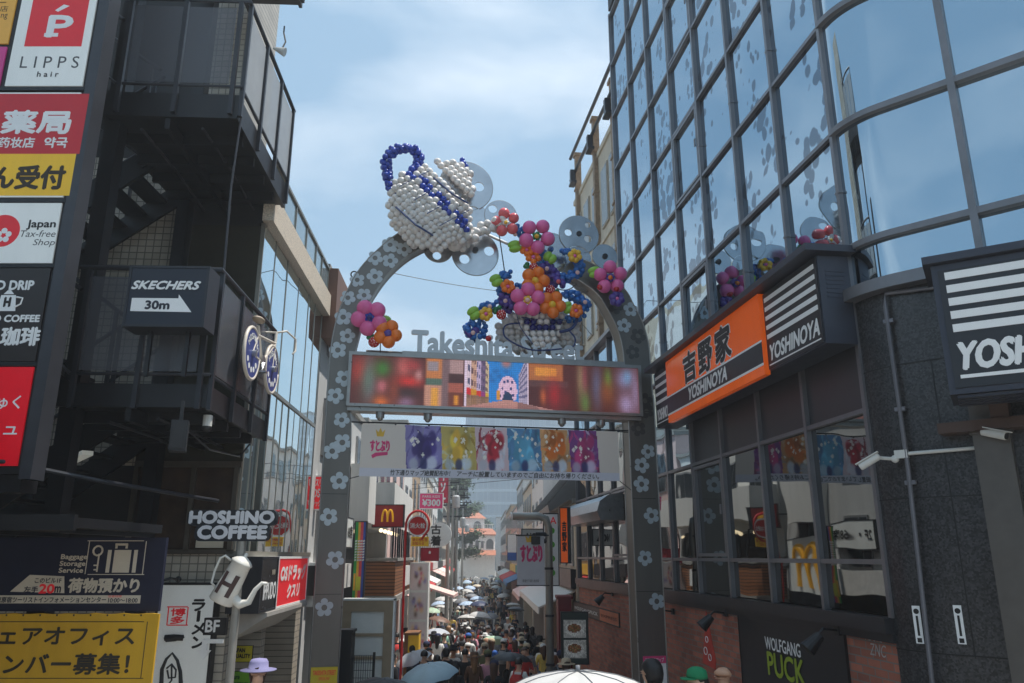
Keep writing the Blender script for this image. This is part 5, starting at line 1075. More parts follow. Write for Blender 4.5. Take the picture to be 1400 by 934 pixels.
# ================================================================== the street beyond the gate
LGREY = M('light_grey_wall', S(196, 196, 194), .75, 0, .1, 2, streak=True); BROWNC = M('brown_cladding', S(126, 92, 76), .6, .1, .12, 2, streak=True)
BEIGE = M('beige_wall', S(206, 190, 168), .8, 0, .12, 2, streak=True); TAN = M('tan_wall', S(176, 150, 122), .8, 0, .12, 2); PINKW = M('pale_pink_wall', S(222, 192, 184), .75, 0, .1, 2)
SHOPIN = M('shop_interior', S(70, 56, 46), .6, 0, .6, 1.8); GLASSD = M('window_glass_dark', S(60, 68, 74), .08, .45, .1); FRM = M('window_frame_grey', S(150, 150, 150), .4, .4)
TEALW = M('teal_wall', S(120, 150, 150), .7, 0, .12, 2); ROOFG = M('grey_roof', S(126, 124, 122), .45, .5, .1, 2)
def block(F, name, label, a0, a1, z1, mt, zb=2.9, storeys=2, awn=None, fascia=None, depth=7, cat='building', winw=.95, c0=0.0, ground=SHOPIN, sp=1.7):
    r = thing(name, label, cat, F.P((a0 + a1) / 2, -1.2, -depth / 2)); q = MB()
    q.box(F, a0, a1, zb, z1, -depth, c0); q.box(F, a0, a1, -1.3, zb, -depth, c0 - 1.3); q.box(F, a0, a0 + .3, -1.3, zb, -1.3 + c0, c0); q.box(F, a1 - .3, a1, -1.3, zb, -1.3 + c0, c0); q.build('wall', mt, r)
    q = MB(); q.box(F, a0 - .04, a1 + .04, z1, z1 + .14, -depth - .05, c0 + .08); q.build('parapet_cap', CONC, r)
    q = MB(); q.box(F, a0 + .3, a1 - .3, -1.3, zb - .02, c0 - 1.29, c0 - 1.2); q.build('shopfront', ground, r)
    n = max(1, int((a1 - a0) / sp)); hs = (z1 - zb) / storeys
    for j in range(storeys):
        for i in range(n):
            x = a0 + (a1 - a0) * (i + .5) / n; z = zb + hs * (j + .5)
            q = MB(); q.box(F, x - winw / 2, x + winw / 2, z - hs * .28, z + hs * .28, c0, c0 + .05); w = q.build('window', FRM, r)
            q = MB(); q.box(F, x - winw / 2 + .06, x - .02, z - hs * .28 + .06, z + hs * .28 - .06, c0 + .03, c0 + .056); q.box(F, x + .02, x + winw / 2 - .06, z - hs * .28 + .06, z + hs * .28 - .06, c0 + .03, c0 + .056); q.build('pane', GLASSD, w)
    if fascia: q = MB(); q.box(F, a0 + .1, a1 - .1, zb - .12, zb + .42, c0 + .001, c0 + .16); q.build('fascia_board', fascia, r)
    if awn:
        q = MB(); q.prism(Fr(F.P(a0 + .2, 0, c0), F.z), [(.0, zb - .15), (1.1, zb - .62), (1.1, zb - .82), (1.06, zb - .82), (1.06, zb - .66), (0, zb - .2)], -(a1 - a0 - .4), 0); q.build('awning', awn, r)
    return r
AW1 = M('awning_pink', S(232, 196, 186), .7, 0, .06); AW2 = M('awning_red', S(186, 50, 46), .7, 0, .06); AW3 = M('awning_white', S(228, 224, 216), .7, 0, .05); AW4 = M('awning_blue', S(90, 120, 160), .7)
FA1 = M('fascia_red', S(190, 40, 44), .5); FA2 = M('fascia_white', S(226, 224, 220), .5); FA3 = M('fascia_black', S(44, 42, 44), .4); FA4 = M('fascia_teal', S(60, 140, 136), .5); FA5 = M('fascia_yellow', S(226, 184, 60), .5)
# left row
r = block(FL, 'brown_clad_building', 'narrow building with plain brown cladding on its upper storey behind the gate leg', 5.0, 7.2, 9.2, LGREY, 2.9, 3, None, FA3)
q = MB(); q.box(FL, 4.98, 7.25, 7.75, 9.25, -.5, .25); q.build('cladding', BROWNC, r)
r = block(FL, 'grey_white_building', 'plain grey white building beside the framed board and rainbow sign', 7.3, 11.8, 7.0, LGREY, 2.9, 2, None, FA2, winw=.8)
q = MB(); q.box(FL, 9.6, 11.0, 4.3, 5.75, .02, .5); q.build('blank_sign_box', WALLW, r)
r = block(FL, 'burger_restaurant', 'white restaurant building with wooden slat terrace under the golden arches sign', 12, 19, 7.2, WALLW, 4.3, 1, None, None, winw=1.2)
q = MB(); q.box(FL, 12.02, 18.9, 4.55, 5.5, .001, .9); q.build('white_parapet', WALLW, r)
SLAT = brickmat('wood_slats', S(166, 108, 66), S(140, 88, 54), S(60, 38, 26), (-.0504, .9987, 0), 30, .09, .012, .5, 0, .6)
SLATF = brickmat('wood_slats_front', S(166, 108, 66), S(140, 88, 54), S(60, 38, 26), (1, 0, 0), 30, .09, .012, .5, 0, .6)
q = MB(); q.box(FL, 12.1, 18.8, 2.45, 3.35, .9, 1.0); q.box(FL, 12.02, 12.1, 2.45, 3.35, .0, 1.0); q.build('slat_terrace', SLATF, r)
q = MB(); q.box(FL, 12.0, 18.9, 3.36, 3.44, -.2, 1.06); q.box(FL, 12.0, 18.9, 2.3, 2.44, -.2, 1.05); q.box(FL, 12.02, 12.5, -1.2, 2.3, .02, .4); q.build('terrace_ledge', CONC, r)
for i in range(6): q = MB(); q.ball(FL.P(12.6 + i, 4.2, .5), .06, 2); q.build('terrace_lamp', M('warm_lamp', (1, .8, .5), .5, 0, 0, emit=2), r)
for i in range(9): q = MB(); q.box(FL, 12.35 + i * .7, 12.4 + i * .7, 3.44, 4.3, .85, .9); q.build('terrace_post', DKGREY, r)
q = MB(); q.box(FL, 14.6, 16.6, 2.6, 3.2, 1.0, 1.05); q.build('white_plaque', WHITE, r)
defs = [(19.2, 25, 8.2, PINKW, 2, AW1, FA1, 'pale pink shop building with pink awning behind the poster tower'), (25.2, 30, 9.4, WALLW, 3, None, FA3, 'white three storey building behind the round used clothing sign'),
    (30.2, 36, 8.0, TAN, 2, AW2, FA5, 'tan shop building with red awning along the crowded street'), (36.2, 43, 9.8, LGREY, 3, AW3, FA4, 'grey building with teal shop board behind the power poles'),
    (43.2, 51, 8.6, BEIGE, 2, None, FA1, 'beige building with red shop board deep in the street'), (51.2, 60, 9.4, WALLW, 3, AW1, FA2, 'white building with pink awning deep in the street'),
    (60.2, 72, 8.4, TEALW, 2, AW3, FA3, 'teal grey building deep in the street before the villa'), (72.2, 88, 9, CREAM, 3, AW2, FA2, 'cream building with red awning near the villa'), (88.2, 108, 8, LGREY, 2, None, FA1, 'low grey building with red board just before the villa')]
for a0, a1, z1, mt, st, aw, fa, lab in defs: block(FL, 'shop_building', lab, a0, a1, z1, mt, 2.9 - .3, st, aw, fa, sp=2.2)
# right row, turning a little
FRR = Fr((1.87, 23, 0), (math.sin(rad(2.2)), -math.cos(rad(2.2)), 0))
r = block(FRR, 'mansard_building', 'shop building with steep grey seamed roof leaning over the street by the lamp', -12, -.2, 5.0, BEIGE, 2.7, 1, AW3, FA3)
q = MB(); q.prism(Fr(FRR.P(0, 0, 0), FRR.z), [(.75, 4.75), (.80, 4.95), (-1.6, 7.7), (-6, 7.7), (-6, 5.1), (.2, 5.1)], .3, 12.1); q.build('roof', ROOFG, r)
q = MB()
for i in range(20): a = -.4 - i * .6; q.bar(FRR.P(a, 4.96, .82), FRR.P(a, 7.74, -1.58), .035, .05)
q.build('roof_seam', M('seam_grey', S(104, 102, 100), .45, .5), r)
rdefs = [(-20, -12.2, 8.6, WALLW, 3, AW1, FA2, 'white building with pink awning beyond the grey seamed roof'), (-29, -20.2, 7.4, BEIGE, 2, None, FA1, 'beige building with red board on the lamp side of the street'), (-38, -29.2, 8.4, LGREY, 3, AW4, FA4, 'grey building with blue awning on the lamp side of the street'),
    (-50, -38.2, 7.2, PINKW, 2, AW2, FA5, 'pale pink building with red awning deep on the lamp side'), (-66, -50.2, 8.0, TAN, 2, AW3, FA3, 'tan building deep on the lamp side of the street'), (-90, -66.2, 8.4, WALLW, 3, None, FA2, 'white building deep on the lamp side near the glass tower')]
for a0, a1, z1, mt, st, aw, fa, lab in rdefs: block(FRR, 'shop_building', lab, a0, a1, z1, mt, 2.6 - .2, st, aw, fa, sp=2.2)

# boards on the left fronts that the dark windows opposite mirror
sign('projecting_drug_sign', 'red box sign with white katakana projecting just behind the gate leg', 'shop sign', FC(15.35), *rect(FC(15.35), 424, 652, 441, 696), .15, M('lit_red', S(214, 36, 44)), WHITE, [('クスリ', .1, .7, .9, .94, PAPER, .02, 0), ('OS', .2, .36, .8, .62, PAPER, .03, 0), ('ドラッグ', .08, .08, .92, .28, PAPER, .015, 0)])
sign('drug_fascia', 'red fascia board with white katakana on the brown clad building', 'shop sign', FL, 5.3, 2.6, 7.0, 3.35, .2, M('lit_red', S(214, 36, 44)), WHITE, [('ドラッグ', .08, .5, .92, .9, PAPER, .03, 0), ('クスリ', .4, .1, .9, .4, PAPER, .03, 0)]).location += FL.z * .2
r = sign('seat_count_sign', 'white box sign reading 2F 68 seats on the grey white building', 'shop sign', FL, 7.6, 3.7, 9.2, 4.35, .2, WHITE_L, DKGREY, [('2F・68席', .08, .3, .92, .75, INK, .03, 0)]); r.location += FL.z * .2
r = sign('arch_logo_sign', 'white wall sign with yellow double arch over a black board', 'shop sign', FL, 9.6, 2.2, 11.5, 3.9, .2, WHITE_L, DKGREY, [], band=((0, 0, 1, .3, SHB),)); q = MB()
for cx_ in (10.25, 10.75): q.tube([FL.P(cx_ + .25 * math.cos(t), 2.85 + .85 * max(0, math.sin(t)) ** .8, .015) for t in [i * math.pi / 14 for i in range(15)]], .07, 6)
q.build('double_arch', M('burger_yellow', S(240, 176, 30), .4, 0, 0, emit=.15), r); r.location += FL.z * .2
# street signs
F = FC(21.5); x0, z0, x1, z1 = rect(F, 510, 691, 551, 720)
r = sign('burger_sign', 'dark red box sign with yellow double arch letter hanging from the restaurant', 'shop sign', F, x0, z0, x1, z1, .2, M('burger_red', S(150, 24, 26), .4, 0, .05, emit=.06), BLACK)
q = MB(); w, h = x1 - x0, z1 - z0
for cx_ in (.4, .58): q.tube([F.P(x0 + w * (cx_ + .09 * math.cos(t)) , z0 + h * (.22 + .56 * max(0, math.sin(t)) ** .8), .015) for t in [i * math.pi / 14 for i in range(15)]], .03, 6)
q.build('double_arch', M('burger_yellow', S(240, 176, 30), .4, 0, 0, emit=.15), r)
q = MB(); q.box(F, x0 - .7, x0 - .03, z0 + .3, z0 + .34, -.12, -.08); q.build('bracket', BLACK, r)
F = FC(19.0); x0, z0, x1, z1 = rect(F, 484, 714, 498, 818)
r = sign('rainbow_sign', 'tall vertical sign in green yellow and red stripes on the grey white building', 'shop sign', F, x0, z0, x1, z1, .12, GREENP, BLACK, [], band=((.0, 0, .28, 1, M('bright_green', S(40, 170, 70), .5)), (.28, 0, .5, 1, M('bright_yellow', S(240, 180, 50), .5)), (.5, 0, .78, 1, M('bright_red', S(224, 74, 84), .5)), (.78, 0, 1, 1, M('bright_blue', S(50, 80, 170), .5)), (.05, .1, .24, .32, M('bright_yellow', S(240, 180, 50))), (.3, .1, .74, .28, M('lime', S(210, 210, 60)))), shapes=[('white_marks', [[(a + .02, v), (a + .2, v + .012), (a + .18, v + .03), (a, v + .02)] for a in (.03, .3, .54, .78) for v in [.48 + .036 * i for i in range(8)]], PAPER)])
FB = FC(14.6); x0, z0, x1, z1 = rect(FB, 466, 936, 536, 821)
r = thing('framed_board', 'tall beige framed board with white panels standing beside the gate leg', 'display board', FB.P((x0 + x1) / 2, 0, 0)); z0 = -.25
q = MB()
for e in ((x0, x0 + .16, z0, z1), (x1 - .16, x1, z0, z1), (x0 + .16, x1 - .16, z1 - .19, z1), (x0 + .16, x1 - .16, 2.12, 2.17), (x0 + .16, x1 - .16, 1.74, 1.79), (x0 + .16, x1 - .16, 1.2, 1.25), (x0 + .16, x1 - .16, z0, z0 + .15)): q.box(FB, *e, -.15, .02)
q.build('frame', M('beige_board_frame', S(150, 132, 108), .6, 0, .1), r)
for a, b in ((2.17, z1 - .19), (1.79, 2.12), (1.25, 1.74), (z0 + .15, 1.2)): q = MB(); q.box(FB, x0 + .16, x1 - .16, a, b, -.1, -.02); q.build('panel', M('milky_panel', S(214, 214, 208), .35, 0, .1, 1.5), r)
q = MB(); q.box(FB, x1 + .002, x1 + .03, z0, z1 + .03, -.16, .03); q.box(FB, x0, x1 + .03, z1 + .001, z1 + .035, -.16, .03); q.build('edge_strip', WHITE, r)
q = MB(); x0, z0, x1, z1 = rect(FC(13.6), 463, 936, 481, 864); q.wbox(x0, x1, 13.5, 13.8, -.1, z1); q.wbox(x0 - .01, x1 + .02, 13.48, 13.82, z1, z1 + .04); q.wbox(x1 - .02, x1 + .012, 13.6, 13.75, z1 - .5, z1 - .4); q.solo('black_cabinet', BLACK, 'narrow black cabinet between gate leg and framed board', 'cabinet')
r = thing('mesh_fence', 'thin black wire mesh fence in front of the framed board', 'fence', (-2.6, 14.2, -.1)); q = MB()
fx0, fz1 = FC(14.2).at(482, 896); fx1, _ = FC(14.2).at(510, 896)
for i in range(10): x = fx0 + (fx1 - fx0) * i / 9; q.wbox(x - .004, x + .004, 14.196, 14.204, -.1, fz1)
for i in range(12): z = fz1 - i * .12; q.wbox(fx0, fx1, 14.19, 14.196, z - .004, z + .004)
q.build('wire', BLACK, r); q = MB(); q.wbox(fx1, fx1 + .04, 14.18, 14.22, -.2, fz1 + .05); q.wbox(fx0 - .04, fx0, 14.18, 14.22, -.2, fz1 + .05); q.build('post', BLACK, r)
# hydrant sign
F = FC(20); px_, _ = F.at(551, 830); r = thing('hydrant_sign', 'red pole with round red 消火栓 hydrant disc and yellow plate', 'sign post', (px_, 20, ground_z(20)))
HR = M('hydrant_red', S(206, 38, 38), .4, 0, .06); cx_, cz_ = F.at(571, 719)
q = MB(); rr = .37; q.tube([(px_, 20, -.3), (px_, 20, cz_ - .1)] + [F.P(cx_ + (cx_ - px_) * math.cos(math.pi - t), cz_ - .1 + .1 + rr * math.sin(t), 0) for t in [i * .2 for i in range(1, 16)]] + [F.P(2 * cx_ - px_ - .02, cz_ - .1, 0), F.P(cx_ + .1, cz_ - .34, 0)], .03, 8); q.build('pole', HR, r)
q = MB(); q.prism(F, circ(cx_, cz_, .26, 24), -.02, .005); d_ = q.build('disc', PAPER, r); q = MB(); q.prism(F, circ(cx_, cz_, .225, 24), .005, .008); q.build('red_face', HR, d_); q = MB(); q.text(F, '消火栓', cx_ - .19, cz_ - .06, cx_ + .19, cz_ + .07, .01, 0, .025); q.build('lettering', PAPER, d_)
x0, z0, x1, z1 = rect(F, 562, 734, 586, 747); q = MB(); q.box(F, x0, x1, z0, z1, -.02, .005); y_ = q.build('yellow_plate', YELP, r); q = MB(); q.text(F, '消火栓広告\nお知らせ', x0 + .03, z0 + .03, x1 - .03, z1 - .03, .008, 0, .01); q.build('lettering', HR, y_)
F = FC(30); cx_, cz_ = F.at(601, 731); r = thing('round_clothes_sign', 'large white disc sign with black 古着 characters', 'shop sign', F.P(cx_, cz_ - .45, 0)); q = MB(); q.prism(F, circ(cx_, cz_, .45, 30), -.15, 0); q.build('disc', WHITE, r)
q = MB(); q.text(F, '古', cx_ - .33, cz_ + .02, cx_ + .05, cz_ + .36, .006, 0, .03); q.text(F, '着', cx_ - .33, cz_ - .40, cx_ + .05, cz_ - .04, .006, 0, .03); q.build('lettering', INK, r); q = MB(); q.box(F, cx_ - 1.4, cx_ - .44, cz_ - .02, cz_ + .02, -.1, -.06); q.build('bracket', DKGREY, r)
F = FC(28); x0, z0, x1, z1 = rect(F, 574, 675, 605, 695); sign('price_sign', 'pink box sign reading ¥300 above the round disc signs', 'shop sign', F, x0, z0, x1, z1, .12, M('hot_pink', S(224, 70, 124), .45, 0, .05, emit=.1), WHITE, [('PARIS KIDS', .12, .72, .88, .88, PAPER, .03, 0), ('¥300', .12, .16, .9, .6, PAPER, .06, 0)])
F = FC(26); x0, z0, x1, z1 = rect(F, 576, 750, 599, 766); sign('crimson_sign', 'small crimson sign with tiny emblem below the white round sign', 'shop sign', F, x0, z0, x1, z1, .1, M('crimson_face', S(176, 24, 52), .45), M('crimson_box', S(140, 20, 40)), [], shapes=(('emblem', [[(.44, .55), (.56, .55), (.56, .72), (.5, .82), (.44, .72)]], PAPER),))
F = FC(40); x0, z0, x1, z1 = rect(F, 600, 640, 612, 687); z1 = z1 + 1; sign('vertical_red_sign', 'tall vertical red sign with white katakana beside the power pole', 'shop sign', F, x0, z0, x1, z1, .2, M('daiso_red', S(196, 40, 66), .45, 0, .05), M('crimson_box', S(140, 20, 40)), [('ダ\nイ\nソ\nー', .2, .06, .8, .8, PAPER, .012, 0)])
F = FC(50); x0, z0, x1, z1 = rect(F, 694, 731, 706, 766); sign('vertical_blue_sign', 'white and blue vertical sign on the lamp side far down the street', 'shop sign', F, x0, z0, x1, z1, .2, PAPER, DKGREY, [], band=((0, 0, 1, .3, M('blue_print', S(40, 90, 170), .5)),))
F = FC(20.6); x0, z0, x1, z1 = rect(F, 744, 703, 763, 800); r = sign('dotted_sign', 'white vertical sign with red letter and green dots behind the lamp pole', 'shop sign', F, x0, z0, x1, z1, .12, PAPER, DKGREY, [('A', .45, .86, .9, .96, CRIM, .01, 0)])
q = MB()
for i in range(4): q.prism(F, circ(x0 + .2, z0 + .3 + i * .35, .08, 14), .005, .008)
q.build('green_dots', GREENP, r)
# poster tower, kiosk counter
F = FC(27); x0, z0, x1, z1 = rect(F, 559, 866, 585, 769); r = thing('poster_tower', 'tall white tower of pastel posters standing at the shop front', 'poster stand', F.P((x0 + x1) / 2, -.4, -.2)); q = MB(); q.box(F, x0, x1, -.5, z1, -.5, 0); q.build('case', WHITE, r)
rs = np.random.RandomState(3)
for k in range(3):
    im = np.ones((22, 22, 3)) * (.9, .86, .86); yy, xx = np.mgrid[0:22, 0:22] / 22.
    for i in range(16):
        cu, cv, rr = rs.uniform(.15, .85), rs.uniform(.15, .85), rs.uniform(.05, .14); m_ = np.exp(-((xx - cu) ** 2 + (yy - cv) ** 2) / rr ** 2 * 1.5)[..., None]; im = im * (1 - m_ * .8) + np.array([(.85, .4, .45), (.45, .35, .3), (.55, .5, .75), (.95, .8, .6)][i % 4]) * m_ * .8
    zt_ = z1 - .05 - k * .92; picture(F, x0 + .04, zt_ - .84, x1 - .04, zt_, .004, im, 'poster', printed, r)
F = FC(22.5); x0, z0, x1, z1 = rect(F, 553, 896, 572, 868); q = MB(); q.wbox(x0, x0 + .1, 22.4, 22.9, -.6, z1); q.wbox(x0, x1, 22.35, 23.2, z1, z1 + .06); q.wbox(x0 + .1, x1, 22.45, 23.0, -.6, z1, 1); q.solo('yellow_counter', [WOOD, YELP], 'small counter with wooden top and yellow side by the red pole', 'counter')
F = FC(38); x0, z0, x1, z1 = rect(F, 586, 816, 622, 799); q = MB(); q.add([(x0 - .6, 37.2, z1 + .1), (x1, 37.2, z0 + .1), (x1, 40, z0 + .1), (x0 - .6, 40, z1 + .1), (x0 - .6, 37.2, z1 + .05), (x1, 37.2, z0 - .02), (x1, 40, z0 - .02), (x0 - .6, 40, z1 + .05)], [(0, 1, 2, 3), (7, 6, 5, 4), (0, 4, 5, 1), (1, 5, 6, 2), (2, 6, 7, 3), (3, 7, 4, 0)]); q.solo('pale_awning', AW1, 'pale pink sloping awning reaching over the crowd past the poster tower', 'awning')
# street lamp with pennant
F = FC(18); lx, _ = F.at(751, 800); _, lz = F.at(751, 706); ax_, _ = F.at(701, 706); r = thing('street_lamp', 'bent grey tube street lamp standing among the crowd', 'street lamp', (lx, 18, ground_z(18)))
LG = M('lamp_grey', S(158, 156, 150), .35, .5, .12)
q = MB(); q.tube([(lx, 18, ground_z(18)), (lx, 18, lz - .25), (lx - .06, 18, lz - .06), (lx - .22, 18, lz), (ax_, 18, lz)], .085, 12); q.build('pole', LG, r, True)
q = MB(); q.cyl((ax_ - .01, 18, lz), (ax_ - .05, 18, lz), .09, 12); q.wbox(ax_ + .05, ax_ + .6, 17.96, 18.04, lz - .11, lz - .08); q.build('lamp_head', WHITE, r)
q = MB()
for z in (lz - .55, lz - .4): q.cyl((lx - .3, 17.98, z), (lx + .05, 17.98, z), .05, 10)
q.wbox(lx - .4, lx - .2, 17.85, 18.05, lz - .62, lz - .45); q.build('floodlight', BLACK, r); q = MB()
for z in (1.2, 2.2, 3.2): q.cyl((lx, 18, z), (lx, 18, z + .05), .1, 12)
q.build('clamp', DKGREY, r)
F = FC(17.9); x0, z0, x1, z1 = rect(F, 707, 800, 744, 733); r = thing('lamp_pennant', 'pale cloth pennant with pink logo hanging from the street lamp', 'pennant', F.P((x0 + x1) / 2, z0, 0)); q = MB(); q.box(F, x0, x1, z0, z1, -.012, 0); q.build('cloth', M('pennant_cloth', S(206, 206, 212), .8, 0, .06), r)
q = MB(); q.text(F, 'すとぷり', x0 + .08, z0 + .5, x1 - .05, z0 + .85, .003, 0, .045, -.1); q.build('logo', LP, r); q = MB(); w = x1 - x0; q.prism(F, [(x0 + a * w, z0 + b) for a, b in ((.35, .92), (.3, 1.08), (.42, 1.0), (.5, 1.1), (.58, 1.0), (.7, 1.08), (.65, .92))], 0, .003); q.build('crown_mark', M('gold_print', S(222, 178, 60)), r)
q = MB(); q.box(F, x0 - .03, lx, z1, z1 + .03, -.02, .01); q.box(F, x0 - .03, lx, z0 - .02, z0, -.02, .01); q.build('arm', DKGREY, r); q = MB(); q.text(F, '原宿竹下通り商店街', x0 + .12, z0 + .06, x1 - .12, z0 + .12, .003); q.build('lettering', GREYINK, r)
F = FC(24); x0, z0, x1, z1 = rect(F, 714, 745, 746, 724); sign('grey_name_sign', 'small grey sign lettered NOA just above the lamp pennant', 'shop sign', F, x0, z0, x1, z1, .1, M('sign_light_grey', S(176, 174, 170), .5), DKGREY, [('NOA', .2, .25, .8, .75, INK, .05, 0)])
q = MB(); q.wbox(-19, -9.6, 31, 42, -2, 17); q.wbox(-16, -12, 33, 38, 17, 18.6); q.wbox(-19, -9.3, 30.9, 31.4, 9.8, 10.1)
TBB = thing('tall_beige_block', 'tall beige block set back behind the left hand shops and mirrored in the glass tower', 'building', (-14, 36, -2)); q.build('wall', CREAM, TBB)
for z in (3, 6, 9, 12):
    for y in (32.5, 35, 37.5, 40): q = MB(); q.wbox(-9.6, -9.55, y - .6, y + .6, z, z + 1.6); q.build('window', GLASSD, TBB)
q = MB(); q.box(Fr((-9.6, 31, 0), (0, 1, 0)), 1, 9, 14.3, 16.6, .0, .06); q.build('roof_sign', FA2, TBB); q = MB(); q.cyl((-11, 33, 17), (-11, 33, 21), .08); q.build('antenna', DKGREY, TBB)

# power poles and wires
tops = []
for i, (px, Y, h) in enumerate(((612, 44, 10.5), (624, 58, 10), (632, 74, 10), (618, 50, 9))):
    F = FC(Y); x, _ = F.at(px, 760); zb = ground_z(Y); zt = zb + h
    r = thing('power_pole', ['concrete power pole with transformer beside the red vertical sign', 'concrete power pole second in the row behind the first pole', 'slim concrete power pole nearest the white villa', 'lower concrete pole squeezed between the first two power poles'][i], 'power pole', (x, Y, zb), 'power poles')
    q = MB(); q.tube([(x, Y, zb), (x, Y, zt)], [.12, .08], 10); q.build('pole', CONC, r); q = MB()
    for z, w in ((zt - .3, .8), (zt - .9, .9), (zt - 1.6, .6)): q.wbox(x - w, x + w, Y - .05, Y + .05, z - .05, z + .05)
    for z in (zt - .3, zt - .9):
        for dx in (-.7, -.3, .3, .7): q.cyl((x + dx, Y, z + .05), (x + dx, Y, z + .22), .05, 8)
    q.build('crossarm', DKGREY, r)
    if i != 3: q = MB(); q.lathe(Fr((x + .42, Y - .1, zt - 3.0), (1, 0, 0)), [(.2, 0), (.21, .05), (.21, .6), (.14, .68)], 14); q.wbox(x - .3, x - .1, Y - .35, Y - .1, zt - 4.4, zt - 3.8); q.build('transformer', M('transformer_grey', S(170, 172, 172), .5), r)
    tops.append((x, Y, zt))
k = 0
for a, b in ((0, 1), (1, 2), (0, 3)):
    q = MB()
    for dx in (-.7, -.3, .3, .7):
        p0, p1 = Vector(tops[a]) + Vector((dx, 0, -.1)), Vector(tops[b]) + Vector((dx, 0, -.1)); q.tube([p0.lerp(p1, t / 8) - Vector((0, 0, .5 * 4 * (t / 8) * (1 - t / 8))) for t in range(9)], .015, 4)
    q.solo('power_line', INK, ['bundle of black wires running from the first power pole to the second', 'bundle of black wires running on toward the villa', 'bundle of black wires dropping to the lower concrete pole'][k], 'cable'); k += 1
q = MB(); p0, p1 = PY(530, 372, 15.5), PY(762, 405, 19); q.tube([p0.lerp(p1, t / 10) - Vector((0, 0, .35 * (t / 10) * (1 - t / 10))) for t in range(11)], .008, 5); p0 = FL.P(7, 8.6, .05); q.tube([p0, PY(530, 372, 15.5)], .008, 5); q.tube([PY(762, 405, 19), FR.P(-11, 9.2, .1)], .008, 5); q.solo('street_cable', INK, 'thin cable crossing the sky inside the arch', 'cable')
q = MB()
for py in (566, 578, 585): q.tube([FL.P(24 + py * .01, 7 + (578 - py) * .03, 0), FRR.P(-6, 6.6 + (578 - py) * .03, -.2)], .012, 5)
q.solo('span_wires', INK, 'thin wires spanning the street just above the cloth banner', 'cable')

# villa, far block, tower, tree
WV = M('villa_white', S(232, 228, 220), .7, 0, .06, 2); TILER = M('terracotta_tile', S(178, 112, 84), .7, 0, .2, 3); FV = Fr((-4.6, 130, 0), (math.cos(rad(18)), math.sin(rad(18)), 0)); FV = FC(130, -5.2, rad(36))
r = thing('white_villa', 'white villa with arched windows and two orange tiled roofs at the street end', 'villa', (-5.2, 131, -1))
q = MB(); q.box(FV, -4, 3.0, -1, 7, -6, 0); q.box(FV, -3.6, 1.6, 7, 9.6, -6, -1.2); q.build('wall', WV, r)
q = MB(); q.prism(Fr(FV.P(-4.2, 0, 0), FV.z), [(.5, 6.9), (-1.2, 7.9), (-1.2, 7.7), (.45, 6.75)], -7.4, 0); q.build('roof', TILER, r); q = MB(); q.prism(Fr(FV.P(-3.8, 0, 0), FV.z), [(-.8, 9.5), (-3.5, 10.7), (-6, 9.6)], -5.6, 0); q.build('roof', TILER, r)
q = MB(); q.prism(Fr(FV.P(-3, 0, 0), FV.z), [(1.8, 3.6), (0, 4.4), (0, 4.2)], -7, 0); q.build('canopy', TILER, r)
def arch(F, a, z, w, h, c): return [(a - w, z), (a + w, z)] + [(a + w * math.cos(t), z + h + w * math.sin(t)) for t in [i * math.pi / 8 for i in range(9)]]
for a, z, w, c in ((-3, 4.7, .35, 0), (-1.8, 4.7, .35, 0), (-.6, 4.7, .35, 0), (.4, 4.7, .25, 0), (1.9, 4.6, .7, 0), (-2.6, 7.6, .4, -1.2), (.2, 7.7, .75, -1.2)):
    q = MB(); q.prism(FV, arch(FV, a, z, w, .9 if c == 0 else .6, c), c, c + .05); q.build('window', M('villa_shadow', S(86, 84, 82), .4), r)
q = MB()
for i in range(14): q.box(FV, -3.9 + i * .5, -3.86 + i * .5, 7.9, 8.5, -.3, -.26)
q.box(FV, -3.9, 2.8, 8.5, 8.56, -.32, -.24); q.build('balcony_rail', WV, r)
F = FC(120); x0, z0, x1, z1 = rect(F, 678, 790, 702, 708); block(Fr((x0, 120, 0), (1, 0, 0)), 'grey_end_building', 'pale grey building closing the street beside the villa', 0, 4.5, z1, LGREY, 2, 2, None, None, winw=.7)
x0, z0, x1, z1 = rect(FC(118), 690, 724, 698, 714); sign('square_red_sign', 'small square red sign high on the pale end building', 'shop sign', FC(118), x0, z0, x1, z1, .2, M('vivid_red', S(216, 0, 28)), WHITE, [])
TG = brickmat('tower_glass', S(120, 146, 162), S(98, 126, 146), S(150, 166, 176), (1, 0, 0), 1.9, 4.2, .12, .18, 0, 0); TG.node_tree.nodes['Principled BSDF'].inputs['Metallic'].default_value = .35
r = thing('glass_tower', 'wide pale blue glass office tower rising behind the end of the street', 'office tower', (5, 262, -1)); x0, z0, x1, z1 = rect(FC(260), 636, 700, 860, 570)
q = MB(); q.wbox(x0, x1, 260, 300, -1, z1); q.build('wall', TG, r); q = MB()
z = 3.0
while z < z1: q.wbox(x0 - .1, x1, 259.7, 260.05, z, z + .9); z += 4.2
q.wbox(x0 - .1, x1, 259.7, 300, z1, z1 + .8); q.build('floor_band', M('tower_band', S(150, 170, 182), .4, .2), r)
q = MB(); x = x0
while x < x1: q.wbox(x - .06, x + .06, 259.8, 260.02, -1, z1); x += 3.8
q.build('mullion', M('tower_mullion', S(140, 156, 166), .4, .3), r)
q = MB(); x0, z0, x1, z1 = rect(FC(255), 607, 700, 637, 590); q.wbox(x0 - 30, x0 + 4, 262, 280, -1, 26); 
for i in range(6): q.wbox(x0 - 30, x0 + 4.1, 261.9, 262, 2 + i * 4, 3.2 + i * 4)
q.solo('distant_office_block', M('distant_block', S(150, 160, 168), .6, 0, .1, .2), 'distant grey office block partly behind the tree', 'office block')
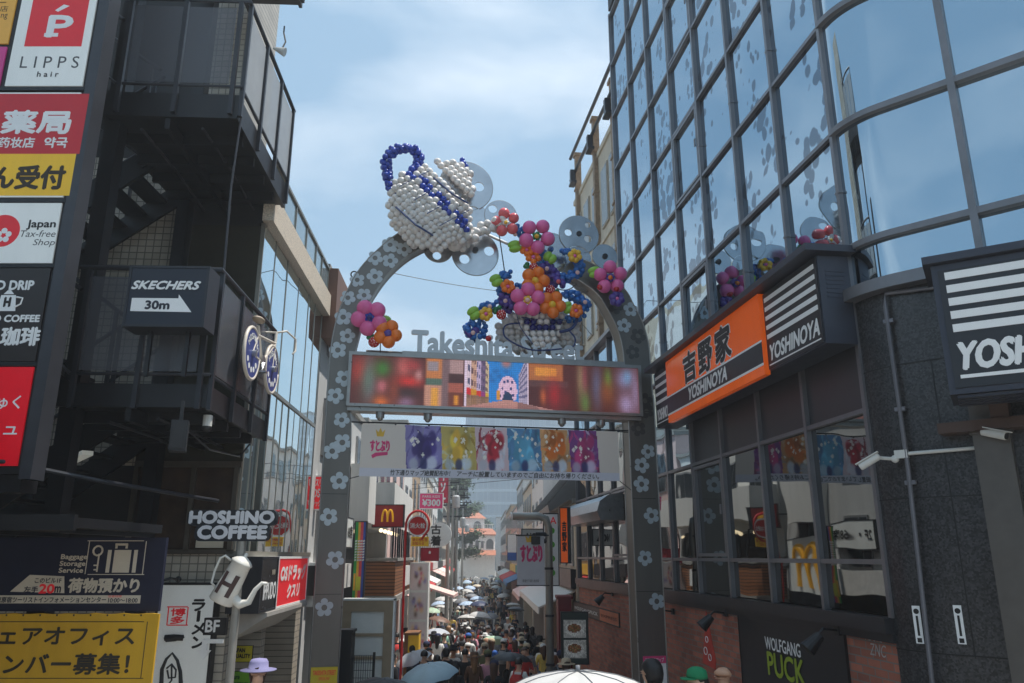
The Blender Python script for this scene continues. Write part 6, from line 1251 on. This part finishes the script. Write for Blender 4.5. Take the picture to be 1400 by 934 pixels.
LEAF = M('dark_leaf', S(58, 84, 46), .6, 0, .4, 1.2); BARK = M('bark', S(92, 78, 64), .8, 0, .2)
def tree(label, x, y, h, rx, nleaf, seed):
    R_ = random.Random(seed); zb = ground_z(y); r = thing('leafy_tree', label, 'tree', (x, y, zb), 'trees at the street end'); q = MB(); q.tube([(x, y, zb), (x + .2, y, zb + h * .45), (x + .1, y, zb + h * .9)], [.35, .22, .06], 8); cl = []
    for i in range(16):
        an = R_.uniform(0, 6.28); t = R_.uniform(.3, .95); L = rx * (1.1 - t * .75) * R_.uniform(.6, 1.1); p0 = Vector((x + .15, y, zb + h * t)); p1 = p0 + Vector((math.cos(an) * L, math.sin(an) * L, R_.uniform(-.1, .5) * L)); q.tube([p0, (p0 + p1) / 2 + Vector((0, 0, .15)), p1], [.1, .06, .02], 5); cl += [p1, (p0 + p1) / 2]
    q.build('trunk', BARK, r); q = MB()
    for i in range(nleaf):
        c = R_.choice(cl); p = c + Vector((R_.gauss(0, .5), R_.gauss(0, .5), R_.gauss(0, .28))) * rx * .28; s = R_.uniform(.12, .3); d = Vector((R_.uniform(-1, 1), R_.uniform(-1, 1), R_.uniform(-.5, .5))).normalized(); e = d.cross(Vector((R_.uniform(-1, 1), R_.uniform(-1, 1), 1))).normalized()
        q.add([p - d * s, p + e * s * .6, p + d * s, p - e * s * .6], [(0, 1, 2, 3)])
    q.build('crown', LEAF, r)
p_ = PY(624, 690, 100); tree('dark green tree rising above the power poles before the glass tower', p_.x - .4, 100, 15.5, 3.6, 9000, 2)
p_ = PY(648, 700, 150); tree('darker tree behind the white villa', p_.x, 150, 14.5, 4.2, 5000, 5)
p_ = PY(690, 700, 160); tree('small dark tree between villa and tower', p_.x, 160, 10.5, 4, 1800, 6)
# ================================================================== people
SKIN = [M('skin_%s' % n_, c, .55, 0, .06) for n_, c in (('light', S(222, 178, 150)), ('warm', S(206, 158, 128)), ('tan', S(176, 126, 98)))]
CLO = {k: M('cloth_' + k.replace(' ', '_'), S(*c), .85, 0, .12, 9) for k, c in {'white': (228, 228, 224), 'black': (30, 30, 34), 'grey': (130, 132, 136), 'navy': (38, 46, 78), 'pink': (222, 160, 176), 'beige': (196, 178, 150), 'light blue': (150, 182, 212), 'olive': (104, 106, 72), 'red': (186, 52, 50), 'yellow': (226, 196, 96), 'brown': (104, 76, 58), 'denim': (70, 92, 130), 'mint': (160, 206, 184), 'lavender': (140, 136, 176), 'green': (30, 130, 84), 'blue': (58, 104, 180), 'striped cream': (232, 220, 196)}.items()}
HAIR = {k: M('hair_' + k, S(*c), .5, 0, .2, 30) for k, c in {'black': (26, 22, 22), 'brown': (74, 50, 36), 'light': (150, 112, 74), 'grey': (140, 136, 132)}.items()}
SHOE = M('shoe_dark', S(46, 44, 46), .6); 
def sk_build(pose):
    """one continuous figure: joints with radii grown into a skin; returns mesh with slots skin, top, bottom, shoe"""
    V, E, Rr, G = [], [], [], []
    def n(p, r, par=None, g=0):
        V.append(p); Rr.append(r if isinstance(r, tuple) else (r, r)); i = len(V) - 1
        if par is not None: E.append((par, i)); G.append(g)
        return i
    W = pose.get('w', 1.0)
    pel = n((0, 0, .93), (.150 * W, .11)); sp = n((0, -.005, 1.08), (.128 * W, .09), pel, 1); ch = n((0, 0, 1.27), (.155 * W, .105), sp, 1); nb = n((0, .01, 1.41), (.085, .07), ch, 1)
    nk = n((0, .005, 1.475), (.050, .052), nb, 0); h0 = n((0, -.015, 1.545), (.062, .078), nk, 0); h1 = n((0, -.01, 1.605), (.076, .095), h0, 0); h2 = n((0, .0, 1.665), (.062, .078), h1, 0)
    n((0, -.125, 1.572), (.011, .010), h0, 0)
    for sx in (-1, 1): n((sx * .088, .005, 1.58), (.012, .018), h1, 0)
    for sx, key in ((-1, 'l'), (1, 'r')):
        a = pose[key]; sh = n((sx * .165 * W, 0, 1.375), .062, ch, 1); el = n((sx * .17 * W + sx * a[0][0], a[0][1], 1.375 + a[0][2]), .043, sh, 1)
        e = V[el]; wr = n((e[0] + sx * a[1][0], e[1] + a[1][1], e[2] + a[1][2]), .028, el, 0); w = Vector(V[wr]); d = (w - Vector(e)).normalized()
        pm = n(tuple(w + d * .06), (.030, .022), wr, 0); c = Vector(V[pm]); sd = d.cross(Vector((0, 1, 0)) if abs(d.y) < .9 else Vector((1, 0, 0))).normalized(); nn = d.cross(sd)
        for k, L in enumerate((.062, .075, .07, .055)):
            o = sd * (k - 1.5) * .019; m_ = n(tuple(c + o + d * L * .5 + nn * .004), .0095, pm, 0); n(tuple(c + o + d * L * .95 + nn * .022), .0085, m_, 0)
        t_ = n(tuple(w + d * .035 + sd * -.035 + nn * .012), .010, wr, 0); n(tuple(w + d * .065 + sd * -.05 + nn * .02), .009, t_, 0)
    for sx, key in ((-1, 'll'), (1, 'rl')):
        y1, y2, k1 = pose[key]; hp = n((sx * .09 * W, 0, .85), .092 * W, pel, 2); kn = n((sx * .10, y1, .49), .062, hp, 2); an = n((sx * .10, y2, .10 + k1), .042, kn, 2 if not pose.get('short') else 0); hl = n((sx * .10, y2 + .04, .05 + k1), .040, an, 3); n((sx * .105, y2 - .13, .035 + k1 * .5), .036, hl, 3)
    me = bpy.data.meshes.new('p'); me.from_pydata(V, E, []); o = bpy.data.objects.new('p', me); COL.objects.link(o); md = o.modifiers.new('s', 'SKIN'); md.use_smooth_shade = True
    for i, r in enumerate(Rr): me.skin_vertices[0].data[i].radius = r
    me.skin_vertices[0].data[0].use_root = True; sb = o.modifiers.new('b', 'SUBSURF'); sb.levels = 1; sb.render_levels = 1
    dg = bpy.context.evaluated_depsgraph_get(); dg.update(); m = bpy.data.meshes.new_from_object(o.evaluated_get(dg)); bpy.data.objects.remove(o); bpy.data.meshes.remove(me)
    m.name = 'person'; P = np.array(V); A = P[[e[0] for e in E]]; B = P[[e[1] for e in E]]; D = B - A; L2 = (D ** 2).sum(1)
    for p in m.polygons:
        c = np.array(p.center); t = np.clip(((c - A) * D).sum(1) / L2, 0, 1); d = ((c - A - D * t[:, None]) ** 2).sum(1); i = int(d.argmin()); g = G[i]
        if g == 1 and i > 3 and E[i][0] == 2: pass
        if g == 1 and c[2] < .96: g = 2
        if g == 2 and pose.get('short') and c[2] < .56: g = 0
        if g == 2 and pose.get('skirt') and c[2] < .5: g = 0
        p.material_index = g; p.use_smooth = True
    for mt in (SKIN[0], CLO['white'], CLO['black'], SHOE): m.materials.append(mt)
    return m
down = ((.045, .02, -.27), (.02, -.04, -.23)); swing = ((.05, -.07, -.26), (.0, -.12, -.19)); back = ((.05, .10, -.25), (.02, .02, -.24)); hold = ((.03, -.08, -.24), (-.06, -.17, .14)); fold = ((.06, -.03, -.25), (-.10, -.20, .05))
POSES = {'stand': dict(l=down, r=down, ll=(.0, .02, 0), rl=(-.02, .0, 0)), 'walk': dict(l=swing, r=back, ll=(-.02, .22, .05), rl=(-.10, -.18, 0)), 'stride': dict(l=back, r=swing, ll=(-.12, -.2, 0), rl=(0, .2, .06), short=True),
    'umbrella': dict(l=down, r=hold, ll=(-.02, .12, .02), rl=(-.06, -.1, 0)), 'umbrella_short': dict(l=swing, r=hold, ll=(.0, .0, 0), rl=(-.08, -.14, 0), short=True, w=.92), 'phone': dict(l=fold, r=fold, ll=(0, .02, 0), rl=(-.02, -.04, 0), w=.94), 'slim': dict(l=down, r=swing, ll=(-.05, -.1, 0), rl=(0, .12, .02), w=.88, short=True)}
BODY = {k: sk_build(v) for k, v in POSES.items()}
def shell(lo, back_len, r=(.086, .108, .1), cut=.02, seed=0):
    """hair: a shell over the head open at the face, falling to back_len behind"""
    b = bmesh.new(); bmesh.ops.create_icosphere(b, subdivisions=3, radius=1); rr = random.Random(seed)
    for v in b.verts:
        x, y, z = v.co; s = 1 + rr.uniform(-.03, .05); v.co = Vector((x * r[0] * s, y * r[1] * s + .004, 1.612 + z * r[2] * s))
    dl = [v for v in b.verts if (v.co.y < -.045 and v.co.z < 1.64) or v.co.z < 1.612 - lo]
    bmesh.ops.delete(b, geom=dl, context='VERTS')
    for v in b.verts:
        if v.co.z < 1.60 and v.co.y > -.02: v.co.z -= (1.60 - v.co.z) * back_len * (1 + rr.uniform(-.1, .1)); v.co.y += .012; v.co.x *= 1 - min(.25, back_len * .03)
    bmesh.ops.solidify(b, geom=list(b.faces), thickness=.012)
    m = bpy.data.meshes.new('hair'); b.to_mesh(m); b.free(); m.polygons.foreach_set('use_smooth', [True] * len(m.polygons)); m.materials.append(HAIR['black']); return m
HAIRM = {'short': shell(.045, .2, seed=1), 'bob': shell(.085, .8, (.096, .116, .104), seed=2), 'long': shell(.085, 4.2, (.098, .118, .104), seed=3)}
def obj_mesh(fn, name, mats):
    q = MB(); fn(q); me = bpy.data.meshes.new(name); me.from_pydata([tuple(v) for v in q.v], [], q.f); me.polygons.foreach_set('material_index', q.m); me.polygons.foreach_set('use_smooth', [True] * len(q.f))
    for m in mats: me.materials.append(m)
    return me
_F = Fr((0, 0, 1.625), (1, 0, 0))
def f_cap(q): q.lathe(_F, [(.1, 0), (.102, .03), (.09, .075), (.05, .1), (.01, .108)], 18); q.prism(Fr((0, 0, 1.628), (1, 0, 0), (0, 1, 0)), [(.085 * math.cos(t), -.07 + .11 * math.sin(t)) for t in [math.pi + i * math.pi / 10 for i in range(11)]], -.006, .006)
def f_hat(q): q.lathe(_F, [(.19, -.012), (.19, -.004), (.105, .012), (.1, .07), (.08, .1), (.02, .11)], 20)
def f_pack(q):
    for z, w, d in ((1.0, .13, .06), (1.06, .15, .085), (1.3, .145, .08), (1.38, .11, .05)): pass
    vs = []; P = ((.98, .12, .05), (1.04, .15, .09), (1.28, .145, .085), (1.37, .10, .05))
    for z, w, d in P: vs += [(-w, .09, z), (w, .09, z), (w * .95, .11 + d * 1.4, z), (-w * .95, .11 + d * 1.4, z)]
    fs = [(i * 4 + k, i * 4 + (k + 1) % 4, i * 4 + 4 + (k + 1) % 4, i * 4 + 4 + k) for i in range(3) for k in range(4)] + [(3, 2, 1, 0), (12, 13, 14, 15)]; q.add(vs, fs)
    for sx in (-1, 1): q.tube([(sx * .1, .1, 1.36), (sx * .1, .03, 1.45), (sx * .11, -.08, 1.40), (sx * .12, -.115, 1.25), (sx * .13, -.03, 1.05), (sx * .12, .1, 1.03)], .018, 6)
def f_skirt(q): q.lathe(Fr((0, 0, 0), (1, 0, 0)), [(.14, 1.0), (.17, .9), (.22, .7), (.25, .5), (.24, .5), (.12, .98)], 18)
CAPM = obj_mesh(f_cap, 'cap', [CLO['black']]); HATM = obj_mesh(f_hat, 'hat', [CLO['beige']]); PACKM = obj_mesh(f_pack, 'backpack', [CLO['black']]); SKIRTM = obj_mesh(f_skirt, 'skirt', [CLO['black']])
def setm(o, i, m): o.material_slots[i].link = 'OBJECT'; o.material_slots[i].material = m
def child(par, me, name, m):
    o = bpy.data.objects.new(name, me); COL.objects.link(o); o.parent = par; setm(o, 0, m); return o
def person(x, y, face, pose, top, bot, hair, hcol, label, sc=1.0, cap=None, hat=None, pack=None, skirt=None, skin=0, group='people walking along the crowded street', z=None):
    o = bpy.data.objects.new('person', BODY[pose]); COL.objects.link(o); o.location = (x, y, ground_z(y) if z is None else z); o.rotation_euler = (0, 0, face); o.scale = (sc, sc, sc)
    tag(o, label, 'person', group)
    setm(o, 0, SKIN[skin]); setm(o, 1, CLO[top]); setm(o, 2, CLO[bot]); setm(o, 3, SHOE)
    if hair: child(o, HAIRM[hair], 'hair', HAIR[hcol])
    if cap: child(o, CAPM, 'cap', CLO[cap])
    if hat: child(o, HATM, 'hat', CLO[hat])
    if pack: child(o, PACKM, 'backpack', CLO[pack])
    if skirt: child(o, SKIRTM, 'skirt', CLO[skirt])
    return o
# umbrellas: canopy, ribs, shaft
def canopy_mesh():
    q = MB(); n, rings = 8, 6; R0 = .52; sub = 4; N = n * sub
    def pt(i, k, off=0):
        t = k / rings; an = 2 * math.pi * i / N; f = (i % sub) / sub; sag = math.sin(f * math.pi); r = R0 * math.sin(t * 1.25) / math.sin(1.25) * (1 - .075 * sag * t); z = .26 * math.cos(t * 1.35) / 1 - .055 - .02 * sag * t * (1 - t) * 4 + .012 * sag * t
        return (r * math.cos(an), r * math.sin(an), z - off)
    for off in (0, .006):
        base = len(q.v); q.v.append(Vector((0, 0, .205 - off)))
        for k in range(1, rings + 1): q.v += [Vector(pt(i, k, off)) for i in range(N)]
        for i in range(N):
            a, b = base + 1 + i, base + 1 + (i + 1) % N; q.f.append([base, a, b] if off == 0 else [base, b, a]); q.m.append(0)
        for k in range(rings - 1):
            for i in range(N):
                a, b, c, d = (base + 1 + k * N + i, base + 1 + k * N + (i + 1) % N, base + 1 + (k + 1) * N + (i + 1) % N, base + 1 + (k + 1) * N + i); q.f.append([d, c, b, a][::-1] if off else [a, d, c, b]); q.m.append(0)
    me = bpy.data.meshes.new('canopy'); me.from_pydata([tuple(v) for v in q.v], [], q.f); me.materials.append(CLO['black']); me.polygons.foreach_set('use_smooth', [True] * len(q.f)); return me
CANM = canopy_mesh()
def f_shaft(q):
    q.cyl((0, 0, -.62), (0, 0, .215), .007, 8); q.cyl((0, 0, -.72), (0, 0, -.6), .016, 8)
    for i in range(8):
        a = i * math.pi / 4; q.tube([(0, 0, .18), (.28 * math.cos(a), .28 * math.sin(a), .135), (.5 * math.cos(a), .5 * math.sin(a), -.01)], .004, 4)
SHAFTM = obj_mesh(f_shaft, 'shaft', [DKGREY])
UMB = {k: M('umbrella_' + k.replace(' ', '_'), S(*c), .55, 0, .06, 5) for k, c in {'white': (200, 198, 194), 'black': (28, 28, 32), 'grey': (120, 122, 126), 'grey blue': (148, 172, 184), 'navy': (44, 52, 84), 'pale green': (176, 200, 172), 'beige': (206, 192, 168), 'silver': (176, 180, 186), 'pale blue': (178, 198, 222), 'brown': (116, 84, 66)}.items()}
def dotted(name, a, b):
    m = M(name, S(*a), .6, 0, 0); t = m.node_tree; v = t.nodes.new('ShaderNodeTexVoronoi'); v.inputs['Scale'].default_value = 9; r = t.nodes.new('ShaderNodeValToRGB'); r.color_ramp.interpolation = 'CONSTANT'; r.color_ramp.elements[0].color = S(*b); r.color_ramp.elements[1].color = S(*a); r.color_ramp.elements[1].position = .42
    tcx = t.nodes.new('ShaderNodeTexCoord'); t.links.new(tcx.outputs['Object'], v.inputs['Vector']); t.links.new(v.outputs['Distance'], r.inputs[0]); t.links.new(r.outputs[0], t.nodes['Principled BSDF'].inputs['Base Color']); return m
UMB['red and white flowered'] = dotted('umbrella_flowered', (236, 214, 206), (214, 60, 64))
def umbrella(x, y, z, col, label, sc=1.0, tilt=(0, 0), group='umbrellas over the crowd', rz=0.0):
    r = thing('umbrella', label, 'umbrella', (x, y, z), group); r.scale = (sc, sc, sc); r.rotation_euler = (tilt[0], tilt[1], rz); child(r, CANM, 'canopy', UMB[col])
    o = bpy.data.objects.new('shaft', SHAFTM); COL.objects.link(o); o.parent = r; return r
def held(x, y, face, sc, col, label, tilt=(0, 0)):
    hx, hy = .125 * sc, -.235 * sc; c, s = math.cos(face), math.sin(face); return umbrella(x + hx * c - hy * s, y + hx * s + hy * c, ground_z(y) + 1.95 * sc, col, label, 1.0, tilt, rz=RND.uniform(0, .7))
BACKV = math.pi   # figures are modelled facing the camera; turned by pi they walk away
# named figures the photo shows clearly (x from the pixel column, y = distance)
def X(px, y): return (px - 700) / 1092 * y
placed = []; used_labels = set()
def put_person(px, y, face, *a, **k):
    x = X(px, y) if px is not None else k.pop('x'); placed.append((x, y)); used_labels.add(a[5]); return person(x, y, face, *a, **k)
put_person(943, 8.0, -1.2, 'stand', 'grey', 'black', 'short', 'black', 'person in green cap standing by the brick wall and black board', cap='green')
put_person(977, 8.6, 2.6, 'stand', 'brown', 'black', None, 'black', 'bald person beside the green cap wearer below the pizza emblem', skin=1, z=ground_z(8.6) + .01)
put_person(884, 8.5, -2.4, 'stand', 'black', 'black', 'bob', 'black', 'dark haired person in black at the foot of the gate leg by the brick wall', sc=1.03)
put_person(366, 8.9, .4, 'stand', 'lavender', 'black', 'bob', 'brown', 'person with lavender sun hood by the coffee pot pole', hat='lavender')
put_person(668, 19.5, BACKV, 'walk', 'pink', 'beige', 'short', 'black', 'person in pink shirt and olive cap walking away beside the black umbrella', cap='olive', sc=1.02)
put_person(642, 26.5, BACKV, 'walk', 'white', 'denim', 'short', 'black', 'person in white shirt and blue cap walking away', cap='blue', sc=1.03)
put_person(627, 23.5, BACKV, 'stand', 'white', 'black', 'short', 'black', 'person in white shirt with black backpack walking away', pack='black')
put_person(650, 19.2, BACKV + .2, 'slim', 'brown', 'beige', 'long', 'light', 'person with light hair and brown hat near the pink shirt', hat='brown')
put_person(613, 21.0, BACKV - .2, 'slim', 'black', 'beige', 'bob', 'black', 'person in black sleeveless top behind the grey blue umbrella')
put_person(638, 20.6, BACKV, 'stand', 'black', 'black', 'short', 'black', 'person all in black walking away just left of the brown hat')
put_person(590, 21, .9, 'stand', 'navy', 'grey', 'short', 'black', 'person in navy facing the red pole across the crowd', sc=1.0)
put_person(610, 28, BACKV, 'stand', 'olive', 'black', 'short', 'brown', 'person in olive green top carrying a navy backpack', pack='navy')
put_person(621, 50, BACKV, 'stride', 'black', 'denim', 'long', 'black', 'long legged person in black top and denim shorts')
put_person(657, 41, BACKV, 'walk', 'grey', 'black', 'short', 'black', 'person with black backpack below the flowered umbrella', pack='black')
put_person(637, 42, BACKV, 'slim', 'light blue', 'black', 'long', 'brown', 'person in pale blue top with long brown hair mid street')
put_person(709, 30, .1, 'stand', 'yellow', 'light blue', 'long', 'black', 'person in yellow off shoulder top walking toward the gate')
put_person(694, 44, 0, 'walk', 'white', 'grey', 'short', 'black', 'person in white shirt walking toward the gate', cap='white')
put_person(703, 41.5, .2, 'stand', 'black', 'black', 'short', 'black', 'person all in black beside the white cap wearer')
put_person(716, 21, .2, 'phone', 'red', 'black', 'short', 'brown', 'person in red facing the gate under the black umbrella edge')
put_person(666, 26, .3, 'phone', 'grey', 'grey', None, 'black', 'bald person facing the gate under the pale green umbrella', skin=1)
put_person(541, 19, BACKV - .6, 'slim', 'black', 'lavender', 'bob', 'black', 'person in black top and pale leggings beside the framed board')
# their umbrellas and the loose ones along the lower edge
for px, py, y, col, lab, sc, ti in ((588, 914, 14.6, 'grey blue', 'large grey blue umbrella low in front of the crowd', 1.0, (.15, -.15)), (524, 938, 10.6, 'black', 'black umbrella just in front of the mesh fence', 1.0, (.1, .1)), (566, 895, 20.5, 'silver', 'silver and black umbrella beside the red pole', .9, (.2, -.3)),
    (698, 897, 19.6, 'black', 'wide black umbrella over the person in red', 1.0, (-.12, .05)), (597, 862, 30, 'silver', 'light silver umbrella in front of the poster tower', .95, (0, 0)), (675, 873, 28, 'pale green', 'pale green umbrella over the bald person', .95, (-.3, 0)),
    (622, 820, 58, 'white', 'bright white umbrella just past the pale awning', .95, (0, 0)), (655, 824, 46, 'navy', 'navy umbrella behind the flowered one', 1.0, (.1, 0)), (653, 840, 44, 'red and white flowered', 'red and white flowered umbrella in the middle of the street', .9, (.15, 0)), (671, 840, 48, 'grey', 'dark grey umbrella beside the flowered umbrella', .9, (.3, 0)), (652, 800, 78, 'beige', 'beige umbrella mid street before the white ones', .95, (0, 0))):
    p_ = PY(px, py, y); umbrella(p_.x, y, p_.z - .12, col, lab, sc, ti); used_labels.add(lab)
    placed.append((p_.x, y + .0)); person(p_.x - .1, y + .15, BACKV, 'umbrella', RND.choice(['black', 'white', 'grey', 'navy', 'beige']), 'black', 'long' if y < 30 else 'bob', 'black', 'person mostly hidden beneath the ' + lab.split(' umbrella')[0].replace('bright ', '').replace('large ', '').replace('wide ', '') + (' umbrella by the red pole' if 'beside the red pole' in lab else ' umbrella'), z=min(ground_z(y) + .15, p_.z - .12 - 1.9))
# white parasol in front of the camera position
p_ = PY(790, 917, 5.6); ub = umbrella(p_.x, 5.6, p_.z - .26, 'white', 'big white parasol close by at the lower edge', 1.25, (0, 0), rz=.25)
def f_seam(q):
    for i in range(8):
        an = i * math.pi / 4; P = []
        for k in range(7): t = k / 6; r = .52 * math.sin(t * 1.25) / math.sin(1.25); P.append((r * math.cos(an), r * math.sin(an), .26 * math.cos(t * 1.35) - .053))
        q.tube(P, .0025, 5)
    q.cyl((0, 0, .2), (0, 0, .235), .012, 10)
child(ub, obj_mesh(f_seam, 'seam', [UMB['grey']]), 'seam', UMB['grey'])

person(p_.x - .16, 5.6 + .2, BACKV, 'umbrella', 'white', 'black', 'long', 'black', 'person carrying the big white parasol', z=p_.z - .26 - 2.0)
# the rest of the crowd
def side(px): return 'shop terrace side' if px < 610 else ('lamp side' if px > 690 else 'middle')
def zone(y):
    for lim, t in ((17.5, 'just beyond the gate'), (21, 'level with the red pole'), (25, 'near the street lamp'), (29, 'level with the poster tower'), (34, 'past the poster tower'), (40, 'under the pale awning'), (46, 'by the first power pole')):
        if y < lim: return t
    return 'far'
R2 = random.Random(23); TOPS = ['white'] * 5 + ['black'] * 6 + ['grey'] * 2 + ['navy'] * 2 + ['pink', 'beige', 'beige', 'light blue', 'olive', 'red', 'yellow', 'brown', 'mint', 'blue']; BOTS = ['black'] * 5 + ['denim'] * 3 + ['beige'] * 2 + ['grey', 'white', 'navy', 'brown']
tries = 0; n_near = 0; n_far = 0
def limits(y):
    xl_ = FL.P(y - 10, 0, .55).x; xr_ = 2.7 - .131 * (y - 14) - .3 if y < 23 else 1.87 - math.tan(rad(2.2)) * (y - 23) - .55
    return xl_, min(xr_, 1.3 if y < 24 else 9)
while tries < 6000 and (n_near < 96 or n_far < 110):
    tries += 1
    near = n_near < 96 and R2.random() < .6
    y = 17 + (46 - 17) * R2.random() ** 1.05 if near else 46 + 72 * R2.random() ** 1.2
    if not near and n_far >= 110: continue
    xl_, xr_ = limits(y); x = xl_ + (xr_ - xl_) * R2.random(); px = 700 + 1092 * x / y
    if y < 23 and px < 560: continue
    md = .8 if y < 30 else (.6 if y < 46 else .55)
    if any((x - a) ** 2 + (y - b) ** 2 < md * md for a, b in placed): continue
    away = R2.random() < .62; face = (BACKV if away else 0) + R2.uniform(-.4, .4); top, bot = R2.choice(TOPS), R2.choice(BOTS); hair = R2.choice(['short', 'short', 'bob', 'long', 'long']); hc = R2.choice(['black'] * 5 + ['brown'] * 3 + ['light']); sc = R2.uniform(.92, 1.06)
    um = R2.random() < ((.13 if y > 34 else 0) if near else .32); pose = R2.choice(['umbrella', 'umbrella_short']) if um else R2.choice(['stand', 'walk', 'walk', 'stride', 'phone', 'slim'])
    cap = R2.choice(['black', 'white', 'beige', 'navy']) if R2.random() < .16 else None; hat = R2.choice(['beige', 'white', 'black']) if not cap and R2.random() < .12 else None; pack = R2.choice(['black', 'grey', 'navy', 'red']) if R2.random() < .2 else None
    sk = bot if hair == 'long' and R2.random() < .35 and pose not in ('stride',) else None
    short_ = POSES[pose].get('short') or sk
    if near:
        ex = (' with %s cap' % cap) if cap else (' with %s hat' % hat) if hat else (' with %s backpack' % pack) if pack and away else ' with %s %s hair' % (hair if hair != 'bob' else 'bobbed', hc)
        lab = 'person in %s top and %s %s%s, %s %s' % (top, bot, 'skirt' if sk else 'shorts' if short_ else 'trousers', ex, 'facing the gate' if not away else 'walking away', zone(y))
        if len(lab.split()) > 16: lab = lab.replace('trousers', 'bottoms').replace('level with', 'by')
        if lab in used_labels or len(lab.split()) > 16: continue
        used_labels.add(lab); n_near += 1
    else:
        tone = top; lab = 'tiny %s-topped person deep in the packed crowd toward the villa' % top; n_far += 1
    placed.append((x, y)); person(x, y, face, pose, top, bot, hair, hc, lab, sc, cap, hat, pack, sk, R2.choice([0, 0, 1]))
    if um:
        uc = R2.choice(['white'] * 6 + ['black', 'grey', 'beige', 'pale blue', 'silver', 'grey blue', 'white', 'pale green'] if not near else ['black', 'white', 'grey', 'beige', 'navy', 'pale blue', 'silver', 'brown'])
        ul = '%s umbrella carried %s, %s' % (uc, zone(y), 'nearer the ' + side(px) if side(px) != 'middle' else 'middle of the street') if near else 'tiny %s umbrella deep in the packed crowd toward the villa' % uc
        if near and ul in used_labels: ul = '%s umbrella held above %s-topped person %s' % (uc, top, zone(y))
        used_labels.add(ul); held(x, y, face, sc, uc, ul, (R2.uniform(-.2, .2), R2.uniform(-.2, .2)))
# ================================================================== places behind and beside the camera, mirrored in the glass
SG = M('station_grey', S(140, 138, 134), .7, 0, .12, 2)
r = thing('station_building', 'long pale grey station building across the road behind the camera position', 'building', (0, -17, 0))
q = MB(); q.wbox(-38, 38, -30, -20, -1, 7.2); q.wbox(-39, 39, -31, -19.4, 7.2, 7.6); q.build('wall', SG, r)
for i in range(14): q = MB(); q.wbox(-35 + i * 5, -32 + i * 5, -20.01, -19.95, 3.2, 6); q.build('window', GLASSD, r)
r = thing('corner_block', 'dark clad corner block beside the sign tower carrying the stairs', 'building', (-10, 4, 0))
q = MB(); q.wbox(-16, -7.6, -3, 7.2, -1, 6.6); q.wbox(-16.1, -7.4, -3.1, 7.3, 6.6, 6.8); q.build('wall', M('dark_cladding', S(70, 68, 66), .6, .1, .15), r)
q = MB(); q.wbox(-7.6, -4.75, -1, 6.7, 4.35, 4.6); q.build('entrance_canopy', M('dark_cladding', S(70, 68, 66)), r)  # out-of-view canopy, added to block sky light from the banners
for j in range(1):
    for i in range(3): q = MB(); q.wbox(-7.61, -7.56, -2 + i * 3, 0 + i * 3, 4.8, 6.2); q.build('window', GLASSD, r)
# summer haze: one closed box of even thin air
q = MB(); q.wbox(-160, 160, -70, 340, -3.2, 53)
m = bpy.data.materials.new('haze_air'); m.use_nodes = True; t = m.node_tree; t.nodes.remove(t.nodes['Principled BSDF']); v = t.nodes.new('ShaderNodeVolumePrincipled')
v.inputs['Color'].default_value = (.92, .96, 1, 1); v.inputs['Density'].default_value = .0024; v.inputs['Anisotropy'].default_value = .35; t.links.new(v.outputs[0], t.nodes['Material Output'].inputs['Volume'])
o = q.build('haze', m); o['kind'] = 'stuff'; o['label'] = 'thin bright summer haze filling the whole street'; o['category'] = 'haze'
